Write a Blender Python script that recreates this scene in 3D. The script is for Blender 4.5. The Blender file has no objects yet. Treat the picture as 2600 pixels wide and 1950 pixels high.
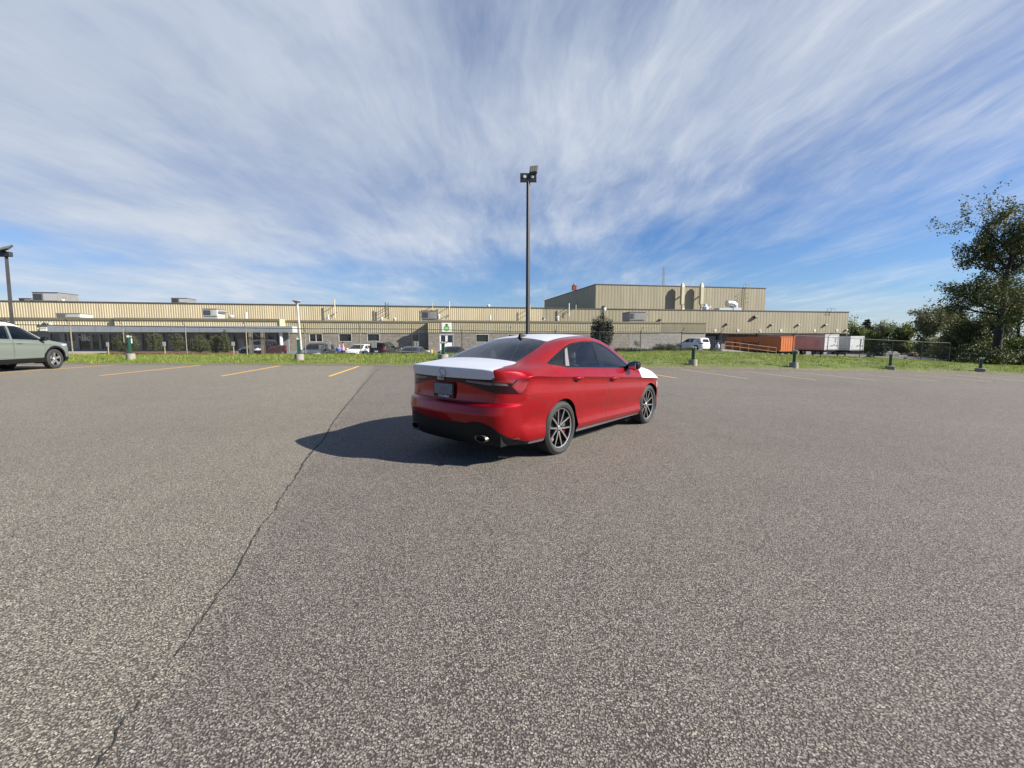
import bpy, bmesh, math, random
import numpy as np
from mathutils import Vector, Matrix
R = math.radians
random.seed(7)
rng = np.random.default_rng(11)
scene = bpy.context.scene
COL = scene.collection

# ------------------------------------------------------------------ camera, light, exposure
CAMH = 1.408; PITCH = 0.1032; FPX = 1125.0; ROLL = -0.0125
cam_d = bpy.data.cameras.new('camera'); cam = bpy.data.objects.new('camera', cam_d); COL.objects.link(cam)
cam.location = (0, 0, CAMH); cam.rotation_euler = (math.pi/2 - PITCH, 0, 0)
cam_d.sensor_width = 36; cam_d.lens = 36*FPX/2600; cam_d.clip_start = 0.05; cam_d.clip_end = 3000
scene.camera = cam
SUN_AZ = R(-13); SUN_EL = R(31)
sun_dir = Vector((math.cos(SUN_AZ)*math.cos(SUN_EL), math.sin(SUN_AZ)*math.cos(SUN_EL), math.sin(SUN_EL)))
sd = bpy.data.lights.new('sun', 'SUN'); sun = bpy.data.objects.new('sun', sd); COL.objects.link(sun)
sd.energy = 5.0; sd.angle = R(0.5); sd.color = (1.0, 0.94, 0.84)
sun.rotation_euler = sun_dir.to_track_quat('Z', 'Y').to_euler()
scene.view_settings.view_transform = 'Standard'; scene.view_settings.look = 'None'
scene.view_settings.exposure = 1.1; scene.view_settings.gamma = 1
scene.render.engine = 'CYCLES'
scene.render.resolution_x = 1024; scene.render.resolution_y = 768

class NT:
    """tiny node-graph helper"""
    def __init__(s, tree): s.t = tree; s.n = tree.nodes; s.l = tree.links
    def node(s, typ, **kw):
        n = s.n.new(typ)
        for k, v in kw.items():
            if k == 'inp':
                for a, b in v.items():
                    if hasattr(b, 'is_output') or isinstance(b, bpy.types.NodeSocket): s.l.new(b, n.inputs[a])
                    else: n.inputs[a].default_value = b
            else: setattr(n, k, v)
        return n
    def math(s, op, a, b=0.0, c=None, clamp=False):
        n = s.n.new('ShaderNodeMath'); n.operation = op; n.use_clamp = clamp
        for i, v in enumerate((a, b) if c is None else (a, b, c)):
            if isinstance(v, bpy.types.NodeSocket): s.l.new(v, n.inputs[i])
            else: n.inputs[i].default_value = v
        return n.outputs[0]
    def mix(s, f, a, b, blend='MIX'):
        n = s.n.new('ShaderNodeMix'); n.data_type = 'RGBA'; n.blend_type = blend
        for k, v in ((0, f), (6, a), (7, b)):
            if isinstance(v, bpy.types.NodeSocket): s.l.new(v, n.inputs[k])
            else: n.inputs[k].default_value = v if k == 0 else (tuple(v)+(1,))[:4]
        return n.outputs[2]
    def ramp(s, f, pts, interp='LINEAR'):
        n = s.n.new('ShaderNodeValToRGB'); cr = n.color_ramp; cr.interpolation = interp
        while len(cr.elements) < len(pts): cr.elements.new(0.5)
        for e, (p, c) in zip(cr.elements, pts):
            e.position = p; e.color = (c, c, c, 1) if isinstance(c, (int, float)) else (tuple(c)+(1,))[:4]
        s.l.new(f, n.inputs[0]); return n.outputs[0]
    def noise(s, vec, scale, detail=4, rough=0.5, dist=0.0):
        n = s.n.new('ShaderNodeTexNoise'); n.inputs['Scale'].default_value = scale; n.inputs['Detail'].default_value = detail
        n.inputs['Roughness'].default_value = rough; n.inputs['Distortion'].default_value = dist
        if vec is not None: s.l.new(vec, n.inputs['Vector'])
        return n.outputs['Fac']
    def mapping(s, vec, scale=(1,1,1), rot=(0,0,0), loc=(0,0,0)):
        n = s.n.new('ShaderNodeMapping'); n.inputs['Scale'].default_value = scale; n.inputs['Rotation'].default_value = rot
        n.inputs['Location'].default_value = loc; s.l.new(vec, n.inputs['Vector']); return n.outputs[0]

# ---- world: clear sky plus a sheet of wind-combed high cloud
world = bpy.data.worlds.new('World'); scene.world = world; world.use_nodes = True
wt = NT(world.node_tree); wt.n.clear()
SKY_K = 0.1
sky = wt.node('ShaderNodeTexSky', sky_type='NISHITA', sun_disc=False, sun_elevation=SUN_EL, sun_rotation=math.pi/2 - SUN_AZ,
              air_density=1.0, dust_density=0.6, ozone_density=1.6, altitude=150)
tc = wt.node('ShaderNodeTexCoord'); sep = wt.node('ShaderNodeSeparateXYZ', inp={0: tc.outputs['Generated']})
dx, dy, dz = sep.outputs
zc = wt.math('ADD', wt.math('MAXIMUM', dz, 0.0), 0.10)
px_ = wt.math('DIVIDE', dx, zc); py_ = wt.math('DIVIDE', dy, zc)
cp = wt.node('ShaderNodeCombineXYZ', inp={0: px_, 1: py_, 2: 0.0}).outputs[0]
warp = wt.node('ShaderNodeTexNoise', inp={'Vector': cp, 'Scale': 0.55, 'Detail': 4.0, 'Roughness': 0.55})
wv = wt.node('ShaderNodeVectorMath', operation='SCALE', inp={0: wt.node('ShaderNodeVectorMath', operation='SUBTRACT', inp={0: warp.outputs['Color'], 1: (0.5, 0.5, 0.5)}).outputs[0], 'Scale': 0.55}).outputs[0]
cpw = wt.node('ShaderNodeVectorMath', operation='ADD', inp={0: cp, 1: wv}).outputs[0]
SA_ = R(-30)
base = wt.noise(wt.mapping(cpw, scale=(1.0, 0.55, 1), rot=(0, 0, SA_), loc=(4.4, 0.9, 0)), 1.0, 6, 0.55)
streak = wt.noise(wt.mapping(cpw, scale=(1.9, 0.60, 1), rot=(0, 0, R(-36)), loc=(0.3, 5.2, 0)), 1.5, 8, 0.60)
wisp = wt.noise(wt.mapping(cpw, scale=(4.2, 0.75, 1), rot=(0, 0, R(-44)), loc=(7.3, 2.2, 0)), 2.4, 9, 0.68, 0.3)
az = wt.math('DIVIDE', dx, wt.math('ADD', wt.math('ABSOLUTE', dy), 0.15))           # -left .. +right
elev = wt.math('MAXIMUM', dz, 0.0)
rightish = wt.ramp(wt.math('ADD', wt.math('MULTIPLY', az, 0.5), 0.5), [(0.22, 0.0), (0.60, 1.0)], 'EASE')
soft = wt.noise(wt.mapping(cpw, scale=(0.9, 0.8, 1), rot=(0, 0, R(35)), loc=(2.3, 8.2, 0)), 2.1, 6, 0.58)
streak = wt.math('ADD', wt.math('MULTIPLY', streak, wt.math('ADD', 0.30, wt.math('MULTIPLY', rightish, 0.70))), wt.math('MULTIPLY', soft, wt.math('SUBTRACT', 0.70, wt.math('MULTIPLY', rightish, 0.70))))
wisp = wt.math('ADD', wt.math('MULTIPLY', wisp, wt.math('ADD', 0.45, wt.math('MULTIPLY', rightish, 0.55))), wt.math('SUBTRACT', 0.27, wt.math('MULTIPLY', rightish, 0.27)))
# big shapes: a high deck in front of the camera, a clear band low on the right, a pale veil at the horizon,
# clear deep blue put in behind and overhead, out of view, to cut ambient light
edge = wt.math('ADD', 0.145, wt.math('MULTIPLY', wt.math('MAXIMUM', wt.math('ADD', az, 0.15), 0.0), 0.125))
deck = wt.ramp(wt.math('SUBTRACT', elev, edge), [(0.0, 0.0), (0.07, 0.55), (0.26, 0.95)], 'EASE')
leftv = wt.ramp(az, [(0.0, 0.0)]) if False else wt.math('MULTIPLY', wt.math('MINIMUM', wt.math('MAXIMUM', wt.math('SUBTRACT', 0.10, az), 0.0), 0.7), 0.60)
cover = wt.math('ADD', wt.math('ADD', wt.math('MULTIPLY', deck, 0.47), wt.math('MULTIPLY', leftv, wt.ramp(elev, [(0.0, 1.0), (0.35, 0.75), (0.6, 0.1)]))), -0.19)
dens = wt.math('MULTIPLY', 0.5, wt.math('ADD', cover, wt.math('ADD', wt.math('MULTIPLY', base, 1.25), wt.math('ADD', wt.math('MULTIPLY', streak, 0.62), wt.math('MULTIPLY', wisp, 0.34)))))
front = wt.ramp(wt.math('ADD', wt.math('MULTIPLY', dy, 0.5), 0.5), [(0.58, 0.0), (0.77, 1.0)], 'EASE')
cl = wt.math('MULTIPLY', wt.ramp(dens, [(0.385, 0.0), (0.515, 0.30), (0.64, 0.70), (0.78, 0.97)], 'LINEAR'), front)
veil_n = wt.noise(wt.mapping(cp, scale=(0.10, 0.6, 1)), 1.0, 4, 0.5)
veil = wt.math('MULTIPLY', wt.ramp(elev, [(0.0, 0.70), (0.050, 0.55), (0.085, 0.12), (0.2, 0.0)]), wt.ramp(veil_n, [(0.35, 0.35), (0.62, 1.0)]))
allc = wt.math('MAXIMUM', cl, veil)
shade = wt.math('ADD', wt.math('MULTIPLY', base, 0.40), wt.math('ADD', wt.math('MULTIPLY', streak, 0.36), wt.math('MULTIPLY', wisp, 0.24)))
glow = wt.math('ADD', wt.math('MULTIPLY', wt.math('MAXIMUM', wt.math('ADD', az, 0.1), 0.0), 0.09), wt.ramp(elev, [(0.0, 0.10), (0.30, 0.03), (0.55, -0.0)]))
cc = wt.ramp(wt.math('ADD', shade, glow), [(0.30, (0.31, 0.385, 0.545)), (0.50, (0.50, 0.57, 0.70)), (0.66, (0.68, 0.74, 0.83)), (0.82, (0.86, 0.90, 0.96))])
EXK = 2**-1.1
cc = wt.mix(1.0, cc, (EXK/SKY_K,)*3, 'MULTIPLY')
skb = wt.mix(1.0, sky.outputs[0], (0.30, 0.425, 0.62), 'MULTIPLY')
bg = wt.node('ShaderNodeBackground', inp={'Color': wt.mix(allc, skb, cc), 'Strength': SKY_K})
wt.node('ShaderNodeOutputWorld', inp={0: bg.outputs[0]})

# ------------------------------------------------------------------ frames and helpers
_s, _c = math.sin(PITCH), math.cos(PITCH)
R0 = Matrix(((1,0,0),(0,_s,-_c),(0,_c,_s)))            # camera axes: right, up, back (columns)
R0 = Matrix(((1,0,0),(0,_s,-_c),(0,_c,_s)))
RZ = Matrix.Rotation(ROLL, 3, 'Z')
LOTR = R0 @ RZ @ R0.transposed()                        # the car park falls slightly to the right
OC = Vector((0, 0, CAMH))
def lot(p): return OC + LOTR @ (Vector(p) - OC)
LOTM = Matrix.Translation(OC) @ LOTR.to_4x4() @ Matrix.Translation(-OC)
_n = LOTR @ Vector((0,0,1)); _p0 = lot((0,0,0))
def raydir(px, py):
    u, v = (px-1300)/FPX, (975-py)/FPX
    return Vector((u, _c + v*_s, -_s + v*_c))
def at(px, py, Y):
    """point of the photo at forward distance Y"""
    d = raydir(px, py); return OC + d*(Y/d.y)
def on_line(px, py, Y0, t):
    """point of the photo on the upright plane y = Y0 + t*x"""
    d = raydir(px, py); k = Y0/(d.y - t*d.x); return OC + d*k
def sstep(a, b, x):
    x = min(1, max(0, (x-a)/(b-a))); return x*x*(3-2*x)
def lerp(a, b, t): return a+(b-a)*t
def tab(x, pts):
    if x <= pts[0][0]: return pts[0][1]
    for (a, va), (b, vb) in zip(pts, pts[1:]):
        if x <= b: return va + (vb-va)*(x-a)/(b-a)
    return pts[-1][1]
def lotz(x, y):
    z = _p0.z - (_n.x*(x-_p0.x) + _n.y*(y-_p0.y))/_n.z
    xp = (x + math.sqrt(x*x+16))/2
    xp = xp if xp < 20 else 20 + 16*(1-math.exp(-(xp-20)/16))
    yy = y-13; yp = (yy + math.sqrt(yy*yy+4))/2 if y > 5 else 0.0
    return z - 0.0012*xp*max(0, yp - 0.12)
def march(px, py, f):
    d = raydir(px, py); k = 1.0; prev = None
    while k < 400:
        p = OC + d*k
        if p.z <= f(p.x, p.y):
            lo, hi = k*0.98-0.05, k
            for _ in range(30):
                m = (lo+hi)/2; q = OC + d*m
                if q.z <= f(q.x, q.y): hi = m
                else: lo = m
            return OC + d*hi
        k = k*1.01 + 0.02
    return OC + d*400
EDGE = [march(px, py, lotz) for px, py in ((-500,924),(0,925.5),(250,926),(505,926.5),(800,928),(975,929),(1300,932.5),(1560,935),(1760,937.5),(2000,941),(2250,944.5),(2430,948.5),(2600,952.5),(2900,961))]
EDGE_T = [(p.x, p.y) for p in EDGE]
def y_edge(x): return tab(x, EDGE_T)
FY0, FT = 32.0, 0.2
def y_fence(x): return FY0 + FT*x
CREST = [(-40,.42),(-27,.34),(-13.7,.28),(0,.29),(9.9,.31),(14.6,.37),(22.7,-.03),(32.6,-.39),(39.5,-.95),(50,-1.3),(80,-1.9)]
BACK = [(-70,.02),(-40,-.12),(-34,-.2),(-28,-.68),(5,-.72),(15,-.62),(28,-.42),(33,-.5),(46,-1.6),(60,-1.75),(120,-2.2)]
AY0, AT = 57.0, 0.191                                   # front of the low office wing: y = AY0 + AT*x
def ground(x, y):
    ye = y_edge(x)
    if y <= ye: return lotz(x, y)
    yf = y_fence(x) + 0.6
    if y < yf:
        s = (y-ye)/(yf-ye); s1 = 1-(1-min(1, s*1.25))**2
        return lerp(lotz(x, ye), tab(x, CREST), s1)
    zb = tab(x, BACK)
    if y < yf+4: return lerp(tab(x, CREST), zb, sstep(0, 4, y-yf))
    d = (AY0 + AT*x) - y
    if x < 27 and d < 5: return lerp(zb, -0.05 if x > -33 else zb+0.02, sstep(5, 1.5, d))
    return zb
def on_ground(px, py): return march(px, py, ground)

MATS = {}
def mat(name, col, rough=0.6, metal=0.0, coat=0.0, spec=0.5, var=0.0, vscale=3.0, bump=0.0, bscale=40.0, emit=None, alpha=None, dark=None, stretch=(1,1,1)):
    """procedural material: base colour broken up by noise, optional bump"""
    if name in MATS: return MATS[name]
    m = bpy.data.materials.new(name); m.use_nodes = True; t = NT(m.node_tree)
    b = t.n['Principled BSDF']
    b.inputs['Roughness'].default_value = rough; b.inputs['Metallic'].default_value = metal
    b.inputs['Coat Weight'].default_value = coat; b.inputs['Coat Roughness'].default_value = 0.04
    b.inputs['Specular IOR Level'].default_value = spec
    g = t.node('ShaderNodeTexCoord').outputs['Object']
    if stretch != (1,1,1): g = t.mapping(g, scale=stretch)
    if var > 0:
        n = t.noise(g, vscale, 5, 0.6)
        lo = dark if dark else tuple(c*(1-var) for c in col); hi = tuple(min(1, c*(1+var*0.6)) for c in col)
        t.l.new(t.mix(t.ramp(n, [(0.3, 0.0), (0.7, 1.0)]), lo, hi), b.inputs['Base Color'])
    else: b.inputs['Base Color'].default_value = tuple(col)+(1,)
    if bump > 0:
        bn = t.node('ShaderNodeBump', inp={'Height': t.noise(g, bscale, 4, 0.6), 'Strength': min(1, bump), 'Distance': 0.01})
        t.l.new(bn.outputs[0], b.inputs['Normal'])
    if emit:
        b.inputs['Emission Color'].default_value = tuple(emit[:3])+(1,); b.inputs['Emission Strength'].default_value = emit[3]
    MATS[name] = m; return m

def glassmat(name, tint, refl=1.0, ior=1.5, through=1.0):
    if name in MATS: return MATS[name]
    m = bpy.data.materials.new(name); m.use_nodes = True; t = NT(m.node_tree); t.n.clear()
    fr = t.node('ShaderNodeFresnel', inp={'IOR': ior})
    tr = t.node('ShaderNodeBsdfTransparent', inp={'Color': tuple(tint)+(1,)})
    gl = t.node('ShaderNodeBsdfGlossy', inp={'Color': (1,1,1,1), 'Roughness': 0.015})
    f = t.math('MULTIPLY', fr.outputs[0], refl, clamp=True)
    mx = t.node('ShaderNodeMixShader', inp={0: f, 1: tr.outputs[0], 2: gl.outputs[0]})
    t.node('ShaderNodeOutputMaterial', inp={0: mx.outputs[0]})
    MATS[name] = m; return m

def tag(o, label=None, cat=None, group=None, kind=None):
    if label: o['label'] = label
    if cat: o['category'] = cat
    if group: o['group'] = group
    if kind: o['kind'] = kind
    return o
def link(name, me, m=None, parent=None):
    o = bpy.data.objects.new(name, me); COL.objects.link(o)
    if m is not None and not me.materials: me.materials.append(m)
    if parent is not None: o.parent = parent
    return o
def empty(name, loc=(0,0,0), rz=0, mtx=None):
    o = bpy.data.objects.new(name, None); COL.objects.link(o); o.empty_display_size = 0.2
    if mtx is not None: o.matrix_world = mtx
    else: o.location = loc; o.rotation_euler = (0,0,rz)
    return o
class MB:
    """collects simple shapes into one mesh"""
    def __init__(s): s.v = []; s.f = []; s.mi = []; s.cur = 0
    def add(s, vs, fs):
        o = len(s.v); s.v += [tuple(v) for v in vs]; s.f += [tuple(i+o for i in f) for f in fs]; s.mi += [s.cur]*len(fs)
    def box(s, x0, x1, y0, y1, z0, z1, xf=None):
        vs = [Vector(p) for p in ((x0,y0,z0),(x1,y0,z0),(x1,y1,z0),(x0,y1,z0),(x0,y0,z1),(x1,y0,z1),(x1,y1,z1),(x0,y1,z1))]
        if xf: vs = [xf(v) for v in vs]
        s.add(vs, [(3,2,1,0),(4,5,6,7),(0,1,5,4),(1,2,6,5),(2,3,7,6),(3,0,4,7)])
    def hexa(s, vs): s.add(vs, [(3,2,1,0),(4,5,6,7),(0,1,5,4),(1,2,6,5),(2,3,7,6),(3,0,4,7)])
    def cbox(s, x0, x1, y0, y1, z0, z1, c=0.01, xf=None):
        """box with chamfered vertical and top/bottom edges"""
        ring = lambda a: [(x0+a,y0),(x1-a,y0),(x1,y0+a),(x1,y1-a),(x1-a,y1),(x0+a,y1),(x0,y1-a),(x0,y0+a)]
        def ins(r, k):
            cx, cy = (x0+x1)/2, (y0+y1)/2
            return [(x+(k if x < cx else -k), y+(k if y < cy else -k)) for x, y in r]
        r = ring(c); ri = ins(r, c)
        vs = [(x,y,z0) for x,y in ri]+[(x,y,z0+c) for x,y in r]+[(x,y,z1-c) for x,y in r]+[(x,y,z1) for x,y in ri]
        vs = [Vector(v) for v in vs]
        if xf: vs = [xf(v) for v in vs]
        fs = [tuple(range(7,-1,-1)), tuple(range(24,32))]
        for l in range(3):
            for i in range(8): fs.append((l*8+i, l*8+(i+1)%8, (l+1)*8+(i+1)%8, (l+1)*8+i))
        s.add(vs, fs)
    def tube(s, pts, rad, n=8, cap=True):
        pts = [Vector(p) for p in pts]
        rad = rad if isinstance(rad, (list, tuple)) else [rad]*len(pts)
        o = len(s.v); prev = None
        for i, p in enumerate(pts):
            d = (pts[min(i+1, len(pts)-1)] - pts[max(i-1, 0)]).normalized()
            if prev is None: a = d.orthogonal().normalized()
            else:
                a = prev - d*prev.dot(d)
                a = a.normalized() if a.length > 1e-6 else d.orthogonal().normalized()
            prev = a; b = d.cross(a)
            for k in range(n):
                t = 2*math.pi*k/n + (math.pi/n)
                s.v.append(tuple(p + (a*math.cos(t) + b*math.sin(t))*rad[i]))
        for i in range(len(pts)-1):
            for k in range(n):
                s.f.append((o+i*n+k, o+i*n+(k+1)%n, o+(i+1)*n+(k+1)%n, o+(i+1)*n+k)); s.mi.append(s.cur)
        if cap:
            s.f.append(tuple(o+k for k in range(n-1,-1,-1))); s.mi.append(s.cur)
            q = o+(len(pts)-1)*n; s.f.append(tuple(q+k for k in range(n))); s.mi.append(s.cur)
    def lathe(s, prof, n=24, axis='z', c=(0,0,0), a0=0, a1=2*math.pi):
        """prof: (radius, height) pairs turned about an axis"""
        o = len(s.v); c = Vector(c); full = abs(a1-a0-2*math.pi) < 1e-6; m = n if full else n+1
        for r, h in prof:
            for k in range(m):
                t = a0+(a1-a0)*k/n; p = (r*math.cos(t), r*math.sin(t), h)
                if axis == 'y': p = (p[0], h, p[1])
                if axis == 'x': p = (h, p[0], p[1])
                s.v.append(tuple(c+Vector(p)))
        for i in range(len(prof)-1):
            for k in range(n):
                k2 = (k+1) % m
                s.f.append((o+i*m+k, o+i*m+k2, o+(i+1)*m+k2, o+(i+1)*m+k)); s.mi.append(s.cur)
    def quad(s, *vs): s.add(vs, [tuple(range(len(vs)))])
    def mesh(s, name, mats=(), smooth=False, angle=None, fix=True):
        me = bpy.data.meshes.new(name); me.from_pydata(s.v, [], s.f)
        for m in (mats if isinstance(mats, (list, tuple)) else [mats]): me.materials.append(m)
        if any(s.mi): me.polygons.foreach_set('material_index', s.mi)
        if fix:
            bm = bmesh.new(); bm.from_mesh(me); bmesh.ops.recalc_face_normals(bm, faces=bm.faces); bm.to_mesh(me); bm.free()
        if smooth:
            me.polygons.foreach_set('use_smooth', [True]*len(me.polygons))
            if angle: me.set_sharp_from_angle(angle=R(angle))
        me.update(); return me
    def build(s, name, mats, parent=None, smooth=False, angle=40, fix=True):
        return link(name, s.mesh(name, mats, smooth, angle, fix), None, parent)
def copy_tree(o, parent=None):
    c = o.copy(); COL.objects.link(c)
    if parent is not None: c.parent = parent
    for ch in list(o.children): copy_tree(ch, c)
    return c
def text_mesh(body, size, depth, name, m, parent=None, mtx=None, bold=0.0, spacing=1.0, align='CENTER'):
    cu = bpy.data.curves.new(name, 'FONT'); cu.body = body; cu.size = size; cu.extrude = depth; cu.align_x = align; cu.align_y = 'CENTER'
    cu.offset = bold; cu.space_character = spacing
    tmp = bpy.data.objects.new('tmp', cu); COL.objects.link(tmp)
    dg = bpy.context.evaluated_depsgraph_get(); dg.update()
    me = bpy.data.meshes.new_from_object(tmp.evaluated_get(dg)); bpy.data.objects.remove(tmp); me.name = name
    me.materials.clear(); me.materials.append(m)
    if mtx is not None: me.transform(mtx)
    return link(name, me, None, parent)
def pip(p, poly):
    x, y = p; c = False; n = len(poly); j = n-1
    for i in range(n):
        xi, yi = poly[i]; xj, yj = poly[j]
        if (yi > y) != (yj > y) and x < (xj-xi)*(y-yi)/(yj-yi)+xi: c = not c
        j = i
    return c

# ------------------------------------------------------------------ vehicle shells
BLACKP = mat('black_plastic', (0.008,0.008,0.009), 0.5, spec=0.2, bump=0.1, bscale=400)
GLOSSB = mat('gloss_black', (0.005,0.005,0.006), 0.12, coat=0.15, spec=.3)
DARKIN = mat('dark_interior', (0.060,0.060,0.062), 0.8, var=0.3, vscale=8)
TYRE = mat('tyre_rubber', (0.022,0.022,0.022), 0.75, var=0.3, vscale=14, bump=0.3, bscale=120)
RIMB = mat('rim_black', (0.010,0.010,0.011), 0.25, coat=0.4)
RIMS = mat('machined_rim', (0.62,0.62,0.63), 0.28, metal=0.9)
STEEL = mat('bare_steel', (0.42,0.42,0.43), 0.35, metal=0.9, var=0.2, vscale=20)
CHROME = mat('chrome', (0.75,0.75,0.76), 0.08, metal=1.0)
GLASS = glassmat('tinted_glass', (0.72,0.82,0.80), 1.0)
GLASSR = glassmat('rear_glass', (0.50,0.58,0.58), 1.0)

def cage_mesh(name, side, top, rear, front, cl_side=(), sub=3, cl_top_edge=0.0, fit=3):
    """box-topology cage. side[i][k], top[i][m], rear[m][k], front[m][k] hold (x,y,z) for the +y half."""
    NI, NK, NM = len(side), len(side[0]), len(top[0])
    bm = bmesh.new(); V = {}
    def vid(key, p, sgn):
        if key[0] != 'x' and abs(p[1]) < 1e-6: sgn = 0
        k = (key, sgn)
        if k not in V: V[k] = bm.verts.new((p[0], p[1]*(sgn if sgn else 1), p[2]))
        return V[k]
    def S(i, k, s): return vid(('s', i, k), side[i][k], s)
    def T(i, m, s): return S(i, NK-1, s) if m == 0 else vid(('t', i, m), top[i][m], s)
    def Rr(m, k, s):
        if m == 0: return S(0, k, s)
        if k == NK-1: return T(0, m, s)
        return vid(('r', m, k), rear[m][k], s)
    def F(m, k, s):
        if m == 0: return S(NI-1, k, s)
        if k == NK-1: return T(NI-1, m, s)
        return vid(('f', m, k), front[m][k], s)
    for s in (1, -1):
        def q(a, b, c, d):
            bm.faces.new((a,b,c,d) if s > 0 else (d,c,b,a))
        for i in range(NI-1):
            for k in range(NK-1): q(S(i,k,s), S(i,k+1,s), S(i+1,k+1,s), S(i+1,k,s))
            for m in range(NM-1): q(T(i,m,s), T(i,m+1,s), T(i+1,m+1,s), T(i+1,m,s))
        for m in range(NM-1):
            for k in range(NK-1):
                q(Rr(m,k,s), Rr(m+1,k,s), Rr(m+1,k+1,s), Rr(m,k+1,s))
                q(F(m,k,s), F(m,k+1,s), F(m+1,k+1,s), F(m+1,k,s))
    cr = bm.edges.layers.float.new('crease_edge')
    def crease(a, b, w):
        e = bm.edges.get((a, b))
        if e: e[cr] = w
    for s in (1, -1):
        for (k, w, i0, i1) in cl_side:
            for i in range(i0, min(i1, NI-1)): crease(S(i,k,s), S(i+1,k,s), w)
            if i0 == 0:
                for m in range(NM-1): crease(Rr(m,k,s), Rr(m+1,k,s), w)
        if cl_top_edge:
            for m in range(NM-1): crease(T(0,m,s), T(0,m+1,s), cl_top_edge)
    bm.verts.index_update(); bm.normal_update()
    me = bpy.data.meshes.new(name+'_cage'); bm.to_mesh(me); bm.free()
    tgt = np.array([v.co[:] for v in me.vertices])
    o = bpy.data.objects.new('tmp', me); COL.objects.link(o)
    md = o.modifiers.new('s', 'SUBSURF'); md.levels = sub; md.render_levels = sub; md.use_limit_surface = True; md.boundary_smooth = 'ALL'
    n = len(tgt)
    for it in range(fit+1):
        dg = bpy.context.evaluated_depsgraph_get(); dg.update()
        res = bpy.data.meshes.new_from_object(o.evaluated_get(dg))
        if it == fit: break
        got = np.array([res.vertices[i].co[:] for i in range(n)])
        cur = np.array([v.co[:] for v in me.vertices])
        me.vertices.foreach_set('co', (cur + 0.8*(tgt-got)).ravel()); me.update()
        bpy.data.meshes.remove(res)
    bpy.data.objects.remove(o)
    return res

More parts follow.
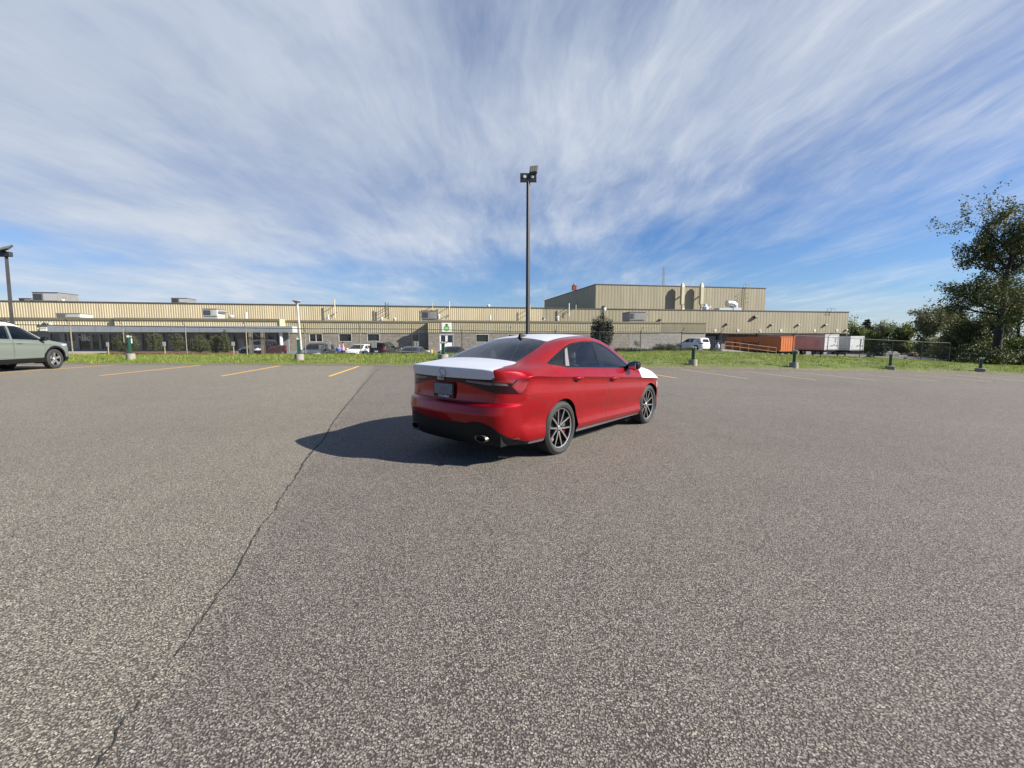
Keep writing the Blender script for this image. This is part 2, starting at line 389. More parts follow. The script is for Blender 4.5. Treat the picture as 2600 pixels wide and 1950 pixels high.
class Shell:
    def __init__(s, me):
        s.bm = bmesh.new(); s.bm.from_mesh(me); s.bm.normal_update()
        s.vl = s.bm.verts.layers.float_vector.new('nrm'); s.rl = s.bm.faces.layers.int.new('reg')
        for v in s.bm.verts: v[s.vl] = v.normal
    def region(s, poly, E1, E2, filt, rid, cut=True, keep=None):
        """cut the outline of a polygon seen along E1 x E2 into the shell, give the inside region id rid"""
        E1, E2 = Vector(E1).normalized(), Vector(E2).normalized(); bm = s.bm
        xs = [p[0] for p in poly]; ys = [p[1] for p in poly]
        bb = (min(xs)-.02, max(xs)+.02, min(ys)-.02, max(ys)+.02)
        def cand():
            out = []
            e1x, e1y, e1z = E1; e2x, e2y, e2z = E2
            for f in bm.faces:
                x, y, z = f.verts[0].co
                if not (bb[0]-.25 < x*e1x+y*e1y+z*e1z < bb[1]+.25 and bb[2]-.25 < x*e2x+y*e2y+z*e2z < bb[3]+.25): continue
                c = f.calc_center_median()
                a, b = c.dot(E1), c.dot(E2)
                if bb[0]-.1 < a < bb[1]+.1 and bb[2]-.1 < b < bb[3]+.1 and filt(c, f.normal): out.append(f)
            return out
        if cut:
            fs = set(cand()); n = len(poly)
            for i in range(n):
                a, b = poly[i], poly[(i+1) % n]
                dx_, dy_ = b[0]-a[0], b[1]-a[1]; L = math.hypot(dx_, dy_)
                if L < 1e-6: continue
                dx_, dy_ = dx_/L, dy_/L
                no = E1*(-dy_) + E2*dx_; co = E1*a[0] + E2*a[1]
                hit = []
                for f in fs:
                    if not f.is_valid: continue
                    lo = hi = None; tl = 1e9; th = -1e9
                    for v in f.verts:
                        c = v.co; u = c.dot(E1)-a[0]; w = c.dot(E2)-a[1]
                        d = -dy_*u+dx_*w; t = dx_*u+dy_*w
                        lo = d if lo is None or d < lo else lo; hi = d if hi is None or d > hi else hi
                        tl = min(tl, t); th = max(th, t)
                    if lo < -1e-5 and hi > 1e-5 and th > -1e-4 and tl < L+1e-4: hit.append(f)
                if not hit: continue
                geom = list({x for f in hit for x in list(f.verts)+list(f.edges)})+hit
                r = bmesh.ops.bisect_plane(bm, geom=geom, dist=1e-6, plane_co=co, plane_no=no)
                for g in r['geom']:
                    if isinstance(g, bmesh.types.BMFace): fs.add(g)
                fs = {f for f in fs if f.is_valid}
            bm.normal_update()
        for f in cand():
            c = f.calc_center_median()
            if pip((c.dot(E1), c.dot(E2)), poly) and (keep is None or f[s.rl] in keep): f[s.rl] = rid
    def side(s, poly, rid, filt=None, **kw):
        for sg in (1, -1):
            s.region(poly, (1,0,0), (0,0,1), (lambda c, n, sg=sg: c.y*sg > 0.3 and (filt is None or filt(c, n))), rid, **kw)
    def back(s, poly, rid, filt, sym=True, **kw):
        for sg in ((1, -1) if sym else (1,)):
            s.region([(p[0]*sg, p[1]) for p in poly], (0,1,0), (0,0,1), filt, rid, **kw)
    def diag(s, poly, rid, filt, **kw):
        for sg in (1, -1):
            s.region([(p[0]*.5**.0, p[1]) for p in poly], (1, sg, 0), (0,0,1), (lambda c, n, sg=sg: c.y*sg > 0.02 and filt(c, n)), rid, **kw)
    def topv(s, poly, rid, filt, **kw):
        s.region(poly, (1,0,0), (0,1,0), filt, rid, **kw)
    def delete(s, rid):
        bmesh.ops.delete(s.bm, geom=[f for f in s.bm.faces if f[s.rl] == rid], context='FACES')
    def extract(s, rids, name, mats, parent, off=0.0, pred=None, thick=0.0, flip=False):
        """make an object of all faces in the regions; mats is {rid: material}"""
        mats = mats if isinstance(mats, dict) else {r: mats for r in rids}
        order = []; 
        for r in rids:
            if mats[r] not in order: order.append(mats[r])
        vs, ns, fs, mi, ix = [], [], [], [], {}
        for f in s.bm.faces:
            if f[s.rl] not in rids or (pred and not pred(f.calc_center_median(), f.normal)): continue
            idx = []
            for v in f.verts:
                if v.index not in ix or True:
                    k = v
                    if k not in ix:
                        ix[k] = len(vs); n = Vector(v[s.vl]).normalized()
                        vs.append(v.co + n*off); ns.append(-n if flip else n)
                    idx.append(ix[k])
            fs.append(idx[::-1] if flip else idx); mi.append(order.index(mats[f[s.rl]]))
        if not fs: return None
        me = bpy.data.meshes.new(name); me.from_pydata([tuple(v) for v in vs], [], fs)
        for m in order: me.materials.append(m)
        me.polygons.foreach_set('material_index', mi); me.polygons.foreach_set('use_smooth', [True]*len(fs)); me.update()
        me.normals_split_custom_set_from_vertices([tuple(n) for n in ns])
        return link(name, me, None, parent)

def circ(cx, cz, r, z0, n=26):
    """arch outline: circle top, straight down below the axle"""
    pts = [(cx+r*math.cos(t), cz+r*math.sin(t)) for t in [math.pi*(1.12 - 1.24*k/n) for k in range(n+1)]]
    return [(pts[0][0], z0)]+pts+[(pts[-1][0], z0)]
def inset(poly, d):
    """offset a polygon inwards by d (polygon may be given either way round)"""
    n = len(poly); A = sum(poly[i][0]*poly[(i+1)%n][1]-poly[(i+1)%n][0]*poly[i][1] for i in range(n))
    sg = 1 if A > 0 else -1; out = []
    for i in range(n):
        p0, p1, p2 = poly[i-1], poly[i], poly[(i+1)%n]
        a = Vector((p1[0]-p0[0], p1[1]-p0[1])).normalized(); b = Vector((p2[0]-p1[0], p2[1]-p1[1])).normalized()
        na, nb = Vector((-a.y, a.x))*sg, Vector((-b.y, b.x))*sg
        m = (na+nb); k = max(0.35, m.length_squared/2) if m.length > 0 else 1
        out.append((p1[0]+m.x*d/k/1.0, p1[1]+m.y*d/k/1.0))
    return out
def rounded(poly, r, n=4):
    out = []; N = len(poly)
    for i in range(N):
        p0, p1, p2 = Vector(poly[i-1]), Vector(poly[i]), Vector(poly[(i+1)%N])
        a, b = (p0-p1), (p2-p1); ra = min(r, a.length*.45, b.length*.45)
        A, B = p1+a.normalized()*ra, p1+b.normalized()*ra
        for k in range(n+1):
            t = k/n; q = A*(1-t)**2 + p1*2*t*(1-t) + B*t*t; out.append((q.x, q.y))
    return out

def make_wheel(r, rr, w, style, parent, loc, outward, caliper=None, spokes=10, m_face=None, m_back=None, detail=1):
    """wheel at loc; outward = +1/-1 along y"""
    n = 48 if detail else 28
    sgn = outward
    t = MB(); h = w/2
    prof = [(rr-.004,-h*.82),(rr+.012,-h*.98),(rr+(r-rr)*.55,-h*1.04),(r-.018,-h*.93),(r-.004,-h*.80),(r,-h*.55),(r,h*.55),(r-.004,h*.80),(r-.018,h*.93),(rr+(r-rr)*.55,h*1.04),(rr+.012,h*.98),(rr-.004,h*.82)]
    t.lathe([(a, b) for a, b in prof], n, 'y')
    # tread blocks: shallow grooves round the tyre
    if detail:
        for k in range(72):
            a = 2*math.pi*k/72
            for y0, y1, sk in ((-h*.80,-h*.28,.02),(-h*.22,h*.22,-.02),(h*.28,h*.80,.02)):
                c, s_ = math.cos(a), math.sin(a); c2, s2 = math.cos(a+.055), math.sin(a+.055)
                ca, sa = math.cos(a+sk), math.sin(a+sk); cb, sb = math.cos(a+.055+sk), math.sin(a+.055+sk)
                R1, R2 = r-.001, r+.0035
                t.hexa([(R1*c,y0,R1*s_),(R1*ca,y1,R1*sa),(R1*cb,y1,R1*sb),(R1*c2,y0,R1*s2),(R2*c,y0,R2*s_),(R2*ca,y1,R2*sa),(R2*cb,y1,R2*sb),(R2*c2,y0,R2*s2)])
    mf = m_face or RIMS; mb = m_back or RIMB
    wh = MB(); wh.lathe([(0,h*.62),(rr*.13,h*.62),(rr*.15,h*.56),(rr*.15,h*.2)], 20, 'y')
    wo = wh.build('wheel', [mb], parent, True)
    wo.location = loc; wo.rotation_euler = (0, 0, 0 if sgn > 0 else math.pi)
    t.build('tyre', [TYRE], wo, True, 35)
    rim = MB()
    rim.lathe([(rr*.97,-h*.8),(rr*.93,-h*.6),(rr*.90,-h*.1),(rr*.93,h*.45),(rr*.95,h*.70)], n, 'y')
    rim.cur = 1
    rim.lathe([(rr*.945,h*.72),(rr*.955,h*.80),(rr*1.0,h*.83),(rr*1.01,h*.80)], n, 'y')
    rim.cur = 0
    if style == 'thin':
        for k in range(spokes):
            a = 2*math.pi*k/spokes + .12; sg = 1 if k % 2 else -1
            r0, r1 = rr*.16, rr*.955
            N = 5
            rows = []
            for j in range(N+1):
                u = j/N; rad = lerp(r0, r1, u); bend = sg*(.16*(1-u)**2 - .02)
                aa = a + bend; yy = lerp(h*.60, h*.74, u**.8)
                hw = lerp(.012, .0085, u)
                rows.append((rad, aa, yy, hw))
            for j in range(N):
                for (cur, yo, wd, dp) in ((0, -.002, 1.75, .030), (1, .0, .62, .004)):
                    rim.cur = cur; vs = []
                    for (rad, aa, yy, hw) in (rows[j], rows[j+1]):
                        cx, cz = rad*math.cos(aa), rad*math.sin(aa); tx, tz = -math.sin(aa), math.cos(aa); W = hw*wd
                        vs += [(cx+tx*W, yy+yo-dp, cz+tz*W), (cx-tx*W, yy+yo-dp, cz-tz*W), (cx-tx*W, yy+yo, cz-tz*W), (cx+tx*W, yy+yo, cz+tz*W)]
                    rim.add(vs, [(0,1,5,4),(1,2,6,5),(2,3,7,6),(3,0,4,7)])
    else:
        for k in range(spokes):
            a = 2*math.pi*k/spokes + .3
            def P(rad, off, y): return (rad*math.cos(a)-off*math.sin(a), y, rad*math.sin(a)+off*math.cos(a))
            w0, w1 = rr*.13, rr*(.20 if spokes <= 6 else .10)
            for (cur, sc, y0, y1) in ((1 if style == 'bright' else 0, 1, -.02, 0), (1, .72, -.002, .004)):
                rim.cur = cur
                rim.hexa([P(rr*.12,-w0*sc,h*.5+y0),P(rr*.95,-w1*sc,h*.66+y0),P(rr*.95,w1*sc,h*.66+y0),P(rr*.12,w0*sc,h*.5+y0),
                          P(rr*.12,-w0*sc,h*.55+y1),P(rr*.95,-w1*sc,h*.74+y1),P(rr*.95,w1*sc,h*.74+y1),P(rr*.12,w0*sc,h*.55+y1)])
    rim.cur = 1; rim.lathe([(0,h*.66),(rr*.10,h*.66),(rr*.12,h*.62)], 18, 'y')
    rim.build('rim', [mb, mf], wo, True, 30)
    d = MB(); d.lathe([(0,h*.05),(rr*.40,h*.05),(rr*.42,0),(rr*.76,0),(rr*.76,-.02),(0,-.02)], 32, 'y'); d.build('brake_disc', [STEEL], wo, True, 30)
    if caliper:
        c = MB()
        for a0, a1 in ((R(5), R(48)),):
            N = 6; vs = []
            for j in range(N+1):
                a = lerp(a0, a1, j/N) + (0 if sgn > 0 else math.pi)
                for rad, y in ((rr*.52,-.03),(rr*.82,-.03),(rr*.82,.035),(rr*.52,.035)): vs.append((rad*math.cos(a), y, rad*math.sin(a)))
            fs = [(0,1,2,3),(N*4+3,N*4+2,N*4+1,N*4)]
            for j in range(N):
                for q in range(4): fs.append((j*4+q, j*4+(q+1)%4, j*4+4+(q+1)%4, j*4+4+q))
            c.add(vs, fs)
        c.build('brake_caliper', [caliper], wo, True, 30)
    return wo

def arch_liner(parent, cx, cz, r, y0, y1, m):
    b = MB()
    for s in (1, -1):
        n = 20; a0, a1 = -R(20), math.pi+R(20)
        ring = [(cx+r*math.cos(a0+(a1-a0)*k/n), cz+r*math.sin(a0+(a1-a0)*k/n)) for k in range(n+1)]
        vs = [(x, s*y1, z) for x, z in ring]+[(x, s*y0, z) for x, z in ring]+[(cx, s*y0, cz-.1)]
        fs = [(k, k+1, n+2+k, n+1+k) for k in range(n)]+[(n+1+k, n+2+k, 2*n+2) for k in range(n)]
        b.add(vs, fs)
    return b.build('wheel_arch_liner', [m], parent, False)

# ---- the red saloon -------------------------------------------------------------
def paintmat(name, col, metal=0.55, rough=0.30, flake=True):
    m = bpy.data.materials.new(name); m.use_nodes = True; t = NT(m.node_tree); b = t.n['Principled BSDF']
    g = t.node('ShaderNodeTexCoord').outputs['Object']
    fl = t.node('ShaderNodeTexVoronoi', inp={'Vector': g, 'Scale': 900.0})
    dust = t.ramp(t.noise(g, 5.0, 5, 0.6), [(0.35, 0.0), (0.75, 1.0)])
    c = t.mix(t.math('MULTIPLY', fl.outputs['Color'], 0.06) if flake else 0.0, col, tuple(min(1, x*1.7+.01) for x in col))
    t.l.new(t.mix(t.math('MULTIPLY', dust, 0.02), c, (0.35,0.30,0.27)), b.inputs['Base Color'])
    b.inputs['Specular IOR Level'].default_value = .06
    b.inputs['Metallic'].default_value = metal; b.inputs['Coat Weight'].default_value = 0.7; b.inputs['Coat Roughness'].default_value = 0.02
    t.l.new(t.math('ADD', rough, t.math('MULTIPLY', dust, 0.05)), b.inputs['Roughness'])
    MATS[name] = m; return m

def hero_tables():
    NK = 9
    fr = [0, .13, .33, .49, .62, .74, .93, 1.0]
    yl = [.852, .898, .874, .890, .897, .897, .880, .906]
    xs = [None, -.64, -.33, 0.0, .25, .55, 1.0, 1.5, 1.95, 2.3, 2.686, 3.0, None]
    zb = [None, .235, .225, .222, .220, .215, .212, .210, .208, .206, .200, .185, None]
    beltz = [1.035, 1.040, 1.055, 1.062, 1.050, 1.034, 1.009, .985, .962, .925, .875, .812, .745]
    belty = [.800, .835, .852, .865, .867, .868, .868, .866, .860, .850, .853, .845, .79]
    wid = [1, .985, 1.006, 1.014, 1.003, .997, .997, .997, .997, .999, 1.010, 1.0, 1]
    zcr = lambda x: .953 - .0655*x
    rk = [(-1.085,.245),(-1.125,.335),(-1.150,.470),(-1.186,.575),(-1.165,.680),(-1.114,.700),(-1.098,.835),(-1.112,.958),(-1.140,1.076)]
    plan = [(.37,.852),(.20,.775),(.105,.665),(.043,.49),(.011,.25),(0,0)]      # (forward of the centre, half width) S0, m1..m5
    rear = []; side0 = []
    ws = [.945,1.0,1.0,1.0,.995,.985,.985,.975,.93]
    zc0 = [.235,.335,.46,.585,.680,.712,.845,.953,1.035]
    for m, (dx_, y) in enumerate(plan):
        row = []
        for k in range(NK):
            f = min(1, dx_/.37)
            xr, zr = rk[k]
            # the shelf over the bumper fades out towards the corners
            xr = lerp(xr, -1.135 if k in (3,4,5,6,7) else xr, f*.9)
            row.append((xr+dx_*(1.0 if k < 8 else .86), y*ws[k], lerp(zr, zc0[k], f**1.2)))
        if m == 0: side0 = row
        rear.append(row)
    fk = [(3.47,.17),(3.52,.25),(3.55,.36),(3.56,.46),(3.56,.54),(3.56,.61),(3.555,.69),(3.545,.735),(3.52,.79)]
    planf = [(.42,.81),(.25,.765),(.13,.655),(.055,.48),(.014,.25),(0,0)]
    zf0 = [.18,.25,.36,.46,.54,.60,.67,.70,.745]; wf = [.97,1.03,1.04,1.04,1.04,1.035,1.02,1.01,1.0]
    front = []; sideN = []
    for m, (dx_, y) in enumerate(planf):
        row = []
        for k in range(NK):
            f = min(1, dx_/.42); xr, zr = fk[k]
            row.append((xr-dx_*(1.0 if k < 8 else .92), y*wf[k], lerp(zr, zf0[k], f)))
        if m == 0: sideN = row
        front.append(row)
    side = [side0]
    for i in range(1, 12):
        x = xs[i]; zc_ = min(zcr(x), beltz[i]-.045); z0 = zb[i]; row = []
        for k in range(8): row.append((x, yl[k]*wid[i], z0+(zc_-z0)*fr[k]))
        row.append((x, belty[i], beltz[i])); side.append(row)
    side.append(sideN)
    top = [
     ([-.80,-.95,-1.045,-1.10,-1.132,-1.140],[.80,.73,.645,.48,.25,0],[1.035,1.052,1.066,1.073,1.076,1.076]),
     ([-.64,-.72,-.77,-.82,-.85,-.86],[.835,.79,.725,.635,.33,0],[1.040,1.066,1.085,1.098,1.108,1.111]),
     ([-.33,-.385,-.435,-.505,-.555,-.57],[.852,.795,.715,.612,.32,0],[1.055,1.088,1.117,1.140,1.152,1.155]),
     ([0,-.05,-.10,-.13,-.15,-.15],[.865,.79,.69,.568,.30,0],[1.062,1.125,1.212,1.262,1.293,1.300]),
     ([.25,.25,.25,.25,.25,.25],[.867,.775,.668,.548,.28,0],[1.050,1.185,1.305,1.362,1.400,1.410]),
     ([.55]*6,[.868,.775,.667,.568,.29,0],[1.034,1.20,1.368,1.412,1.449,1.457]),
     ([1.0]*6,[.868,.775,.668,.578,.30,0],[1.009,1.19,1.388,1.437,1.466,1.472]),
     ([1.5]*6,[.866,.775,.672,.588,.31,0],[.985,1.14,1.305,1.368,1.420,1.430]),
     ([1.95]*6,[.860,.805,.742,.668,.35,0],[.962,1.028,1.098,1.155,1.212,1.225]),
     ([2.3]*6,[.850,.815,.765,.69,.38,0],[.925,.950,.972,.990,1.030,1.042]),
     ([2.686]*6,[.853,.815,.745,.63,.33,0],[.875,.912,.938,.955,.980,.985]),
     ([3.0]*6,[.845,.80,.72,.60,.31,0],[.812,.848,.878,.905,.930,.935]),
     ([3.13,3.27,3.38,3.455,3.505,3.52],[.79,.75,.67,.48,.25,0],[.745,.757,.767,.777,.787,.79])]
    top = [[(x, y, z) for x, y, z in zip(*r)] for r in top]
    side[0][8] = top[0][0]; side[-1][8] = top[-1][0]
    return side, top, rear, front

def make_hero():
    side, top, rear, front = hero_tables()
    me = cage_mesh('saloon', side, top, rear, front, cl_side=((7,.8,0,11),(4,.85,0,1),(5,.6,0,1),(3,.55,0,1),(2,.55,0,1),(1,.8,2,10)), cl_top_edge=.85)
    S = Shell(me); bpy.data.meshes.remove(me)
    red = paintmat('candy_red_paint', (0.25,0.0003,0.004), 0.40, 0.28)
    white = mat('white_transit_film', (0.50,0.52,0.56), 0.34, var=0.04, vscale=2.5, bump=0.12, bscale=9)
    lampr = mat('red_lamp_lens', (0.15,0.003,0.007), 0.08, coat=1.0)
    lampd = mat('smoked_lamp_lens', (0.016,0.001,0.003), 0.10, coat=.2, spec=.3)
    led = mat('clear_led_strip', (0.12,0.11,0.12), 0.2, metal=0.3)
    gapm = mat('panel_gap', (0.004,0.004,0.004), 0.9)
    grey = mat('satin_grey_trim', (0.17,0.17,0.18), 0.35, metal=0.3)
    pillar = mat('pillar_film', (0.17,0.155,0.165), 0.32, coat=0.3)
    WR, WZ = .328, .322
    up = lambda c, n: True
    # wheel openings
    S.side(circ(0, WZ, .368, 0), 99); S.side(circ(2.686, WZ, .368, 0), 99); S.delete(99)
    # side glass band: outer black frame, then the panes
    dlo = rounded([(-.215,1.112),(.10,1.062),(1.0,1.018),(1.88,.978),(2.09,.965),(1.90,1.075),(1.72,1.185),(1.50,1.290),(1.30,1.352),(1.07,1.379),(.75,1.377),(.48,1.350),(.30,1.300),(.08,1.220)], .03)
    hi = lambda c, n: c.z > .93 and abs(c.y) > .45
    S.side(dlo, 10, hi)
    q1 = rounded([(-.165,1.118),(.075,1.082),(.265,1.268),(.10,1.208)], .03)
    q2 = rounded([(.215,1.078),(.955,1.042),(1.015,1.350),(.78,1.352),(.50,1.328),(.395,1.300)], .03)
    q3 = rounded([(1.105,1.035),(1.90,.998),(1.80,1.090),(1.48,1.272),(1.30,1.328),(1.125,1.350)], .03)
    for i, q in enumerate((q1, q2, q3)): S.side(q, 11+i, hi)
    # light aluminium-look bar behind the rear door glass, black pillar between the doors
    S.side([(.105,1.080),(.185,1.075),(.365,1.300),(.30,1.275)], 14, hi, keep=(10,))
    # rear screen and windscreen
    tp = lambda c, n: n.z > .2 and abs(c.y) < .7
    bk = rounded([(-.545,-.585),(-.545,.585),(-.05,.538),(.20,.475),(.245,0),(.20,-.475),(-.05,-.538)], .05)
    S.topv(bk, 20, lambda c, n: n.z > .2 and c.z > 1.08)
    S.topv(inset(bk, .028), 21, lambda c, n: n.z > .2 and c.z > 1.08, keep=(20,))
    ws = rounded([(1.50,-.50),(1.50,.50),(2.30,.64),(2.36,0),(2.30,-.64)], .06)
    S.topv(ws, 22, lambda c, n: n.z > .2 and c.z > .9)
    # white film: roof, boot lid, bonnet
    rf = rounded([(.215,-.485),(.26,0),(.215,.485),(.7,.520),(1.2,.525),(1.47,.50),(1.47,-.50),(1.2,-.525),(.7,-.520)], .03)
    S.topv(rf, 30, lambda c, n: n.z > .4 and c.z > 1.25)
    tl = rounded([(-1.20,-.655),(-.62,-.635),(-.555,-.60),(-.555,.60),(-.62,.635),(-1.20,.655)], .02)
    S.topv(tl, 31, lambda c, n: c.z > 1.03 and n.z > .1 and c.x < -.45, keep=(0,))
    S.back([(0,.963),(.30,.962),(.62,.955),(.672,.99),(.665,1.09),(0,1.12)], 31, lambda c, n: c.x < -.7 and c.z > .9, keep=(0,))
    S.topv([(2.30,-.9),(2.26,-.6),(2.40,0),(2.26,.6),(2.30,.9),(3.62,.9),(3.62,-.9)], 32, lambda c, n: n.z > .35 and c.x > 2.2 and c.z > .7, keep=(0,))
    S.side([(2.295,.90),(2.31,.803),(2.7,.778),(3.14,.738),(3.14,.90)], 32, lambda c, n: c.z > .70, keep=(0,))
    # tail lamps and light bar
    dsc = math.sqrt(.5)
    dl = lambda c, n: c.x < -.5 and .7 < c.z < 1.03
    lampo = rounded([(-.262,.822),(-.262,.958),(.0,.965),(.135,.957),(.150,.935),(.085,.815),(.055,.803)], .018)
    S.diag(lampo, 40, dl, keep=(0,))
    S.diag(rounded([(-.055,.895),(.015,.958),(.132,.950),(.145,.932),(.080,.815),(.03,.812)], .012), 41, dl, keep=(40,))
    S.diag([(-.262,.940),(-.262,.965),(.0,.965),(-.04,.925),(-.10,.930)], 41, dl, keep=(40,))
    S.diag([(-.25,.905),(-.25,.932),(-.11,.922),(-.09,.900)], 42, dl, keep=(40,))
    S.diag(inset(rounded([(-.035,.880),(.030,.935),(.120,.928),(.105,.885),(.066,.832),(.03,.838)], .012), 0), 43, dl, keep=(41,))
    bar = [(-.69,.965),(-.30,.964),(0,.962),(.30,.964),(.69,.965),(.69,.822),(.52,.862),(.36,.905),(.20,.926),(0,.929),(-.20,.926),(-.36,.905),(-.52,.862),(-.69,.822)]
    S.back(bar, 44, lambda c, n: c.x < -.8 and n.x < -.2, sym=False, keep=(0,31))
    S.back([(.33,.944),(.33,.925),(.655,.900),(.655,.930)], 45, lambda c, n: c.x < -.8, keep=(44,))
    # lid lower shut line, bumper seam
    lid = rounded([(-.685,.828),(-.52,.858),(-.36,.902),(-.20,.924),(.20,.924),(.36,.902),(.52,.858),(.685,.828),(.655,.708),(-.655,.708)], .012)
    S.back(lid, 50, lambda c, n: c.x < -.8 and n.x < -.1, sym=False, keep=(0,))
    S.back(inset(lid, .007), 51, lambda c, n: c.x < -.8 and n.x < -.1, sym=False, keep=(50,))
    # black lower valance and its side fins
    val = [(-.9,.10),(-.9,.262),(-.84,.285),(-.76,.375),(-.66,.465),(-.57,.505),(-.46,.510),(-.37,.482),(0,.476),(.37,.482),(.46,.510),(.57,.505),(.66,.465),(.76,.375),(.84,.285),(.9,.262),(.9,.10)]
    S.back(val, 60, lambda c, n: c.x < -.52 and n.x < -.12, sym=False, keep=(0,))
    S.side([(-.80,.10),(-.80,.262),(-.33,.258),(-.33,.10)], 61, lambda c, n: c.z < .3, keep=(0,))
    # doors
    rd = rounded([(.085,1.052),(.125,.985),(.20,.885),(.275,.755),(.36,.58),(.475,.345),(.52,.318),(1.13,.312),(1.155,.45),(1.170,.70),(1.150,.84),(1.075,.995),(1.06,1.008)], .012)
    fd = rounded([(1.072,1.006),(1.085,.995),(1.160,.84),(1.180,.70),(1.165,.45),(1.140,.312),(2.245,.262),(2.275,.50),(2.295,.75),(2.285,.90),(2.20,.960)], .012)
    lo = lambda c, n: c.z < 1.07 and c.x > 0
    for j, d in ((70, rd), (73, fd)):
        S.side(d, j, lo, keep=(0,)); S.side(inset(d, .005), j+1, lo, keep=(j,))
    S.side([(-.74,.800),(-.64,.786),(-.31,.672),(-.31,.665),(-.64,.778),(-.74,.792)], 50, lambda c, n: c.x < 0, keep=(0,))
    fuel = rounded([(-.345,1.018),(-.135,1.015),(-.02,.962),(-.012,.885),(-.215,.880),(-.275,.925)], .03)
    S.side(fuel, 76, lambda c, n: c.z > .8, keep=(0,)); S.side(inset(fuel, .005), 77, lambda c, n: c.z > .8, keep=(76,))
    # sill strip, front lamps, grille
    S.side([(.34,.10),(.34,.258),(2.33,.228),(2.33,.10)], 62, lambda c, n: c.z < .33, keep=(0,71,74,70,73))
    ff = lambda c, n: c.x > 2.95
    S.diag([(2.87,.60),(2.93,.72),(2.60,.76),(2.60,.66)] if False else [(2.72,.60),(2.73,.70),(2.80,.712),(2.95,.70),(2.90,.615)], 80, ff)
    S.back([(-.52,.60),(-.52,.70),(.52,.70),(.52,.60)], 81, lambda c, n: c.x > 3.2, sym=False, keep=(0,))
    S.back([(-.66,.20),(-.52,.44),(.52,.44),(.66,.20)], 81, lambda c, n: c.x > 3.1, sym=False, keep=(0,))
    S.side([(3.03,.10),(3.03,.225),(3.4,.235),(3.7,.24),(3.7,.10)], 81, lambda c, n: c.z < .3, keep=(0,))

    car = empty('parked_car')
    tag(car, 'red saloon with white film on roof and boot, seen from behind', 'car')
    body = S.extract((0,50,70,73,76), 'body', {0: red, 50: gapm, 70: gapm, 73: gapm, 76: gapm}, car)
    o = S.extract((71,), 'door', red, car, pred=lambda c, n: c.y < 0)
    rdo = {(-1): o, 1: S.extract((71,), 'door', red, car, pred=lambda c, n: c.y > 0)}
    fdo = {sg: S.extract((74,), 'door', red, car, pred=lambda c, n, sg=sg: c.y*sg > 0) for sg in (-1, 1)}
    for sg in (-1, 1): S.extract((77,), 'fuel_flap', red, body, pred=lambda c, n, sg=sg: c.y*sg > 0)
    S.extract((10,), 'window_trim', GLOSSB, car)
    for sg in (-1, 1): S.extract((14,), 'pillar_cover', pillar, car, pred=lambda c, n, sg=sg: c.y*sg > 0)
    for rid in (11, 12, 13):
        for sg in (-1, 1): S.extract((rid,), 'window', GLASS, car, pred=lambda c, n, sg=sg: c.y*sg > 0, off=-.003)
    S.extract((20, 21), 'rear_window', {20: GLOSSB, 21: GLASSR}, car)
    S.extract((22,), 'windscreen', GLASS, car)
    tag(S.extract((30,), 'roof_cover', white, car, off=.002), 'white protective film over the roof')
    tag(S.extract((31,), 'boot_lid', white, car, off=.002), 'white film over the boot lid')
    tag(S.extract((32,), 'bonnet_cover', white, car, off=.002), 'white film over the bonnet')
    tag(S.extract((51,), 'boot_panel', red, car), 'red lower face of the boot')
    for sg in (-1, 1):
        S.extract((40, 41, 42, 43), 'tail_lamp', {40: lampd, 41: lampr, 42: led, 43: mat('lamp_inner', (0.22,0.015,0.025), .12, coat=1)}, car, pred=lambda c, n, sg=sg: c.y*sg > 0, off=.002)
    lb = S.extract((44, 45), 'light_bar', {44: GLOSSB, 45: mat('bar_led', (0.16,0.10,0.12), .2)}, car, off=.002)
    val_o = S.extract((60,), 'rear_diffuser', BLACKP, car)
    for sg in (-1, 1): S.extract((61,), 'bumper_trim', grey, car, off=.002, pred=lambda c, n, sg=sg: c.y*sg > 0)
    for sg in (-1, 1): S.extract((62,), 'side_skirt', grey, car, off=.004, pred=lambda c, n, sg=sg: c.y*sg > 0)
    for sg in (-1, 1): S.extract((80,), 'headlight', mat('headlight_glass', (0.5,0.5,0.52), .06, metal=.4, coat=1), car, pred=lambda c, n, sg=sg: c.y*sg > 0)
    S.extract((81,), 'grille', BLACKP, car)
    # dark lining under roof and pillars
    S.extract((0, 30, 20), 'headliner', mat('headliner_cloth', (0.13,0.13,0.13), .9), car, off=-.03, flip=True, pred=lambda c, n: 1.03 < c.z and -.62 < c.x < 2.3)
    # cabin tub, shelf, dash
    tub = MB()
    tub.box(-.55,2.25,-.80,-.77,.28,.955); tub.box(-.55,2.25,.77,.80,.28,.955); tub.box(-.55,2.25,-.77,.77,.26,.28)
    tub.box(-.60,-.56,-.77,.77,.28,1.04); tub.box(-.56,-.10,-.70,.70,1.00,1.03)
    tub.build('cabin_tub', [DARKIN], car)
    db = MB(); db.cbox(1.83,2.28,-.74,.74,.66,.955,.05); db.cbox(1.79,1.84,-.14,.10,.90,1.03,.01); db.build('dashboard', [DARKIN], car, True)
    sw = MB()
    cs = Vector((1.66,.36,.90)); ax = Vector((-.93,0,.36)).normalized(); a1 = Vector((0,1,0)); a2 = ax.cross(a1)
    sw.tube([cs+(a1*math.cos(t)+a2*math.sin(t))*.18 for t in [2*math.pi*k/24 for k in range(25)]], .014, 8, False)
    sw.tube([cs, cs-ax*.2], .03); sw.tube([cs-a1*.17, cs+a1*.17], .018); sw.build('steering_wheel', [BLACKP], car, True)
    seatc = mat('seat_leather', (0.075,0.076,0.078), .55, bump=.1)
    wrap = mat('clear_seat_wrap', (0.80,0.86,0.84), .22, bump=.8, bscale=11)
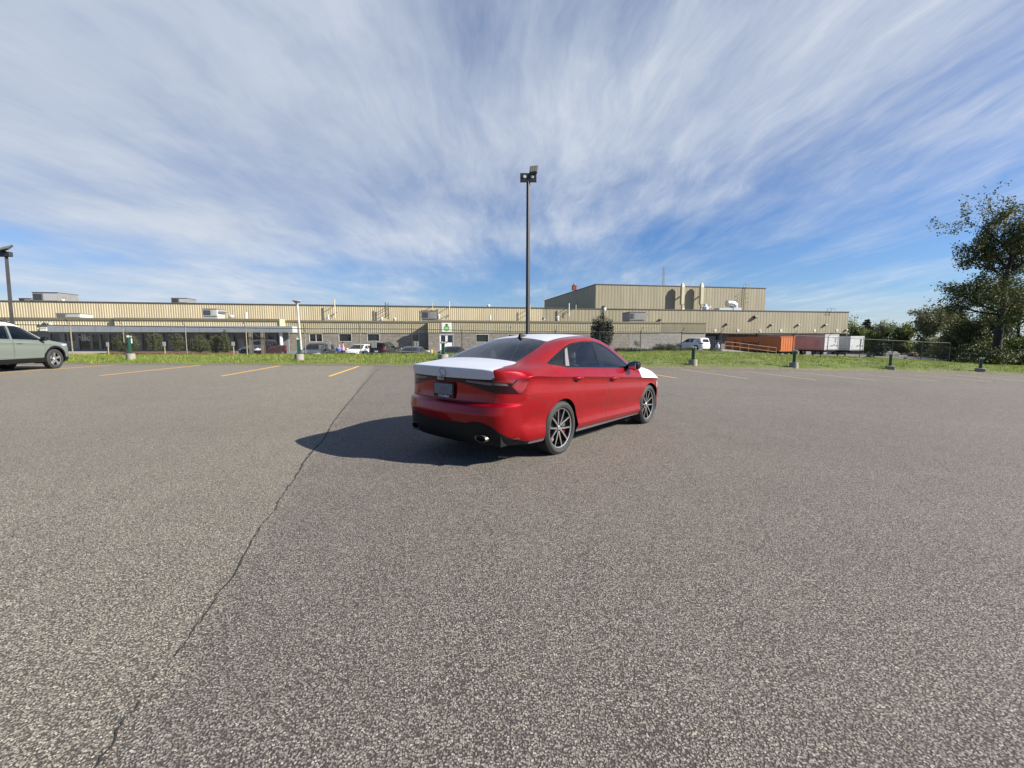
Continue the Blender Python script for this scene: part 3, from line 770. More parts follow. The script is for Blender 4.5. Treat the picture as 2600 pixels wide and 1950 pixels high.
    def seat(x, y, wr=False, w=.24, zh=1.28, tilt=.22):
        s_ = MB()
        def xf(v): return Vector((x - (v.z-.5)*tilt + v.x, y+v.y, v.z))
        for k in range(1):
            rows = []
            for z, hw, d in ((.50,w*.92,.07),(.62,w*1.02,.085),(.80,w*1.05,.085),(.95,w*.98,.07),(1.04,w*.80,.05),(1.075,w*.5,.03)):
                rows.append([xf(Vector((dx_*d, yy*hw, z))) for dx_, yy in ((-1,-.7),(-1,.7),(-.5,1),(.6,1),(1,.75),(.75,.45),(.75,-.45),(1,-.75),(.6,-1),(-.5,-1))])
            n = 10; vs = [v for r_ in rows for v in r_]
            fs = [(i*n+j, i*n+(j+1)%n, i*n+n+(j+1)%n, i*n+n+j) for i in range(len(rows)-1) for j in range(n)]+[tuple(range((len(rows)-1)*n, len(rows)*n))]
            s_.add(vs, fs)
        o = s_.build('seat', [seatc], car, True, 50)
        h = MB()
        def xh(v): return Vector((x - (v.z-.5)*tilt*.9 + v.x, y+v.y, v.z))
        h.cbox(-.045,.055,-.13,.13,1.10,zh,.035,xh); h.tube([xh(Vector((0,-.05,1.04))), xh(Vector((0,-.05,1.12)))], .008); h.tube([xh(Vector((0,.05,1.04))), xh(Vector((0,.05,1.12)))], .008)
        h.build('headrest', [seatc], o, True, 40)
        c = MB(); c.cbox(x-.02,x+.48,y-w,y+w,.42,.56,.05); c.build('seat_cushion', [seatc], o, True, 40)
        if wr:
            p = MB(); p.cbox(.02,.085,-.10,.10,.86,1.20,.02,xh); p.build('plastic_wrap', [wrap], o, True, 40)
        return o
    seat(1.02,-.37,True); seat(1.02,.37,False); seat(.10,-.37,False,.30,1.17,.30); seat(.10,.37,False,.30,1.17,.30)
    mr = MB(); mr.cbox(1.60,1.625,-.11,.11,1.27,1.335,.01); mr.tube([(1.62,0,1.33),(1.66,0,1.40)], .008); mr.build('rear_view_mirror', [mat('mirror_back', (.25,.27,.27), .4)], car, True)
    # underbody and wheels
    ub = MB(); ub.box(-.98,-.36,-.74,.74,.24,.40); ub.box(-.36,2.3,-.80,.80,.20,.27); ub.box(2.3,3.35,-.60,.60,.20,.40); ub.build('underbody', [BLACKP], car)
    arch_liner(car, 0, WZ, .372, .50, .868, BLACKP).name = 'wheel_arch_liner'; arch_liner(car, 2.686, WZ, .372, .50, .868, BLACKP)
    cal = mat('red_caliper', (.30,.006,.008), .35, coat=.5)
    for x in (0, 2.686):
        for sg in (-1, 1): make_wheel(WR, .246, .228, 'thin', car, (x, sg*.772, WZ), sg, cal, 10)
    # mirrors, handles, aerial
    for sg in (-1, 1):
        m_ = MB(); rows = []
        for (yo, x0, x1, z0, z1) in ((.835,1.84,1.90,.975,1.01),(.90,1.80,1.95,.955,1.075),(.97,1.785,1.97,.95,1.09),(1.03,1.80,1.95,.965,1.08),(1.045,1.83,1.92,.99,1.06)):
            cx, cz = (x0+x1)/2, (z0+z1)/2; hx, hz = (x1-x0)/2, (z1-z0)/2
            rows.append([(cx+hx*math.copysign(abs(math.cos(t))**.7, math.cos(t)), sg*yo, cz+hz*math.copysign(abs(math.sin(t))**.7, math.sin(t))) for t in [2*math.pi*k/16 for k in range(16)]])
        vs = [v for r_ in rows for v in r_]
        m_.add(vs, [(i*16+j, i*16+(j+1)%16, i*16+16+(j+1)%16, i*16+16+j) for i in range(4) for j in range(16)]+[tuple(range(64,80)), tuple(range(15,-1,-1))])
        mo = m_.build('wing_mirror', [GLOSSB], car, True, 60)
        g_ = MB(); g_.cbox(1.778,1.788,min(sg*.905,sg*1.02),max(sg*.905,sg*1.02),.972,1.068,.004); g_.build('mirror_glass', [CHROME], mo)
        g_ = MB(); g_.cbox(1.86,1.975,min(sg*.90,sg*1.046),max(sg*.90,sg*1.046),1.0,1.05,.02); g_.build('mirror_cap', [red], mo, True)
        for (x, dd, z) in ((.33, rdo[sg], .915), (1.325, fdo[sg], .852)):
            h_ = MB()
            pts = [(x-.10,sg*.897,z),(x-.07,sg*.925,z+.006),(x,sg*.937,z+.008),(x+.07,sg*.927,z+.004),(x+.105,sg*.897,z-.002)]
            h_.tube(pts, [.012,.016,.017,.016,.012], 10); h_.build('door_handle', [red], dd, True)
            h_ = MB(); h_.lathe([(.045,sg*.896),(.038,sg*.8985),(0,sg*.8985)], 20, 'y', (x,0,z-.004)); h_.build('handle_recess', [mat('recess_red', (.12,.002,.005), .4)], dd, True)
    fin = MB()
    fin.add([(.25,-.028,1.408),(.25,.028,1.408),(.40,.020,1.440),(.43,0,1.444),(.40,-.020,1.440),(.262,-.006,1.470),(.262,.006,1.470),(.285,0,1.468)],[(0,4,7,5),(0,5,6,1),(1,6,7,2),(4,3,7),(3,2,7),(5,7,6),(0,1,2,3,4)])
    fin.build('roof_aerial', [BLACKP], car, True, 30)
    # exhaust tips with a liner
    for sg in (-1, 1):
        e = MB(); c_ = (0, sg*.545, .325)
        N = 24
        def ov(x, a, b): return [(x, c_[1]+a*math.cos(2*math.pi*k/N), c_[2]+b*math.sin(2*math.pi*k/N)) for k in range(N)]
        rings = [ov(-.92,.076,.038), ov(-1.085,.084,.043), ov(-1.094,.080,.040), ov(-1.085,.071,.033), ov(-.99,.066,.030)]
        e.add([v for r_ in rings[:4] for v in r_], [(i*N+j, i*N+(j+1)%N, i*N+N+(j+1)%N, i*N+N+j) for i in range(3) for j in range(N)])
        e.cur = 1; e.add([v for r_ in rings[3:] for v in r_], [(j, (j+1)%N, N+(j+1)%N, N+j) for j in range(N)]); e.add(ov(-1.05,.069,.031), [tuple(range(N))]); e.build('exhaust_tip', [mat('exhaust_steel', (.20,.195,.185), .42, metal=.8), BLACKP], car, True, 50)
        for k in range(3):
            b = MB(); z = .312+.040*k; ya, yb = .665-.012*k, .845-.045*k
            def on(y): return -1.178+.37*max(0, (y/.852))**3.1*1.0 + .02
            pts = [(on(lerp(ya, yb, q/6))-.002, sg*lerp(ya, yb, q/6)) for q in range(7)]
            for (x0, y0), (x1, y1) in zip(pts, pts[1:]):
                b.hexa([(x0,y0,z),(x1,y1,z),(x1+.05,y1-sg*.02,z),(x0+.05,y0-sg*.02,z),(x0,y0,z+.012),(x1,y1,z+.012),(x1+.05,y1-sg*.02,z+.012),(x0+.05,y0-sg*.02,z+.012)])
            b.build('diffuser_fin', [mat('fin_grey', (.035,.035,.038), .4)], val_o)
    # number plate with holder, lettering, round badge outline under the film
    rm = Matrix(((0,0,-1),(-1,0,0),(0,1,0)))   # text plane: x to the right seen from behind, y up, facing back
    def place(x, y, z): return Matrix.Translation((x,y,z)) @ rm.to_4x4()
    pl = MB(); pl.cbox(-1.128,-1.110,-.168,.168,.728,.902,.006); po = pl.build('number_plate', [GLOSSB], car)
    pl = MB(); pl.cbox(-1.134,-1.127,-.150,.150,.765,.888,.003); pl.build('plate_cover', [mat('plate_plastic', (.075,.105,.15), .25, coat=.5, var=.25, vscale=14)], po)
    pl = MB(); pl.cbox(-1.137,-1.133,-.06,.05,.79,.853,.002); pl.build('plate_sticker', [mat('plate_label', (.13,.11,.15), .5)], po)
    text_mesh('COLUMBUS', .034, .001, 'plate_lettering', mat('white_print', (.55,.56,.60), .5), po, place(-1.1285,-.005,.745), .0008)
    text_mesh('G L I', .050, .004, 'model_lettering', mat('bronze_letters', (.55,.47,.36), .4, metal=.2), lb, place(-1.124,.05,.944), .0025)
    bd = MB()
    bd.tube([(-1.136-.003*math.cos(t)*0+(.010*math.sin(t)*-1), .049*math.cos(t), 1.018+.046*math.sin(t)) for t in [2*math.pi*k/32 for k in range(33)]], .0035, 6, False)
    bd.build('badge_ring', [mat('film_crease', (.16,.18,.22), .5)], car, True)
    wp = MB(); wp.tube([(.62,-.10,1.463),(.90,-.30,1.462),(1.05,-.12,1.476)], .0022, 5); wp.build('film_tail', [mat('film_crease2', (.45,.47,.5), .5)], car)
    S.bm.free()
    return car

# ---- the other vehicles ----------------------------------------------------------
def gen_vehicle(name, sp):
    """sp: lf/lr overhangs, wb, W half width, H, belt/roof profiles, window outlines, colours"""
    W = sp['W']; wb = sp['wb']; lr, lf = sp['lr'], sp['lf']; zb_ = sp.get('clear', .24)
    xs = [-lr*.72] + sp['xs'] + [wb+lf*.62]
    NK = 9; belt = sp['belt']; roof = sp['roof']; H = max(z for x, z in roof)
    fr = [0,.12,.30,.48,.62,.75,.90,1.0]; yl = [.93,.965,.965,.985,.995,.995,.985,1.0]
    def trow(x, i):
        zt, zb2 = tab(x, roof), tab(x, belt); zt = max(zt, zb2+.05)
        g = min(1, max(0, (zt-zb2-.10)/(H-zb2-.10)))
        ys = [.955, lerp(.91,.885,g), lerp(.83,.80,g), lerp(.70,.68,g), lerp(.37,.36,g), 0]
        zs = [zb2, lerp(zb2,zt,lerp(.45,.42,g)), lerp(zb2,zt,lerp(.70,.80,g)), lerp(zb2,zt,.945), lerp(zb2,zt,.992), zt]
        return [(x, W*y, z) for y, z in zip(ys, zs)]
    top = [trow(x, i) for i, x in enumerate(xs)]
    # ends: x as a function of height, plus plan rounding
    def endrow(tr, sgn, base, prof, planr):
        rows = []
        for m in range(6):
            y = planr[m][1]*W; d = planr[m][0]; zt = tr[m][2]; row = []
            for k in range(NK):
                z = lerp(prof[0][0], zt, [0,.12,.26,.42,.56,.70,.82,.93,1.0][k]) if sp['kind'] == 'suv' and sgn < 0 else lerp(prof[0][0], zt, [0,.13,.33,.49,.62,.74,.88,.96,1.0][k])
                yy = y if k < 8 else tr[m][1]
                if z > 1.0: yy = lerp(y, min(y, tr[m][1]*1.02), min(1, (z-1.0)/.5)) if k < 8 else yy
                row.append((base + sgn*(tab(z, prof)-d), yy, z))
            rows.append(row)
        return rows
    pr = [(.30,.955),(.17,.88),(.09,.75),(.04,.55),(.01,.28),(0,0)]
    rear = endrow(top[0], -1, 0, [(z, x) for z, x in sp['rearp']], pr)
    front = endrow(top[-1], 1, wb, [(z, x) for z, x in sp['frontp']], [(.38,.95),(.22,.89),(.11,.75),(.045,.55),(.012,.28),(0,0)])
    top[0] = [rear[m][8] for m in range(6)]; top[-1] = [front[m][8] for m in range(6)]
    side = [rear[0]]
    for i in range(1, len(xs)-1):
        x = xs[i]; zc_ = tab(x, belt)-.07; z0 = zb_
        side.append([(x, W*yl[k], z0+(zc_-z0)*fr[k]) for k in range(8)]+[top[i][0]])
    side.append(front[0])
    me = cage_mesh(name, side, top, rear, front, cl_side=((7,.4,0,len(xs)),), sub=sp.get('sub', 2), cl_top_edge=sp.get('edge', .5), fit=2)
    S = Shell(me); bpy.data.meshes.remove(me)
    r = sp['r']; ar = r+.055
    for cx in (0, wb):
        if sp.get('clad'): S.side(circ(cx, r, ar+.075, 0, 10 if sp['clad'] == 2 else 20), 60)
    if sp.get('clad'): S.side([(-lr-.2,0),(-lr-.2,.43),(.45,.43),(wb-.45,.43),(wb+lf+.2,.43),(wb+lf+.2,0)], 60)
    for cx in (0, wb): S.side(circ(cx, r, ar, 0, 18), 99)
    S.delete(99)
    hi = lambda c, n: c.z > .8 and abs(c.y) > .4
    for j, w in enumerate(sp['windows']): S.side(rounded(w, .03, 3), 11+j, hi)
    tb = lambda c, n: n.z > .12
    wx0, wx1, wy0, wy1 = sp['wind']
    S.topv(rounded([(wx0,-wy0),(wx0,wy0),(wx1-.04,wy1),(wx1,0),(wx1-.04,-wy1)], .06), 22, lambda c, n: n.z > .12 and c.z > .8)
    if sp['kind'] == 'suv':
        S.back(sp['backw'], 21, lambda c, n: c.x < 0 and n.x < -.25, sym=False)
    elif sp['backw']:
        bx0, bx1, by0, by1 = sp['backw']
        S.topv(rounded([(bx0,-by0),(bx0,by0),(bx1,by1),(bx1,-by1)], .05), 21, lambda c, n: n.z > .1 and c.z > .8)
    if sp.get('roofm'): S.topv([(-.75,-.66),(-.75,.66),(1.40,.66),(1.40,-.66)], 31, lambda c, n: c.z > 1.52 and n.z > .3, keep=(0,)); S.side([(-.6,1.56),(1.3,1.57),(1.62,1.50),(2.05,1.25),(2.3,1.10),(2.36,1.14),(2.0,1.40),(1.6,1.62),(1.2,1.76),(-.6,1.76)], 31, lambda c, n: c.z > 1.1, keep=(0,))
    if sp.get('lampr'): S.back(sp['lampr'], 40, lambda c, n: c.x < 0 and n.x < -.1 if False else c.x < -lr*.45, keep=(0,))
    if sp.get('lampf'): S.back(sp['lampf'], 80, lambda c, n: c.x > wb+lf*.35, keep=(0,))
    if sp.get('grille'): S.back(sp['grille'], 81, lambda c, n: c.x > wb+lf*.3, sym=False, keep=(0, 60))
    for j, d in enumerate(sp.get('doors', [])):
        d = rounded(d, .02); S.side(d, 70, lambda c, n: c.z < 1.15, keep=(0, 60)); S.side(inset(d, .007), 71, lambda c, n: c.z < 1.15, keep=(70,))
    car = empty('parked_car' if not sp.get('pickup') else 'pickup_truck')
    paint = sp['paint']; gapm = MATS['panel_gap']
    clad = BLACKP
    body = S.extract((0, 70, 71) if not sp.get('door_parts') else (0, 70), 'body', {0: paint, 70: gapm, 71: paint}, car)
    if sp.get('door_parts'):
        for sg in (-1, 1):
            for (a, b) in sp['door_parts']:
                S.extract((71,), 'door', paint, car, pred=lambda c, n: c.y*sg > 0 and a < c.x < b)
    if sp.get('clad'): [S.extract((60,), 'lower_cladding', clad, car, off=.012, pred=lambda c, n: c.y*sg > 0) for sg in (-1, 1)]
    g = sp.get('glass', GLASS)
    
    for sg in (-1, 1):
        for j in range(len(sp['windows'])): S.extract((11+j,), 'side_window', g, car, pred=lambda c, n: c.y*sg > 0)
    S.extract((22,), 'windscreen', g, car); S.extract((21,), 'rear_window', g, car)
    for sg in (-1, 1):
        S.extract((40,), 'tail_lamp', MATS['red_lamp_lens'], car, pred=lambda c, n: c.y*sg > 0, off=.003)
        S.extract((80,), 'headlight', MATS['headlight_glass'], car, pred=lambda c, n: c.y*sg > 0, off=.003)
    S.extract((31,), 'roof', sp.get('roofm'), car)
    S.extract((81,), 'grille', sp.get('grillem', BLACKP), car, off=.003)
    S.extract((0,), 'headliner', MATS['headliner_cloth'], car, off=-.04, flip=True, pred=lambda c, n: c.z > tab(c.x, belt)+.03 and -lr*.6 < c.x < wx1)
    c_ = MB(); zb2 = tab(1.2, belt)-.06; x0 = sp.get('cab0', -lr*.55)
    c_.box(x0, wx1, -W*.86, -W*.83, .3, zb2); c_.box(x0, wx1, W*.83, W*.86, .3, zb2); c_.box(x0, wx1, -W*.83, W*.83, .28, .32); c_.box(x0-.03, x0, -W*.83, W*.83, .3, zb2)
    c_.cbox(wx1-.45, wx1, -W*.8, W*.8, zb2-.3, zb2+.02, .05); c_.build('cabin_tub', [DARKIN], car)
    for x, k in ((wb*.42, 0), (wb*.08 if not sp.get('pickup') else wb*.25, 1)):
        for sg in (-1, 1):
            s_ = MB(); zz = zb2
            s_.cbox(x-.12, x+.02, sg*W*.42-.23, sg*W*.42+.23, .5, zz+.08, .05); s_.cbox(x-.16, x-.06, sg*W*.42-.12, sg*W*.42+.12, zz+.12, zz+.30, .035)
            s_.cbox(x, x+.45, sg*W*.42-.23, sg*W*.42+.23, .45, .6, .04); s_.build('seat', [DARKIN], car, True)
    ub = MB(); ub.box(-lr*.7, wb+lf*.6, -W*.62, W*.62, zb_-.02, zb_+.2); ub.build('underbody', [BLACKP], car)
    for cx in (0, wb): arch_liner(car, cx, r, ar+.004, W*.52, W*.955, BLACKP)
    for x in (0, wb):
        for sg in (-1, 1): make_wheel(r, r*.66, .23, sp.get('rim', 'spoke'), car, (x, sg*(W-.135), r), sg, None, sp.get('spokes', 5), detail=sp.get('wdet', 0))
    for sg in (-1, 1):
        xm, zm = wx1-.28, tab(wx1-.3, belt)+.10
        m_ = MB(); m_.cbox(xm-.07, xm+.07, min(sg*(W-.02), sg*(W+.19)), max(sg*(W-.02), sg*(W+.19)), zm-.07, zm+.08, .035); m_.box(xm-.03,xm+.04, min(sg*(W-.10), sg*W), max(sg*(W-.10), sg*W), zm-.08, zm-.03)
        m_.build('wing_mirror', [sp.get('mirror', BLACKP)], car, True)
    if sp.get('rails'):
        for sg in (-1, 1):
            m_ = MB(); xa, xb = sp['rails']; yy = sg*W*.70
            m_.tube([(lerp(xa, xb, k/8), yy, tab(lerp(xa, xb, k/8), roof)-.015+.035*math.sin(math.pi*k/8)**.4) for k in range(9)], .016, 6); m_.build('roof_rail', [BLACKP], car, True)
    for (x, z) in sp.get('handles', []):
        for sg in (-1, 1):
            m_ = MB(); m_.tube([(x-.1, sg*(W-.005), z), (x-.06, sg*(W+.025), z), (x+.07, sg*(W+.025), z), (x+.1, sg*(W-.005), z)], .014, 8); m_.build('door_handle', [sp.get('hmat', paint)], car, True)
    if sp.get('plate'):
        x, z = sp['plate']; m_ = MB(); m_.cbox(x-.01, x+.01, -.16, .16, z-.08, z+.08, .005); m_.build('number_plate', [mat('plate_white', (.6,.62,.65), .4)], car)
    S.bm.free(); return car

def vehicles():
    sage = paintmat('sage_green_paint', (.135,.155,.137), .12, .38, False)
    snow = paintmat('white_car_paint', (.72,.72,.70), .0, .35, False)
    black = paintmat('black_car_paint', (.010,.010,.012), .2, .25, False)
    slate = paintmat('slate_car_paint', (.030,.034,.045), .3, .28, False)
    maroon = paintmat('maroon_car_paint', (.022,.0025,.006), .3, .28, False)
    suv = dict(kind='suv', W=.925, wb=2.69, lr=.95, lf=.93, clear=.27, r=.365, sub=3, clad=2,
        xs=[-.52,-.2,.15,.55,.95,1.35,1.75,2.1,2.42,2.72,3.02],
        belt=[(-1,1.09),(0,1.08),(1.9,1.02),(2.4,1.00),(2.75,.96),(3.3,.86)],
        roof=[(-.9,1.60),(-.5,1.655),(.2,1.69),(.9,1.70),(1.35,1.67),(1.75,1.50),(2.1,1.30),(2.45,1.12),(2.75,1.07),(3.0,1.02),(3.3,.94)],
        rearp=[(.27,.86),(.5,.95),(.75,.95),(1.0,.90),(1.25,.78),(1.5,.66),(1.66,.55)], frontp=[(.27,.84),(.5,.93),(.75,.93),(.9,.86),(1.0,.75)],
        windows=[[(-.45,1.20),(.02,1.14),(.08,1.47),(-.25,1.44)],[(.14,1.13),(.98,1.10),(.98,1.54),(.30,1.52)],[(1.06,1.10),(2.20,1.06),(2.02,1.20),(1.62,1.47),(1.4,1.53),(1.06,1.55)]],
        wind=(1.42,2.42,.62,.74), backw=[(-.62,1.10),(-.52,1.50),(.52,1.50),(.62,1.10)], lampr=[(.55,.88),(.55,1.02),(.98,1.08),(.98,.93)],
        lampf=[(.50,.80),(.52,.88),(.98,.93),(.98,.84)], grille=[(-.45,.55),(-.5,.85),(.5,.85),(.45,.55)],
        doors=[[(.30,.48),(.18,.75),(.10,1.10),(1.02,1.07),(1.03,.44)],[(1.05,.44),(1.04,1.07),(2.18,1.02),(2.27,.8),(2.22,.44)]],
        paint=sage, rim='bright', spokes=5, wdet=1, rails=(-.4,1.3), handles=[(.30,.99),(1.25,.965)], mirror=BLACKP)
    V = {}
    V['suv'] = gen_vehicle('suv', dict(suv, roofm=snow, door_parts=[(.05,1.04),(1.04,2.4)]))
    hb = dict(suv, sub=2, clad=0, wdet=0, clear=.18, r=.325, W=.89, wb=2.67, lr=.85, lf=.93, paint=snow, mirror=snow, rails=None, spokes=8, rim='spoke',
        belt=[(-1,.98),(0,.97),(1.9,.90),(2.4,.87),(2.75,.83),(3.3,.72)],
        roof=[(-.85,1.34),(-.5,1.40),(.2,1.455),(.9,1.475),(1.3,1.45),(1.75,1.28),(2.1,1.12),(2.45,.97),(2.75,.93),(3.0,.88),(3.3,.79)],
        rearp=[(.2,.80),(.45,.86),(.75,.85),(.95,.78),(1.15,.66),(1.42,.50)], frontp=[(.18,.86),(.45,.93),(.65,.92),(.8,.80)],
        windows=[[(-.35,1.05),(.0,1.02),(.05,1.28),(-.18,1.25)],[(.12,1.01),(.98,.98),(.98,1.37),(.30,1.34)],[(1.05,.98),(2.15,.93),(1.95,1.06),(1.60,1.27),(1.38,1.34),(1.05,1.38)]],
        wind=(1.38,2.40,.58,.70), backw=[(-.58,1.02),(-.50,1.30),(.50,1.30),(.58,1.02)], lampr=[(.55,.80),(.55,.93),(.95,.95),(.95,.82)],
        lampf=[(.45,.62),(.47,.70),(.95,.76),(.95,.66)], grille=[(-.40,.42),(-.44,.66),(.44,.66),(.40,.42)], doors=[], handles=[(.3,.86),(1.25,.83)])
    V['hatch'] = gen_vehicle('hatch', hb)
    V['black_suv'] = gen_vehicle('black_suv', dict(suv, sub=2, wdet=0, clad=0, paint=black, mirror=black, rails=(-.4,1.3), W=.92, doors=[], lampr=[(.60,.92),(.56,1.30),(.68,1.32),(.70,1.05),(.98,1.02),(.98,.92)], plate=(-.955,.80)))
    V['white_suv'] = gen_vehicle('white_suv', dict(suv, sub=2, wdet=0, clad=0, paint=snow, mirror=snow, rails=None, doors=[], belt=[(-1,1.13),(0,1.08),(1.9,1.0),(2.4,.98),(2.75,.95),(3.3,.86)]))
    V['van'] = gen_vehicle('van', dict(suv, sub=2, wdet=0, clad=0, paint=slate, mirror=BLACKP, rails=None, doors=[], W=.95))
    sed = dict(hb, kind='sedan', paint=slate, lr=1.05, W=.90,
        belt=[(-1.1,.93),(0,.96),(1.9,.90),(2.4,.87),(2.75,.83),(3.3,.72)],
        roof=[(-1.1,1.02),(-.75,1.05),(-.4,1.09),(0,1.27),(.4,1.41),(.9,1.46),(1.3,1.44),(1.75,1.27),(2.1,1.11),(2.45,.96),(2.75,.92),(3.0,.87),(3.3,.79)],
        xs=[-.72,-.38,0,.35,.7,1.0,1.35,1.75,2.1,2.42,2.72,3.02],
        rearp=[(.2,.98),(.45,1.06),(.75,1.05),(.95,1.05),(1.1,1.03)],
        windows=[[(-.10,1.03),(.98,.98),(.98,1.35),(.45,1.31),(.15,1.22)],[(1.05,.98),(2.15,.93),(1.95,1.06),(1.60,1.26),(1.38,1.33),(1.05,1.36)]],
        backw=(-.42,.30,.56,.48), lampr=[(.5,.74),(.5,.88),(.95,.90),(.95,.76)], edge=.7)
    V['sedan'] = gen_vehicle('sedan', sed)
    V['black_sedan'] = gen_vehicle('black_sedan', dict(sed, paint=black, mirror=black))
    V['pickup'] = gen_vehicle('pickup', dict(suv, kind='sedan', pickup=True, sub=2, wdet=0, clad=0, paint=maroon, mirror=BLACKP, W=1.0, wb=3.57, lr=1.18, lf=.98, r=.40, clear=.42,
        xs=[-.8,-.4,.1,.6,.78,1.1,1.6,2.1,2.5,2.9,3.2,3.5,3.9],
        belt=[(-1.2,1.34),(.7,1.34),(.8,1.27),(2.6,1.22),(3.1,1.20),(4.3,1.12)],
        roof=[(-1.2,1.37),(.55,1.37),(.62,1.40),(.80,1.90),(1.1,1.95),(1.7,1.97),(2.2,1.93),(2.6,1.70),(3.0,1.42),(3.3,1.36),(3.8,1.32),(4.3,1.22)],
        rearp=[(.42,1.08),(.7,1.18),(1.0,1.18),(1.37,1.18)], frontp=[(.42,.86),(.6,.98),(.9,.98),(1.1,.92),(1.25,.84)],
        windows=[[(.95,1.38),(1.62,1.36),(1.62,1.78),(1.02,1.78)],[(1.72,1.35),(2.82,1.31),(2.62,1.48),(2.30,1.75),(2.12,1.78),(1.72,1.79)]],
        wind=(2.22,3.02,.64,.80), backw=None, lampr=[(.80,.9),(.80,1.25),(1.0,1.25),(1.0,.9)], lampf=[(.62,.98),(.60,1.12),(1.02,1.14),(1.02,1.0)],
        grille=[(-.52,.68),(-.60,1.10),(.60,1.10),(.52,.68)], doors=[], handles=[(1.0,1.2),(1.9,1.18)], rails=None, cab0=.7, edge=.3, spokes=6, rim='bright'))
    p = MB(); W=1.0
    p.cbox(4.45,4.60,-.85,.85,.52,.74,.04); p.tube([(4.50,-.62,1.12),(4.53,-.6,1.14),(4.56,0,1.15),(4.53,.6,1.14),(4.50,.62,1.12)], .03, 8); p.build('chrome_bumper', [CHROME], V['pickup'], True)
    p = MB(); p.box(1.3,1.9,-.5,.5,1.99,2.0); p.tube([(1.2,-.55,2.0),(1.2,.55,2.0)], .02); p.build('roof_rack', [BLACKP], V['pickup'])
    return V
def put(car, px, py, Y, heading, half=1.35):
    """stand a vehicle so that the middle of its wheelbase is at the photo column px"""
    p = at(px, py, Y); z = ground(p.x, p.y)
    car.location = (p.x-math.cos(heading)*half, p.y-math.sin(heading)*half, z); car.rotation_euler = (0, 0, heading)

# ------------------------------------------------------------------ ground
def gridmesh(name, rows, m, kind='structure', smooth=True, attr=None):
    nr, nc = len(rows), len(rows[0]); vs = [p for r in rows for p in r]
    fs = [(r*nc+c, r*nc+c+1, (r+1)*nc+c+1, (r+1)*nc+c) for r in range(nr-1) for c in range(nc-1)]
    me = bpy.data.meshes.new(name); me.from_pydata(vs, [], fs); me.materials.append(m)
    if smooth: me.polygons.foreach_set('use_smooth', [True]*len(fs))
    if attr:
        a = me.attributes.new(attr[0], 'FLOAT', 'POINT'); a.data.foreach_set('value', attr[1])
    me.update(); o = link(name, me)
    if kind: o['kind'] = kind
    return o

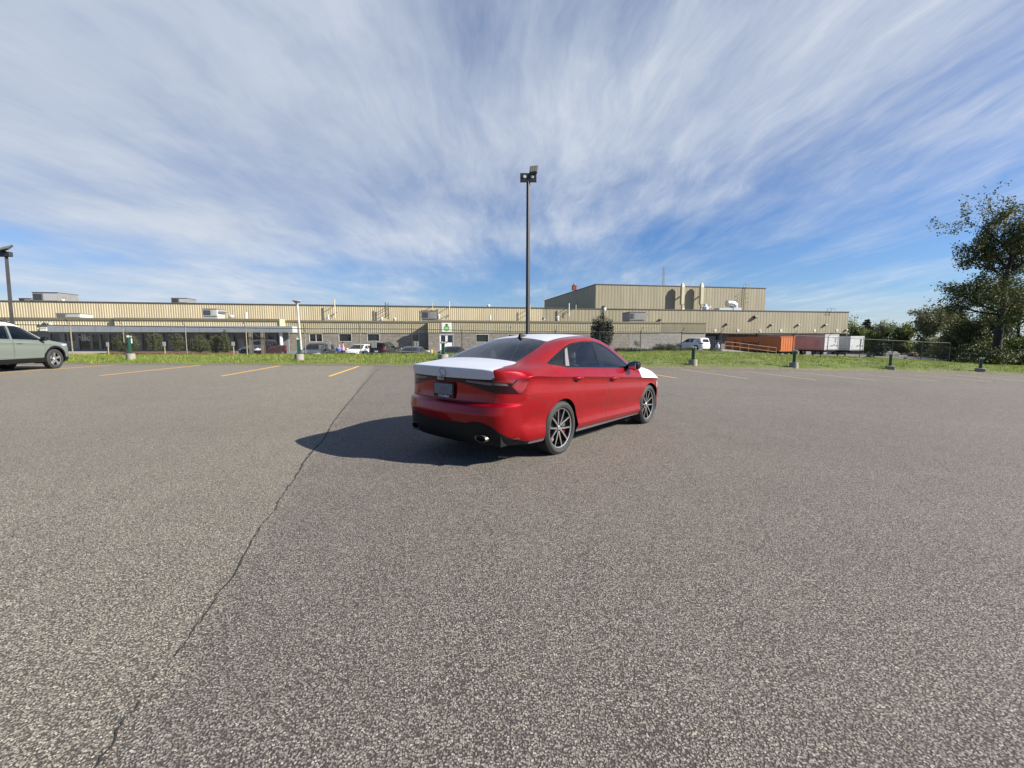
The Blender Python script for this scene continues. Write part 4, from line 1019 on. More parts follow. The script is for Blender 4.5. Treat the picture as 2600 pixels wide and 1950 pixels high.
def asphalt_mat(name, stone, binder, contrast, patch, hue=(1,1,1)):
    m = bpy.data.materials.new(name); m.use_nodes = True; t = NT(m.node_tree); b = t.n['Principled BSDF']
    g = t.node('ShaderNodeTexCoord').outputs['Object']
    wob = t.node('ShaderNodeVectorMath', operation='ADD', inp={0: g, 1: t.node('ShaderNodeVectorMath', operation='SCALE', inp={0: t.node('ShaderNodeTexNoise', inp={'Vector': g, 'Scale': 60.0, 'Detail': 2.0}).outputs['Color'], 'Scale': 0.012}).outputs[0]}).outputs[0]
    v1 = t.node('ShaderNodeTexVoronoi', inp={'Vector': wob, 'Scale': 122.0, 'Randomness': 1.0})
    v2 = t.node('ShaderNodeTexVoronoi', inp={'Vector': wob, 'Scale': 280.0})
    sc1 = t.node('ShaderNodeSeparateColor', inp={0: v1.outputs['Color']}); sc2 = t.node('ShaderNodeSeparateColor', inp={0: v2.outputs['Color']})
    edge1 = t.ramp(v1.outputs['Distance'], [(0.42, 1.0), (0.68, 0.0)])
    tone = t.ramp(sc1.outputs[0], [(0.0, tuple(lerp(a, b_, .12) for a, b_ in zip(binder, stone))), (0.25, tuple(lerp(a, b_, .45) for a, b_ in zip(binder, stone))), (0.60, tuple(lerp(a, b_, .85) for a, b_ in zip(binder, stone))), (0.90, tuple(s*1.12 for s in stone)), (0.99, tuple(min(1, s*1.6) for s in stone))])
    fine = t.ramp(sc2.outputs[1], [(0.0, 0.45), (0.6, 1.0), (1.0, 1.45)])
    c = t.mix(edge1, binder, tone)
    c = t.mix(0.55*contrast, c, t.mix(1.0, c, t.node('ShaderNodeCombineColor', inp={0: fine, 1: fine, 2: fine}).outputs[0], 'MULTIPLY'))
    big = t.noise(g, 0.22, 5, 0.6); mid = t.noise(t.mapping(g, scale=(1, 1.6, 1)), 1.7, 5, 0.65); tr = t.noise(t.mapping(g, scale=(.25, 2.2, 1), rot=(0,0,R(8))), 0.9, 4, .6)
    f = t.math('ADD', t.math('MULTIPLY', big, patch), t.math('ADD', t.math('MULTIPLY', mid, patch*.45), t.math('MULTIPLY', tr, patch*.4)))
    k = t.math('ADD', 1.0-patch*.93, f)
    kc = t.node('ShaderNodeCombineColor', inp={0: k, 1: k, 2: t.math('MULTIPLY', k, 0.985)}).outputs[0]
    c = t.mix(1.0, c, kc, 'MULTIPLY')
    # old oil drips and dark spots
    sp_ = t.noise(g, 0.9, 2, 0.4); c = t.mix(t.ramp(sp_, [(0.74, 0.0), (0.80, 0.22)]), c, binder)
    # two paving passes meet at the joint: the right one is a shade darker, with a ragged edge
    sxyz = t.node('ShaderNodeSeparateXYZ', inp={0: g}); dl_ = t.math('ADD', t.math('ADD', sxyz.outputs[0], t.math('MULTIPLY', sxyz.outputs[1], .268)), t.math('ADD', .92, t.math('MULTIPLY', t.math('SUBTRACT', t.noise(g, 2.5, 5, .65), .5), .45)))
    side_ = t.ramp(t.math('ADD', t.math('MULTIPLY', dl_, .5), .5), [(.44, 0.0), (.52, 1.0)])
    c = t.mix(side_, t.mix(1.0, c, (1.09,1.09,1.05), 'MULTIPLY'), t.mix(1.0, c, (.88,.865,.88), 'MULTIPLY'))
    t.l.new(c, b.inputs['Base Color']); b.inputs['Roughness'].default_value = 0.82; b.inputs['Specular IOR Level'].default_value = 0.35
    h = t.math('ADD', t.math('MULTIPLY', edge1, 0.7), t.math('MULTIPLY', sc1.outputs[2], 0.5))
    bn = t.node('ShaderNodeBump', inp={'Height': h, 'Strength': 0.75, 'Distance': 0.006}); t.l.new(bn.outputs[0], b.inputs['Normal'])
    MATS[name] = m; return m
ASPH = asphalt_mat('worn_asphalt', (0.292,0.261,0.222), (0.058,0.052,0.046), 0.7, 0.38)
ASPH2 = mat('yard_asphalt', (0.115,0.112,0.108), .9, var=.25, vscale=.6)

xs_ = sorted(set([-160,-120,-90,-70,-60,80,100,130,160]+list(np.arange(-50, 72, 1.0).tolist())))
rows = []
for j in range(26):
    r = []
    for x in xs_:
        ye = y_edge(x)+.25; y0 = -40; f = j/25; y = y0+(ye-y0)*f; r.append((x, y, lotz(x, y)))
    rows.append(r)
gridmesh('car_park', rows, ASPH)
bg_ = MB(); bg_.quad((-1600,-1200,-3.4),(1600,-1200,-3.4),(1600,1800,-3.4),(-1600,1800,-3.4))
bg_.build('ground', [mat('far_ground', (.07,.085,.035), 1.0, var=.4, vscale=.02)], fix=False)['kind'] = 'structure'

# grass verge between the car park and the fence
def vnoise(x, y, s):
    return math.sin(x*s*1.3+1.7*math.sin(y*s*.9))*math.cos(y*s*1.7+1.1*math.sin(x*s*.7))
def verge_h(x, y):
    ye = y_edge(x); s = y-ye
    return ground(x, y) + (0.035*vnoise(x, y, 1.9)+.02*vnoise(x+9, y+4, 5.1))*min(1, max(0, s)/1.0) + .03*min(1, max(0, s)/.25)
gm = bpy.data.materials.new('verge_turf'); gm.use_nodes = True; t = NT(gm.node_tree); b = t.n['Principled BSDF']
g = t.node('ShaderNodeTexCoord').outputs['Object']
at_ = t.node('ShaderNodeAttribute', attribute_name='edge').outputs['Fac']
n1 = t.noise(g, 1.1, 6, .65); n2 = t.noise(t.mapping(g, scale=(1,1,1)), 14.0, 4, .7); n3 = t.noise(t.mapping(g, scale=(.5,1.6,1)), .5, 4, .6)
gc = t.ramp(t.math('ADD', t.math('MULTIPLY', n1, .6), t.math('MULTIPLY', n2, .4)), [(.30,(.020,.035,.008)),(.46,(.085,.12,.014)),(.60,(.145,.185,.024)),(.75,(.19,.20,.05))])
dirt = t.ramp(n2, [(.3,(.085,.068,.045)),(.7,(.20,.165,.115))])
df = t.ramp(t.math('ADD', at_, t.math('MULTIPLY', t.math('SUBTRACT', n1, .5), 1.6)), [(.16, 1.0), (.40, 0.0)])
dp = t.ramp(t.math('ADD', n3, t.math('MULTIPLY', n1, .25)), [(.68, 0.0), (.78, .8)])
t.l.new(t.mix(t.math('MAXIMUM', df, dp), gc, dirt), b.inputs['Base Color']); b.inputs['Roughness'].default_value = .9
t.l.new(t.node('ShaderNodeBump', inp={'Height': n2, 'Strength': .9, 'Distance': .06}).outputs[0], b.inputs['Normal'])
rows, ed = [], []
gx = [-130,-90,-65]+list(np.arange(-50, 75, .4).tolist())+[85,110,150]
for j in range(34):
    r = []
    for x in gx:
        ye = y_edge(x); yf = y_fence(x)+4.8; f = j/33; y = ye-.12+(yf-ye)*f + (.22*vnoise(x, 3, 1.1)+.12*vnoise(x, 1, 3.3)+.06*vnoise(x,5,9.0) if j == 0 else 0)
        z = verge_h(x, y) if j else lotz(x, y)+.006
        r.append((x, y, z)); ed.append(max(0, (y-ye))/1.6)
    rows.append(r)
gridmesh('grass_verge', rows, gm, attr=('edge', ed))
# blades
def blades(name, pts, hts, wds, m, lean=.5, seed=3):
    rg = np.random.default_rng(seed); n = len(pts); P = np.array(pts, dtype=np.float32)
    a = rg.uniform(0, 2*np.pi, n); l = rg.uniform(.1, lean, n); la = rg.uniform(0, 2*np.pi, n)
    w = np.stack([np.cos(a), np.sin(a), np.zeros(n)], 1)*np.array(wds)[:, None]*.5
    tip = P + np.stack([np.cos(la)*l, np.sin(la)*l, np.ones(n)], 1)*np.array(hts)[:, None]
    V_ = np.stack([P-w, P+w, tip], 1).reshape(-1, 3)
    me = bpy.data.meshes.new(name); me.vertices.add(3*n); me.vertices.foreach_set('co', V_.ravel())
    me.loops.add(3*n); me.loops.foreach_set('vertex_index', np.arange(3*n)); me.polygons.add(n)
    me.polygons.foreach_set('loop_start', np.arange(0, 3*n, 3)); me.materials.append(m); me.update(calc_edges=True)
    return link(name, me)
grm = bpy.data.materials.new('grass_blades'); grm.use_nodes = True; t = NT(grm.node_tree); b = t.n['Principled BSDF']
gi = t.node('ShaderNodeNewGeometry').outputs['Random Per Island']; g = t.node('ShaderNodeTexCoord').outputs['Object']
cc_ = t.ramp(t.math('ADD', t.math('MULTIPLY', gi, .5), t.math('MULTIPLY', t.noise(g, .9, 4, .6), .55)), [(.22,(.055,.080,.010)),(.42,(.14,.19,.020)),(.62,(.22,.27,.035)),(.82,(.33,.33,.10))])
t.l.new(cc_, b.inputs['Base Color']); b.inputs['Roughness'].default_value = .7
tb_ = t.node('ShaderNodeBsdfTranslucent', inp={'Color': cc_}); mx = t.node('ShaderNodeMixShader', inp={0: .3, 1: b.outputs[0], 2: tb_.outputs[0]}); t.l.new(mx.outputs[0], t.n['Material Output'].inputs[0])
pts, hs, ws_ = [], [], []
rr_ = random.Random(5)
while len(pts) < 120000:
    x = rr_.uniform(-40, 56); ye = y_edge(x); yf = y_fence(x)+1.2; s = rr_.random()**1.15*(yf-ye); y = ye+s
    if s < 1.3 and rr_.random() > (s/1.3)**1.2*(.6+.4*vnoise(x, y, 2.1)): continue
    if vnoise(x*1.0, y*1.6, .55) > .72 and rr_.random() < .8: continue
    h = rr_.uniform(.05,.14)*(1+.5*vnoise(x, y, 1.4))
    pts.append((x, y, verge_h(x, y)-.01)); hs.append(h); ws_.append(rr_.uniform(.012,.035))
tag(blades('grass', pts, hs, ws_, grm, .8), 'short spring grass growing on the verge', 'grass', kind='stuff')
# ground behind the fence
rows = []
gx2 = [-300,-200,-130,-100,-75]+list(np.arange(-64, 92, 2.0).tolist())+[110,150,220,320]
for y_i in range(40):
    r = []
    for x in gx2:
        y0 = y_fence(x)+3.9; y = y0 + 260*(y_i/39)**2.0; r.append((x, y, ground(x, y)-.004))
    rows.append(r)
ym = bpy.data.materials.new('yard_surface'); ym.use_nodes = True; t = NT(ym.node_tree); b = t.n['Principled BSDF']; g = t.node('ShaderNodeTexCoord').outputs['Object']
t.l.new(t.ramp(t.noise(g, .35, 6, .65), [(.3,(.10,.098,.098)),(.7,(.19,.185,.18))]), b.inputs['Base Color']); b.inputs['Roughness'].default_value = .9
gridmesh('yard', rows, ym)

# joint and cracks in the paving
seam_px = [(962,935),(921,979),(880,1030),(848,1068),(823,1115),(769,1175),(750,1210),(703,1286),(665,1337),(633,1387),(551,1517),(468,1625),(392,1720),(335,1805),(266,1913),(235,1960),(180,2060)]
sp = [march(px, py, lotz) for px, py in seam_px]
def strip(name, path, w0, m, seed=1, lift=.004, jag=.5, kind='structure', step=.04, gap=0.0):
    rs = random.Random(seed); L, Rr = [], []; pts = []
    for a, b_ in zip(path, path[1:]):
        d = (b_-a).length; n = max(1, int(d/step))
        for k in range(n): pts.append(a.lerp(b_, k/n))
    pts.append(path[-1]); off = 0
    vs, fs = [], []
    for i, p in enumerate(pts):
        d = (pts[min(i+1, len(pts)-1)]-pts[max(0, i-1)]); d.z = 0; d.normalize(); n = Vector((-d.y, d.x, 0))
        off = off*.86 + rs.uniform(-1, 1)*w0*jag
        w = w0*(.35+rs.random()*1.0); w *= 1 if jag > 0 else 0
        if jag == 0: w = w0/2
        for s in (1, -1):
            q = p + n*(off + s*w if jag > 0 else s*w); vs.append((q.x, q.y, lotz(q.x, q.y)+lift))
        if i and not (gap and math.sin(i*.13)+math.sin(i*.057+2)+rs.uniform(-.9,.9) < gap): fs.append((2*i-2, 2*i-1, 2*i+1, 2*i))
    me = bpy.data.meshes.new(name); me.from_pydata(vs, [], fs); me.materials.append(m); o = link(name, me); o['kind'] = kind; return o
crm = mat('crack_tar', (.035,.031,.028), .9, var=.6, vscale=40)
strip('paving_joint', sp[:7], .012, crm, 2, jag=.5)
strip('paving_joint', sp[6:11], .0050, crm, 5, jag=1.3, step=.03, gap=-1.9)
strip('paving_joint', sp[10:], .0036, crm, 6, jag=2.0, step=.015, gap=-1.5)
for i, ((a, b_), w) in enumerate([(((180,1480),(420,1500)),.004),(((1480,1330),(1900,1290)),.004),(((560,985),(800,992)),.008),(((1900,1010),(2500,1022)),.010),(((1900,1075),(2300,1060)),.006)][:0]):
    strip('crack', [march(*a, lotz), march(*b_, lotz)], w, crm, 20+i, jag=1.0)
yel = bpy.data.materials.new('yellow_line_paint'); yel.use_nodes = True; t = NT(yel.node_tree); b = t.n['Principled BSDF']; g = t.node('ShaderNodeTexCoord').outputs['Object']
wear = t.ramp(t.noise(g, 26, 5, .7), [(.46, 0.0), (.64, .7)])
t.l.new(t.mix(wear, (.78,.44,.04), (.26,.20,.12)), b.inputs['Base Color']); b.inputs['Roughness'].default_value = .8
yel2 = yel.copy(); yel2.name = 'faded_line_paint'
for n in yel2.node_tree.nodes:
    if n.type == 'MIX': n.inputs[6].default_value = (.50,.40,.22,1)
    if n.type == 'VALTORGB': n.color_ramp.elements[0].position = .32; n.color_ramp.elements[1].position = .56
for i, (a, b_) in enumerate([((-150,957.5),(291,926.6)),((253,954),(516,926.8)),((563,955),(712,928.7)),((836,955.7),(911,930.2)),((1640,948),(1717,960)),((1727,937.5),(1900,962)),((1881,941.5),(2072,965)),((2005,943.5),(2226,966)),((2178,950),(2380,968)),((2308,951),(2517,969)),((2430,953),(2640,971))]):
    strip('parking_line', [march(*a, lotz), march(*b_, lotz)], .11, yel if i < 5 else yel2, 40+i, lift=.005, jag=0, step=.5)

# ------------------------------------------------------------------ building
TH = math.atan(AT); CA, SA = math.cos(TH), math.sin(TH)
def fpt(Y0, s, d, z):
    """facade coordinates: s along the wall, d outwards, z up; Y0 is the wall's line"""
    return Vector((s*CA + d*SA, Y0 + s*SA - d*CA, z))
def fx(Y0): return lambda v: fpt(Y0, v.x, v.y, v.z)
def fs_(px, py, Y0):
    p = on_line(px, py, Y0, AT); return p.x/CA, p.z
def sx(px, Y0): return fs_(px, 850, Y0)[0]
def zx(px, py, Y0): return fs_(px, py, Y0)[1]

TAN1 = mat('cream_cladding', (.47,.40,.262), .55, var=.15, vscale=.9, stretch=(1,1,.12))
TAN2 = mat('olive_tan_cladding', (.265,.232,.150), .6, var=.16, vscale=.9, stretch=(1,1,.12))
CAPM = mat('brown_coping', (.155,.135,.085), .6, var=.15)
DCAP = mat('dark_coping', (.06,.055,.05), .6)
def corrug(name, Y0, s0, s1, z0, z1, m, parent, pitch=.30, dep=.035, d=0.0, duty=.5, label=None, zf0=None):
    """profiled metal sheet, one vertical rib per pitch"""
    vs, fs = [], []; s = s0; pr = []
    a, b_ = pitch*duty*.88, pitch*.08
    while s < s1:
        for q, e in ((0, dep), (a, dep), (a+b_, 0), (pitch-b_, 0)):
            if s+q <= s1: pr.append((s+q, e))
        s += pitch
    pr.append((s1, pr[-1][1]))
    for q, e in pr:
        zb3 = z0 if zf0 is None else zf0(q)
        vs += [fpt(Y0, q, d+e, zb3), fpt(Y0, q, d+e, z1)]
    fs = [(2*i, 2*i+2, 2*i+3, 2*i+1) for i in range(len(pr)-1)]
    me = bpy.data.meshes.new(name); me.from_pydata([tuple(v) for v in vs], [], fs); me.materials.append(m); o = link(name, me, None, parent)
    if label: o['label'] = label
    return o
def brick(name, c1, c2, mortar, rot=TH, bw=.40, bh=.20, ms=.012):
    m = bpy.data.materials.new(name); m.use_nodes = True; t = NT(m.node_tree); b = t.n['Principled BSDF']; g = t.node('ShaderNodeTexCoord').outputs['Object']
    gg = t.mapping(g, rot=(0,0,-rot)); sp_ = t.node('ShaderNodeSeparateXYZ', inp={0: gg}); v = t.node('ShaderNodeCombineXYZ', inp={0: sp_.outputs[0], 1: sp_.outputs[2], 2: 0.0}).outputs[0]
    br = t.node('ShaderNodeTexBrick', inp={'Vector': v, 'Color1': tuple(c1)+(1,), 'Color2': tuple(c2)+(1,), 'Mortar': tuple(mortar)+(1,), 'Scale': 1.0, 'Mortar Size': ms, 'Brick Width': bw, 'Row Height': bh, 'Bias': 0.0})
    n = t.noise(g, 3.0, 5, .6); t.l.new(t.mix(1.0, br.outputs[0], t.ramp(n, [(.25,(.72,.72,.72)),(.75,(1.12,1.1,1.08))]), 'MULTIPLY'), b.inputs['Base Color']); b.inputs['Roughness'].default_value = .9
    t.l.new(t.node('ShaderNodeBump', inp={'Height': br.outputs['Fac'], 'Strength': .5, 'Distance': -.01}).outputs[0], b.inputs['Normal'])
    MATS[name] = m; return m
BLK = brick('block_wall', (.27,.245,.205), (.21,.19,.16), (.10,.09,.075))
BLK2 = brick('grey_block_wall', (.30,.285,.26), (.25,.235,.215), (.15,.14,.13))
WFR = mat('pale_window_frame', (.50,.48,.43), .5)
WPANE = mat('dark_window_pane', (.012,.014,.016), .06, spec=.8)
DGREY = mat('shop_front_frame', (.20,.205,.21), .5)
bld = empty('factory_building'); tag(bld, 'long low tan factory with ribbed metal cladding and a taller hall behind', 'building')
UY = 74.0; AYf = AY0
zu = zx(1300, 782.3, UY); sL = -130.0
sR = sx(2151, UY); sM = sx(1378, UY)
gs = lambda Y0: (lambda s: ground(fpt(Y0, s, 0, 0).x, fpt(Y0, s, 0, 0).y)-.3)
corrug('upper_wall', UY, sL, sM, 0, zu, TAN1, bld, .31, .026, duty=.5, label='cream ribbed upper wall')
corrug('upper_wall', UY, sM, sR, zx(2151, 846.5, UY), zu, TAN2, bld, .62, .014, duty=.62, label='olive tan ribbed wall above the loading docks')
c = MB(); X = fx(UY)
c.box(sL, sR+.05, -.25, .09, zu, zu+.16, X); c.build('coping', [DCAP], bld)
c = MB(); c.box(sL, sR, -60, -.02, zu-.6, zu-.5, X); c.box(sR-.12, sR-.02, -60, -.03, -2.2, zu, X); c.box(sL, sx(1736, UY), -.35, -.02, -1.0, zu, X); c.box(sx(1736, UY), sR-.12, -.35, -.02, zx(2151, 846.5, UY)+.03, zu, X); c.build('roof', [mat('roof_gravel', (.20,.19,.17), .95)], bld)
# recessed loading dock wall on the right
zd = zx(2151, 846.5, UY); s1730 = sx(1736, UY)
c = MB(); c.box(s1730, sR-.14, -1.6, -1.3, -2.6, zd+.3, X); c.build('dock_wall', [mat('dock_wall_paint', (.20,.185,.15), .8, var=.2)], bld)
c = MB(); c.box(s1730, sR-.02, -1.3, -.02, zd, zd+.02, X); c.build('soffit', [DCAP], bld)
for k, (p0, p1, z0p, z1p) in enumerate([(1797,1829,853,888),(1868,1900,856,900),(1960,1990,856,900),(2060,2085,856,900),(2105,2130,856,900)]):
    a, b_ = sx(p0, UY), sx(p1, UY); zt, zbm = zx(p0, z0p, UY), zx(p0, z1p, UY)
    c = MB(); c.box(a, b_, -1.3, -1.24, zbm, zt, X); f = c.build('dock_door', [mat('dock_door_paint', (.24,.24,.235), .7)], bld)
    c = MB(); c.box(a-.25, a, -1.3, -.9, zbm, zt+.25, X); c.box(b_, b_+.25, -1.3, -.9, zbm, zt+.25, X); c.box(a, b_, -1.3, -.9, zt, zt+.25, X); c.build('dock_seal', [BLACKP], f)
# dock numbers (small white squares) and wall lamps
for k, px in enumerate((1816,1873.5,1930,1983,2068,2125)):
    s, z = fs_(px, 839, UY); c = MB(); c.box(s-.2, s+.2, .05, .07, z-.22, z+.22, X); sg_ = c.build('dock_number_board', [mat('white_sign', (.72,.70,.62), .6)], bld)
    text_mesh(str(k+1), .34, .002, 'dock_number', BLACKP, sg_, Matrix.Translation(fpt(UY, s, .075, z)) @ Matrix.Rotation(TH, 4, 'Z') @ Matrix.Rotation(math.pi/2, 4, 'X'), .004)
lampm = mat('bronze_lamp', (.05,.045,.04), .5)
for k, (px, py, big) in enumerate([(1845,823,1),(1917,805,1.5),(1958,825,1),(2026,825,1),(2095,825,1),(2148,838,.8),(1676,812,1)]):
    s, z = fs_(px, py, UY); c = MB(); q = .22*big
    c.add([X(Vector(v)) for v in ((s-q,.06,z-q*.6),(s+q,.06,z-q*.6),(s+q,.06,z+q*.8),(s-q,.06,z+q*.8),(s-q,.06+q*1.6,z-q*.2),(s+q,.06+q*1.6,z-q*.2),(s+q,.06+q*1.0,z+q*.7),(s-q,.06+q*1.0,z+q*.7))],
          [(3,2,1,0),(4,5,6,7),(0,1,5,4),(1,2,6,5),(2,3,7,6),(3,0,4,7)])
    c.build('wall_lamp', [lampm], bld)
# tall hall
BY = 81.0; XB = fx(BY)
sb0, zb1 = fs_(1513, 722.5, BY); sb1 = sx(1938, BY)
pb = on_line(1513, 722.5, BY, AT)
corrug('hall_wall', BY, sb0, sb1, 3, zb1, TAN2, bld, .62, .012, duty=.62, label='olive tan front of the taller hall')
c = MB()
c.box(sb0, sb1, -.3, -.02, 3, zb1, XB); c.box(sb1-.1, sb1, -37, -.3, 3, zb1, XB); c.box(sb0, sb1-.1, -37, -36.7, 3, zb1, XB); c.box(sb0, sb1, -37, -.3, zb1-.5, zb1-.45, XB); c.build('hall_shell', [TAN2], bld)
vs, fs = [], []
n = int(37/.62)
for i in range(n+1):
    for q, e in ((0,.012),(.34,.012),(.39,0),(.57,0)):
        dd = -(i*.62+q)
        if dd < -37: break
        vs += [XB(Vector((sb0-e, dd, 3))), XB(Vector((sb0-e, dd, zb1)))]
me = bpy.data.meshes.new('hall_side'); me.from_pydata([tuple(v) for v in vs], [], [(2*i+2, 2*i, 2*i+1, 2*i+3) for i in range(len(vs)//2-1)]); me.materials.append(TAN2); link('hall_side_wall', me, None, bld)
c = MB(); c.box(sb0-.08, sb1+.05, -.3, .08, zb1, zb1+.14, XB); c.box(sb0-.08, sb0+.3, -37.1, -.3, zb1, zb1+.14, XB); c.build('coping', [DCAP], bld)
# low office wing: right section (front plane), middle section (recessed), left section with canopy
XA = fx(AYf); za = zx(1300, 814.5, AYf); zfb = zx(1300, 844.8, AYf)
sA, sB_, sC = sx(1087, AYf), sx(1676, AYf), sx(1793, AYf)
DEPTH = 1.55
def gface(s): 
    p = fpt(AYf, s, 0, 0); return ground(p.x, p.y+1)-.25
corrug('fascia', AYf, sA, sB_, zfb, za-.22, TAN1 if False else mat('tan_fascia', (.37,.325,.21), .55, var=.1, vscale=.5), bld, .235, .030, duty=.5, label='ribbed tan fascia above the white doors')
corrug('fascia', AYf, sB_, sC, zfb, zx(1750, 821, AYf)-.02, TAN2, bld, .16, .02, duty=.5, d=-.03, label='fine ribbed fascia at the right end')
c = MB(); c.box(sA-.05, sB_+.05, -.3, .10, za-.22, za, XA); c.box(sB_+.05, sC, -.3, .04, zx(1750,821,AYf)-.02, zx(1750,821,AYf)+.12, XA); c.build('fascia_coping', [CAPM], bld)
c = MB(); c.box(sA, sB_, -.28, -.02, zfb+.02, za-.23, XA); c.box(sB_, sC, -.28, -.06, zfb+.02, zx(1750,821,AYf)-.03, XA); c.box(sA+.002, sC, -15, -.28, zfb+.5, zfb+.6, XA); c.box(sA, sA+.1, -15, -.28, zfb-.1, za-.23, XA); c.build('fascia_backing', [mat('flashing', (.24,.21,.14), .6)], bld)
zw = gface((sA+sC)/2)-.5
def wall_with_holes(name, Y0, s0, s1, z0, z1, holes, m, parent, d=-.05, th=.3):
    """flat wall with rectangular openings, holes = (s0,s1,z0,z1)"""
    holes = sorted(holes); c = MB(); Xx = fx(Y0); s = s0
    for (a, b_, p, q) in holes:
        if a > s: c.box(s, a, d-th, d, z0, z1, Xx)
        if p > z0: c.box(a, b_, d-th, d, z0, p, Xx)
        if q < z1: c.box(a, b_, d-th, d, q, z1, Xx)
        s = b_
    if s < s1: c.box(s, s1, d-th, d, z0, z1, Xx)
    return c.build(name, [m], parent)
def window(Y0, a, b_, z0, z1, parent, mull=1, d=-.05, fm=None, pm=None, fw=.06):
    Xx = fx(Y0); c = MB(); c.box(a, b_, d-.16, d-.13, z0, z1, Xx); w = c.build('window', [pm or WPANE], parent)
    c = MB(); c.box(a, a+fw, d-.13, d+.02, z0, z1, Xx); c.box(b_-fw, b_, d-.13, d+.02, z0, z1, Xx); c.box(a+fw, b_-fw, d-.13, d+.02, z0, z0+fw, Xx); c.box(a+fw, b_-fw, d-.13, d+.02, z1-fw, z1, Xx)
    for k in range(mull):
        x = lerp(a, b_, (k+1)/(mull+1)); c.box(x-.025, x+.025, d-.13, d-.04, z0+fw, z1-fw, Xx)
    c.build('window_frame', [fm or WFR], w); return w
H1 = []
for p0, p1, q0, q1 in ((1208,1241,848.5,869),(1290,1323,848.5,869),(1372,1405,848.5,869)):
    H1.append((sx(p0, AYf), sx(p1, AYf), zx(p0, q1, AYf), zx(p0, q0, AYf)))
dr = (sx(1115.5, AYf), sx(1152, AYf), zx(1133, 889.5, AYf), zx(1133, 847.5, AYf))
wall_with_holes('block_wall', AYf, sA+.02, sx(1600, AYf), zw, zfb+.01, H1+[dr], BLK, bld)
wall_with_holes('block_wall', AYf, sx(1600, AYf), sx(1732, AYf), zw, zfb+.01, [], BLK2, bld)
PWM = mat('painted_wall', (.27,.25,.20), .8, var=.15)
for bx_ in ((sx(1732, AYf), sC-.05, -.5, -.12, zw-.2, zfb+.01), (sA+.02, sA+.3, -15, -.36, zw, zfb+.01), (sC-.3, sC-.06, -18, -.5, zw-1, za-.4)):
    c = MB(); c.box(*bx_, XA); c.build('end_wall', [PWM], bld)
for h in H1: window(AYf, *h, bld, 0)
# double door
a, b_, z0, z1 = dr; mid = (a+b_)/2
c = MB(); c.box(a, b_, -.25, -.2, z1-.14, z1, XA); c.box(a, a+.06, -.2, -.04, z0, z1, XA); c.box(b_-.06, b_, -.2, -.04, z0, z1, XA); c.box(a+.06, b_-.06, -.2, -.04, z1-.12, z1, XA); c.build('door_frame', [mat('door_frame_grey', (.42,.42,.40), .5)], bld)
for (l, r) in ((a+.06, mid-.01), (mid+.01, b_-.06)):
    c = MB(); c.box(l, r, -.16, -.11, z0, z1-.12, XA); dd = c.build('door', [mat('white_door', (.72,.72,.70), .5)], bld)
    c = MB(); c.box(l+.14, r-.14, -.108, -.10, z1-.12-.95, z1-.22, XA); c.build('door_pane', [WPANE], dd)
    c = MB(); c.box(r-.12 if l == a+.06 else l+.06, r-.06 if l == a+.06 else l+.12, -.108, -.04, z0+.95, z0+1.15, XA); c.build('door_handle', [STEEL], dd)
# sign: white board with a green jar-shaped emblem
s0, z1 = fs_(1121, 819.5, AYf); s1, z0 = fs_(1147, 843.0, AYf)
SGN = empty('company_sign', fpt(AYf, (s0+s1)/2, .08, z0)); tag(SGN, 'white square sign with a round green emblem above the double doors', 'sign')
SGN_I = Matrix.Translation(-Vector(SGN.location))
def sgo(mb, name, m):
    me = mb.mesh(name, m); me.transform(SGN_I); return link(name, me, None, SGN)
c = MB(); c.box(s0, s1, .056, .085, z0, z1, XA); sgo(c, 'sign_board', [mat('sign_white', (.66,.67,.62), .5, var=.06, vscale=6)])
cs, cz_ = (s0+s1)/2, (z0+z1)/2-.10
def disc(cx, cz, rx, rz, d0, d1, n=28, f=None):
    c = MB(); pts = [((cx+rx*math.cos(2*math.pi*k/n)), (cz+rz*math.sin(2*math.pi*k/n))) for k in range(n)]
    vs = [XA(Vector((x, d0, z))) for x, z in pts]+[XA(Vector((x, d1, z))) for x, z in pts]
    c.add(vs, [tuple(range(n, 2*n))]+[(k, (k+1) % n, n+(k+1) % n, n+k) for k in range(n)]); return c
sgo(disc(cs, cz_, .34, .34, .085, .092), 'green_emblem', [mat('sign_green', (.07,.26,.03), .5)])
sgo(disc(cs, cz_-.02, .25, .17, .092, .096), 'emblem_band', [mat('sign_lime', (.25,.52,.12), .5)])
c = MB(); c.box(cs-.12, cs+.12, .085, .093, cz_+.30, cz_+.52, XA); c.box(cs-.16, cs+.16, .085, .095, cz_+.46, cz_+.52, XA); sgo(c, 'emblem_neck', [mat('sign_dark_green', (.015,.06,.02), .5)])
# middle section
AYm = AYf + DEPTH/CA; XM = fx(AYm); sMl = sx(728, AYm)
zam, zfm = za-.06, zx(900, 845.5, AYm)
TANM = mat('tan_fascia')  if False else MATS['tan_fascia']
corrug('fascia', AYm, sMl-3, sA-.02, zfm, zam-.22, TANM, bld, .235, .030, duty=.5, label='ribbed tan fascia over the row of office windows')
c = MB(); c.box(sMl-3, sA-.02, -.3, .10, zam-.22, zam, XM); c.build('fascia_coping', [CAPM], bld)
c = MB(); c.box(sMl-3, sA-.02, -.28, -.02, zfm+.02, zam-.23, XM); c.box(sL, sA-.02, -14, -.28, zfm+.5, zfm+.6, XM); c.build('roof', [MATS['flashing']], bld)
H2 = []
for p0, p1, q0, q1 in ((784,818.6,846.6,868),(859,893,846.6,867.6),(931.5,964,846.8,867),(1044,1064,847.5,867)):
    H2.append((sx(p0, AYm), sx(p1, AYm), zx(p0, q1, AYm), zx(p0, q0, AYm)))
wall_with_holes('block_wall', AYm, sMl-3, sA+.3, zw, zfm+.01, H2, BLK, bld)
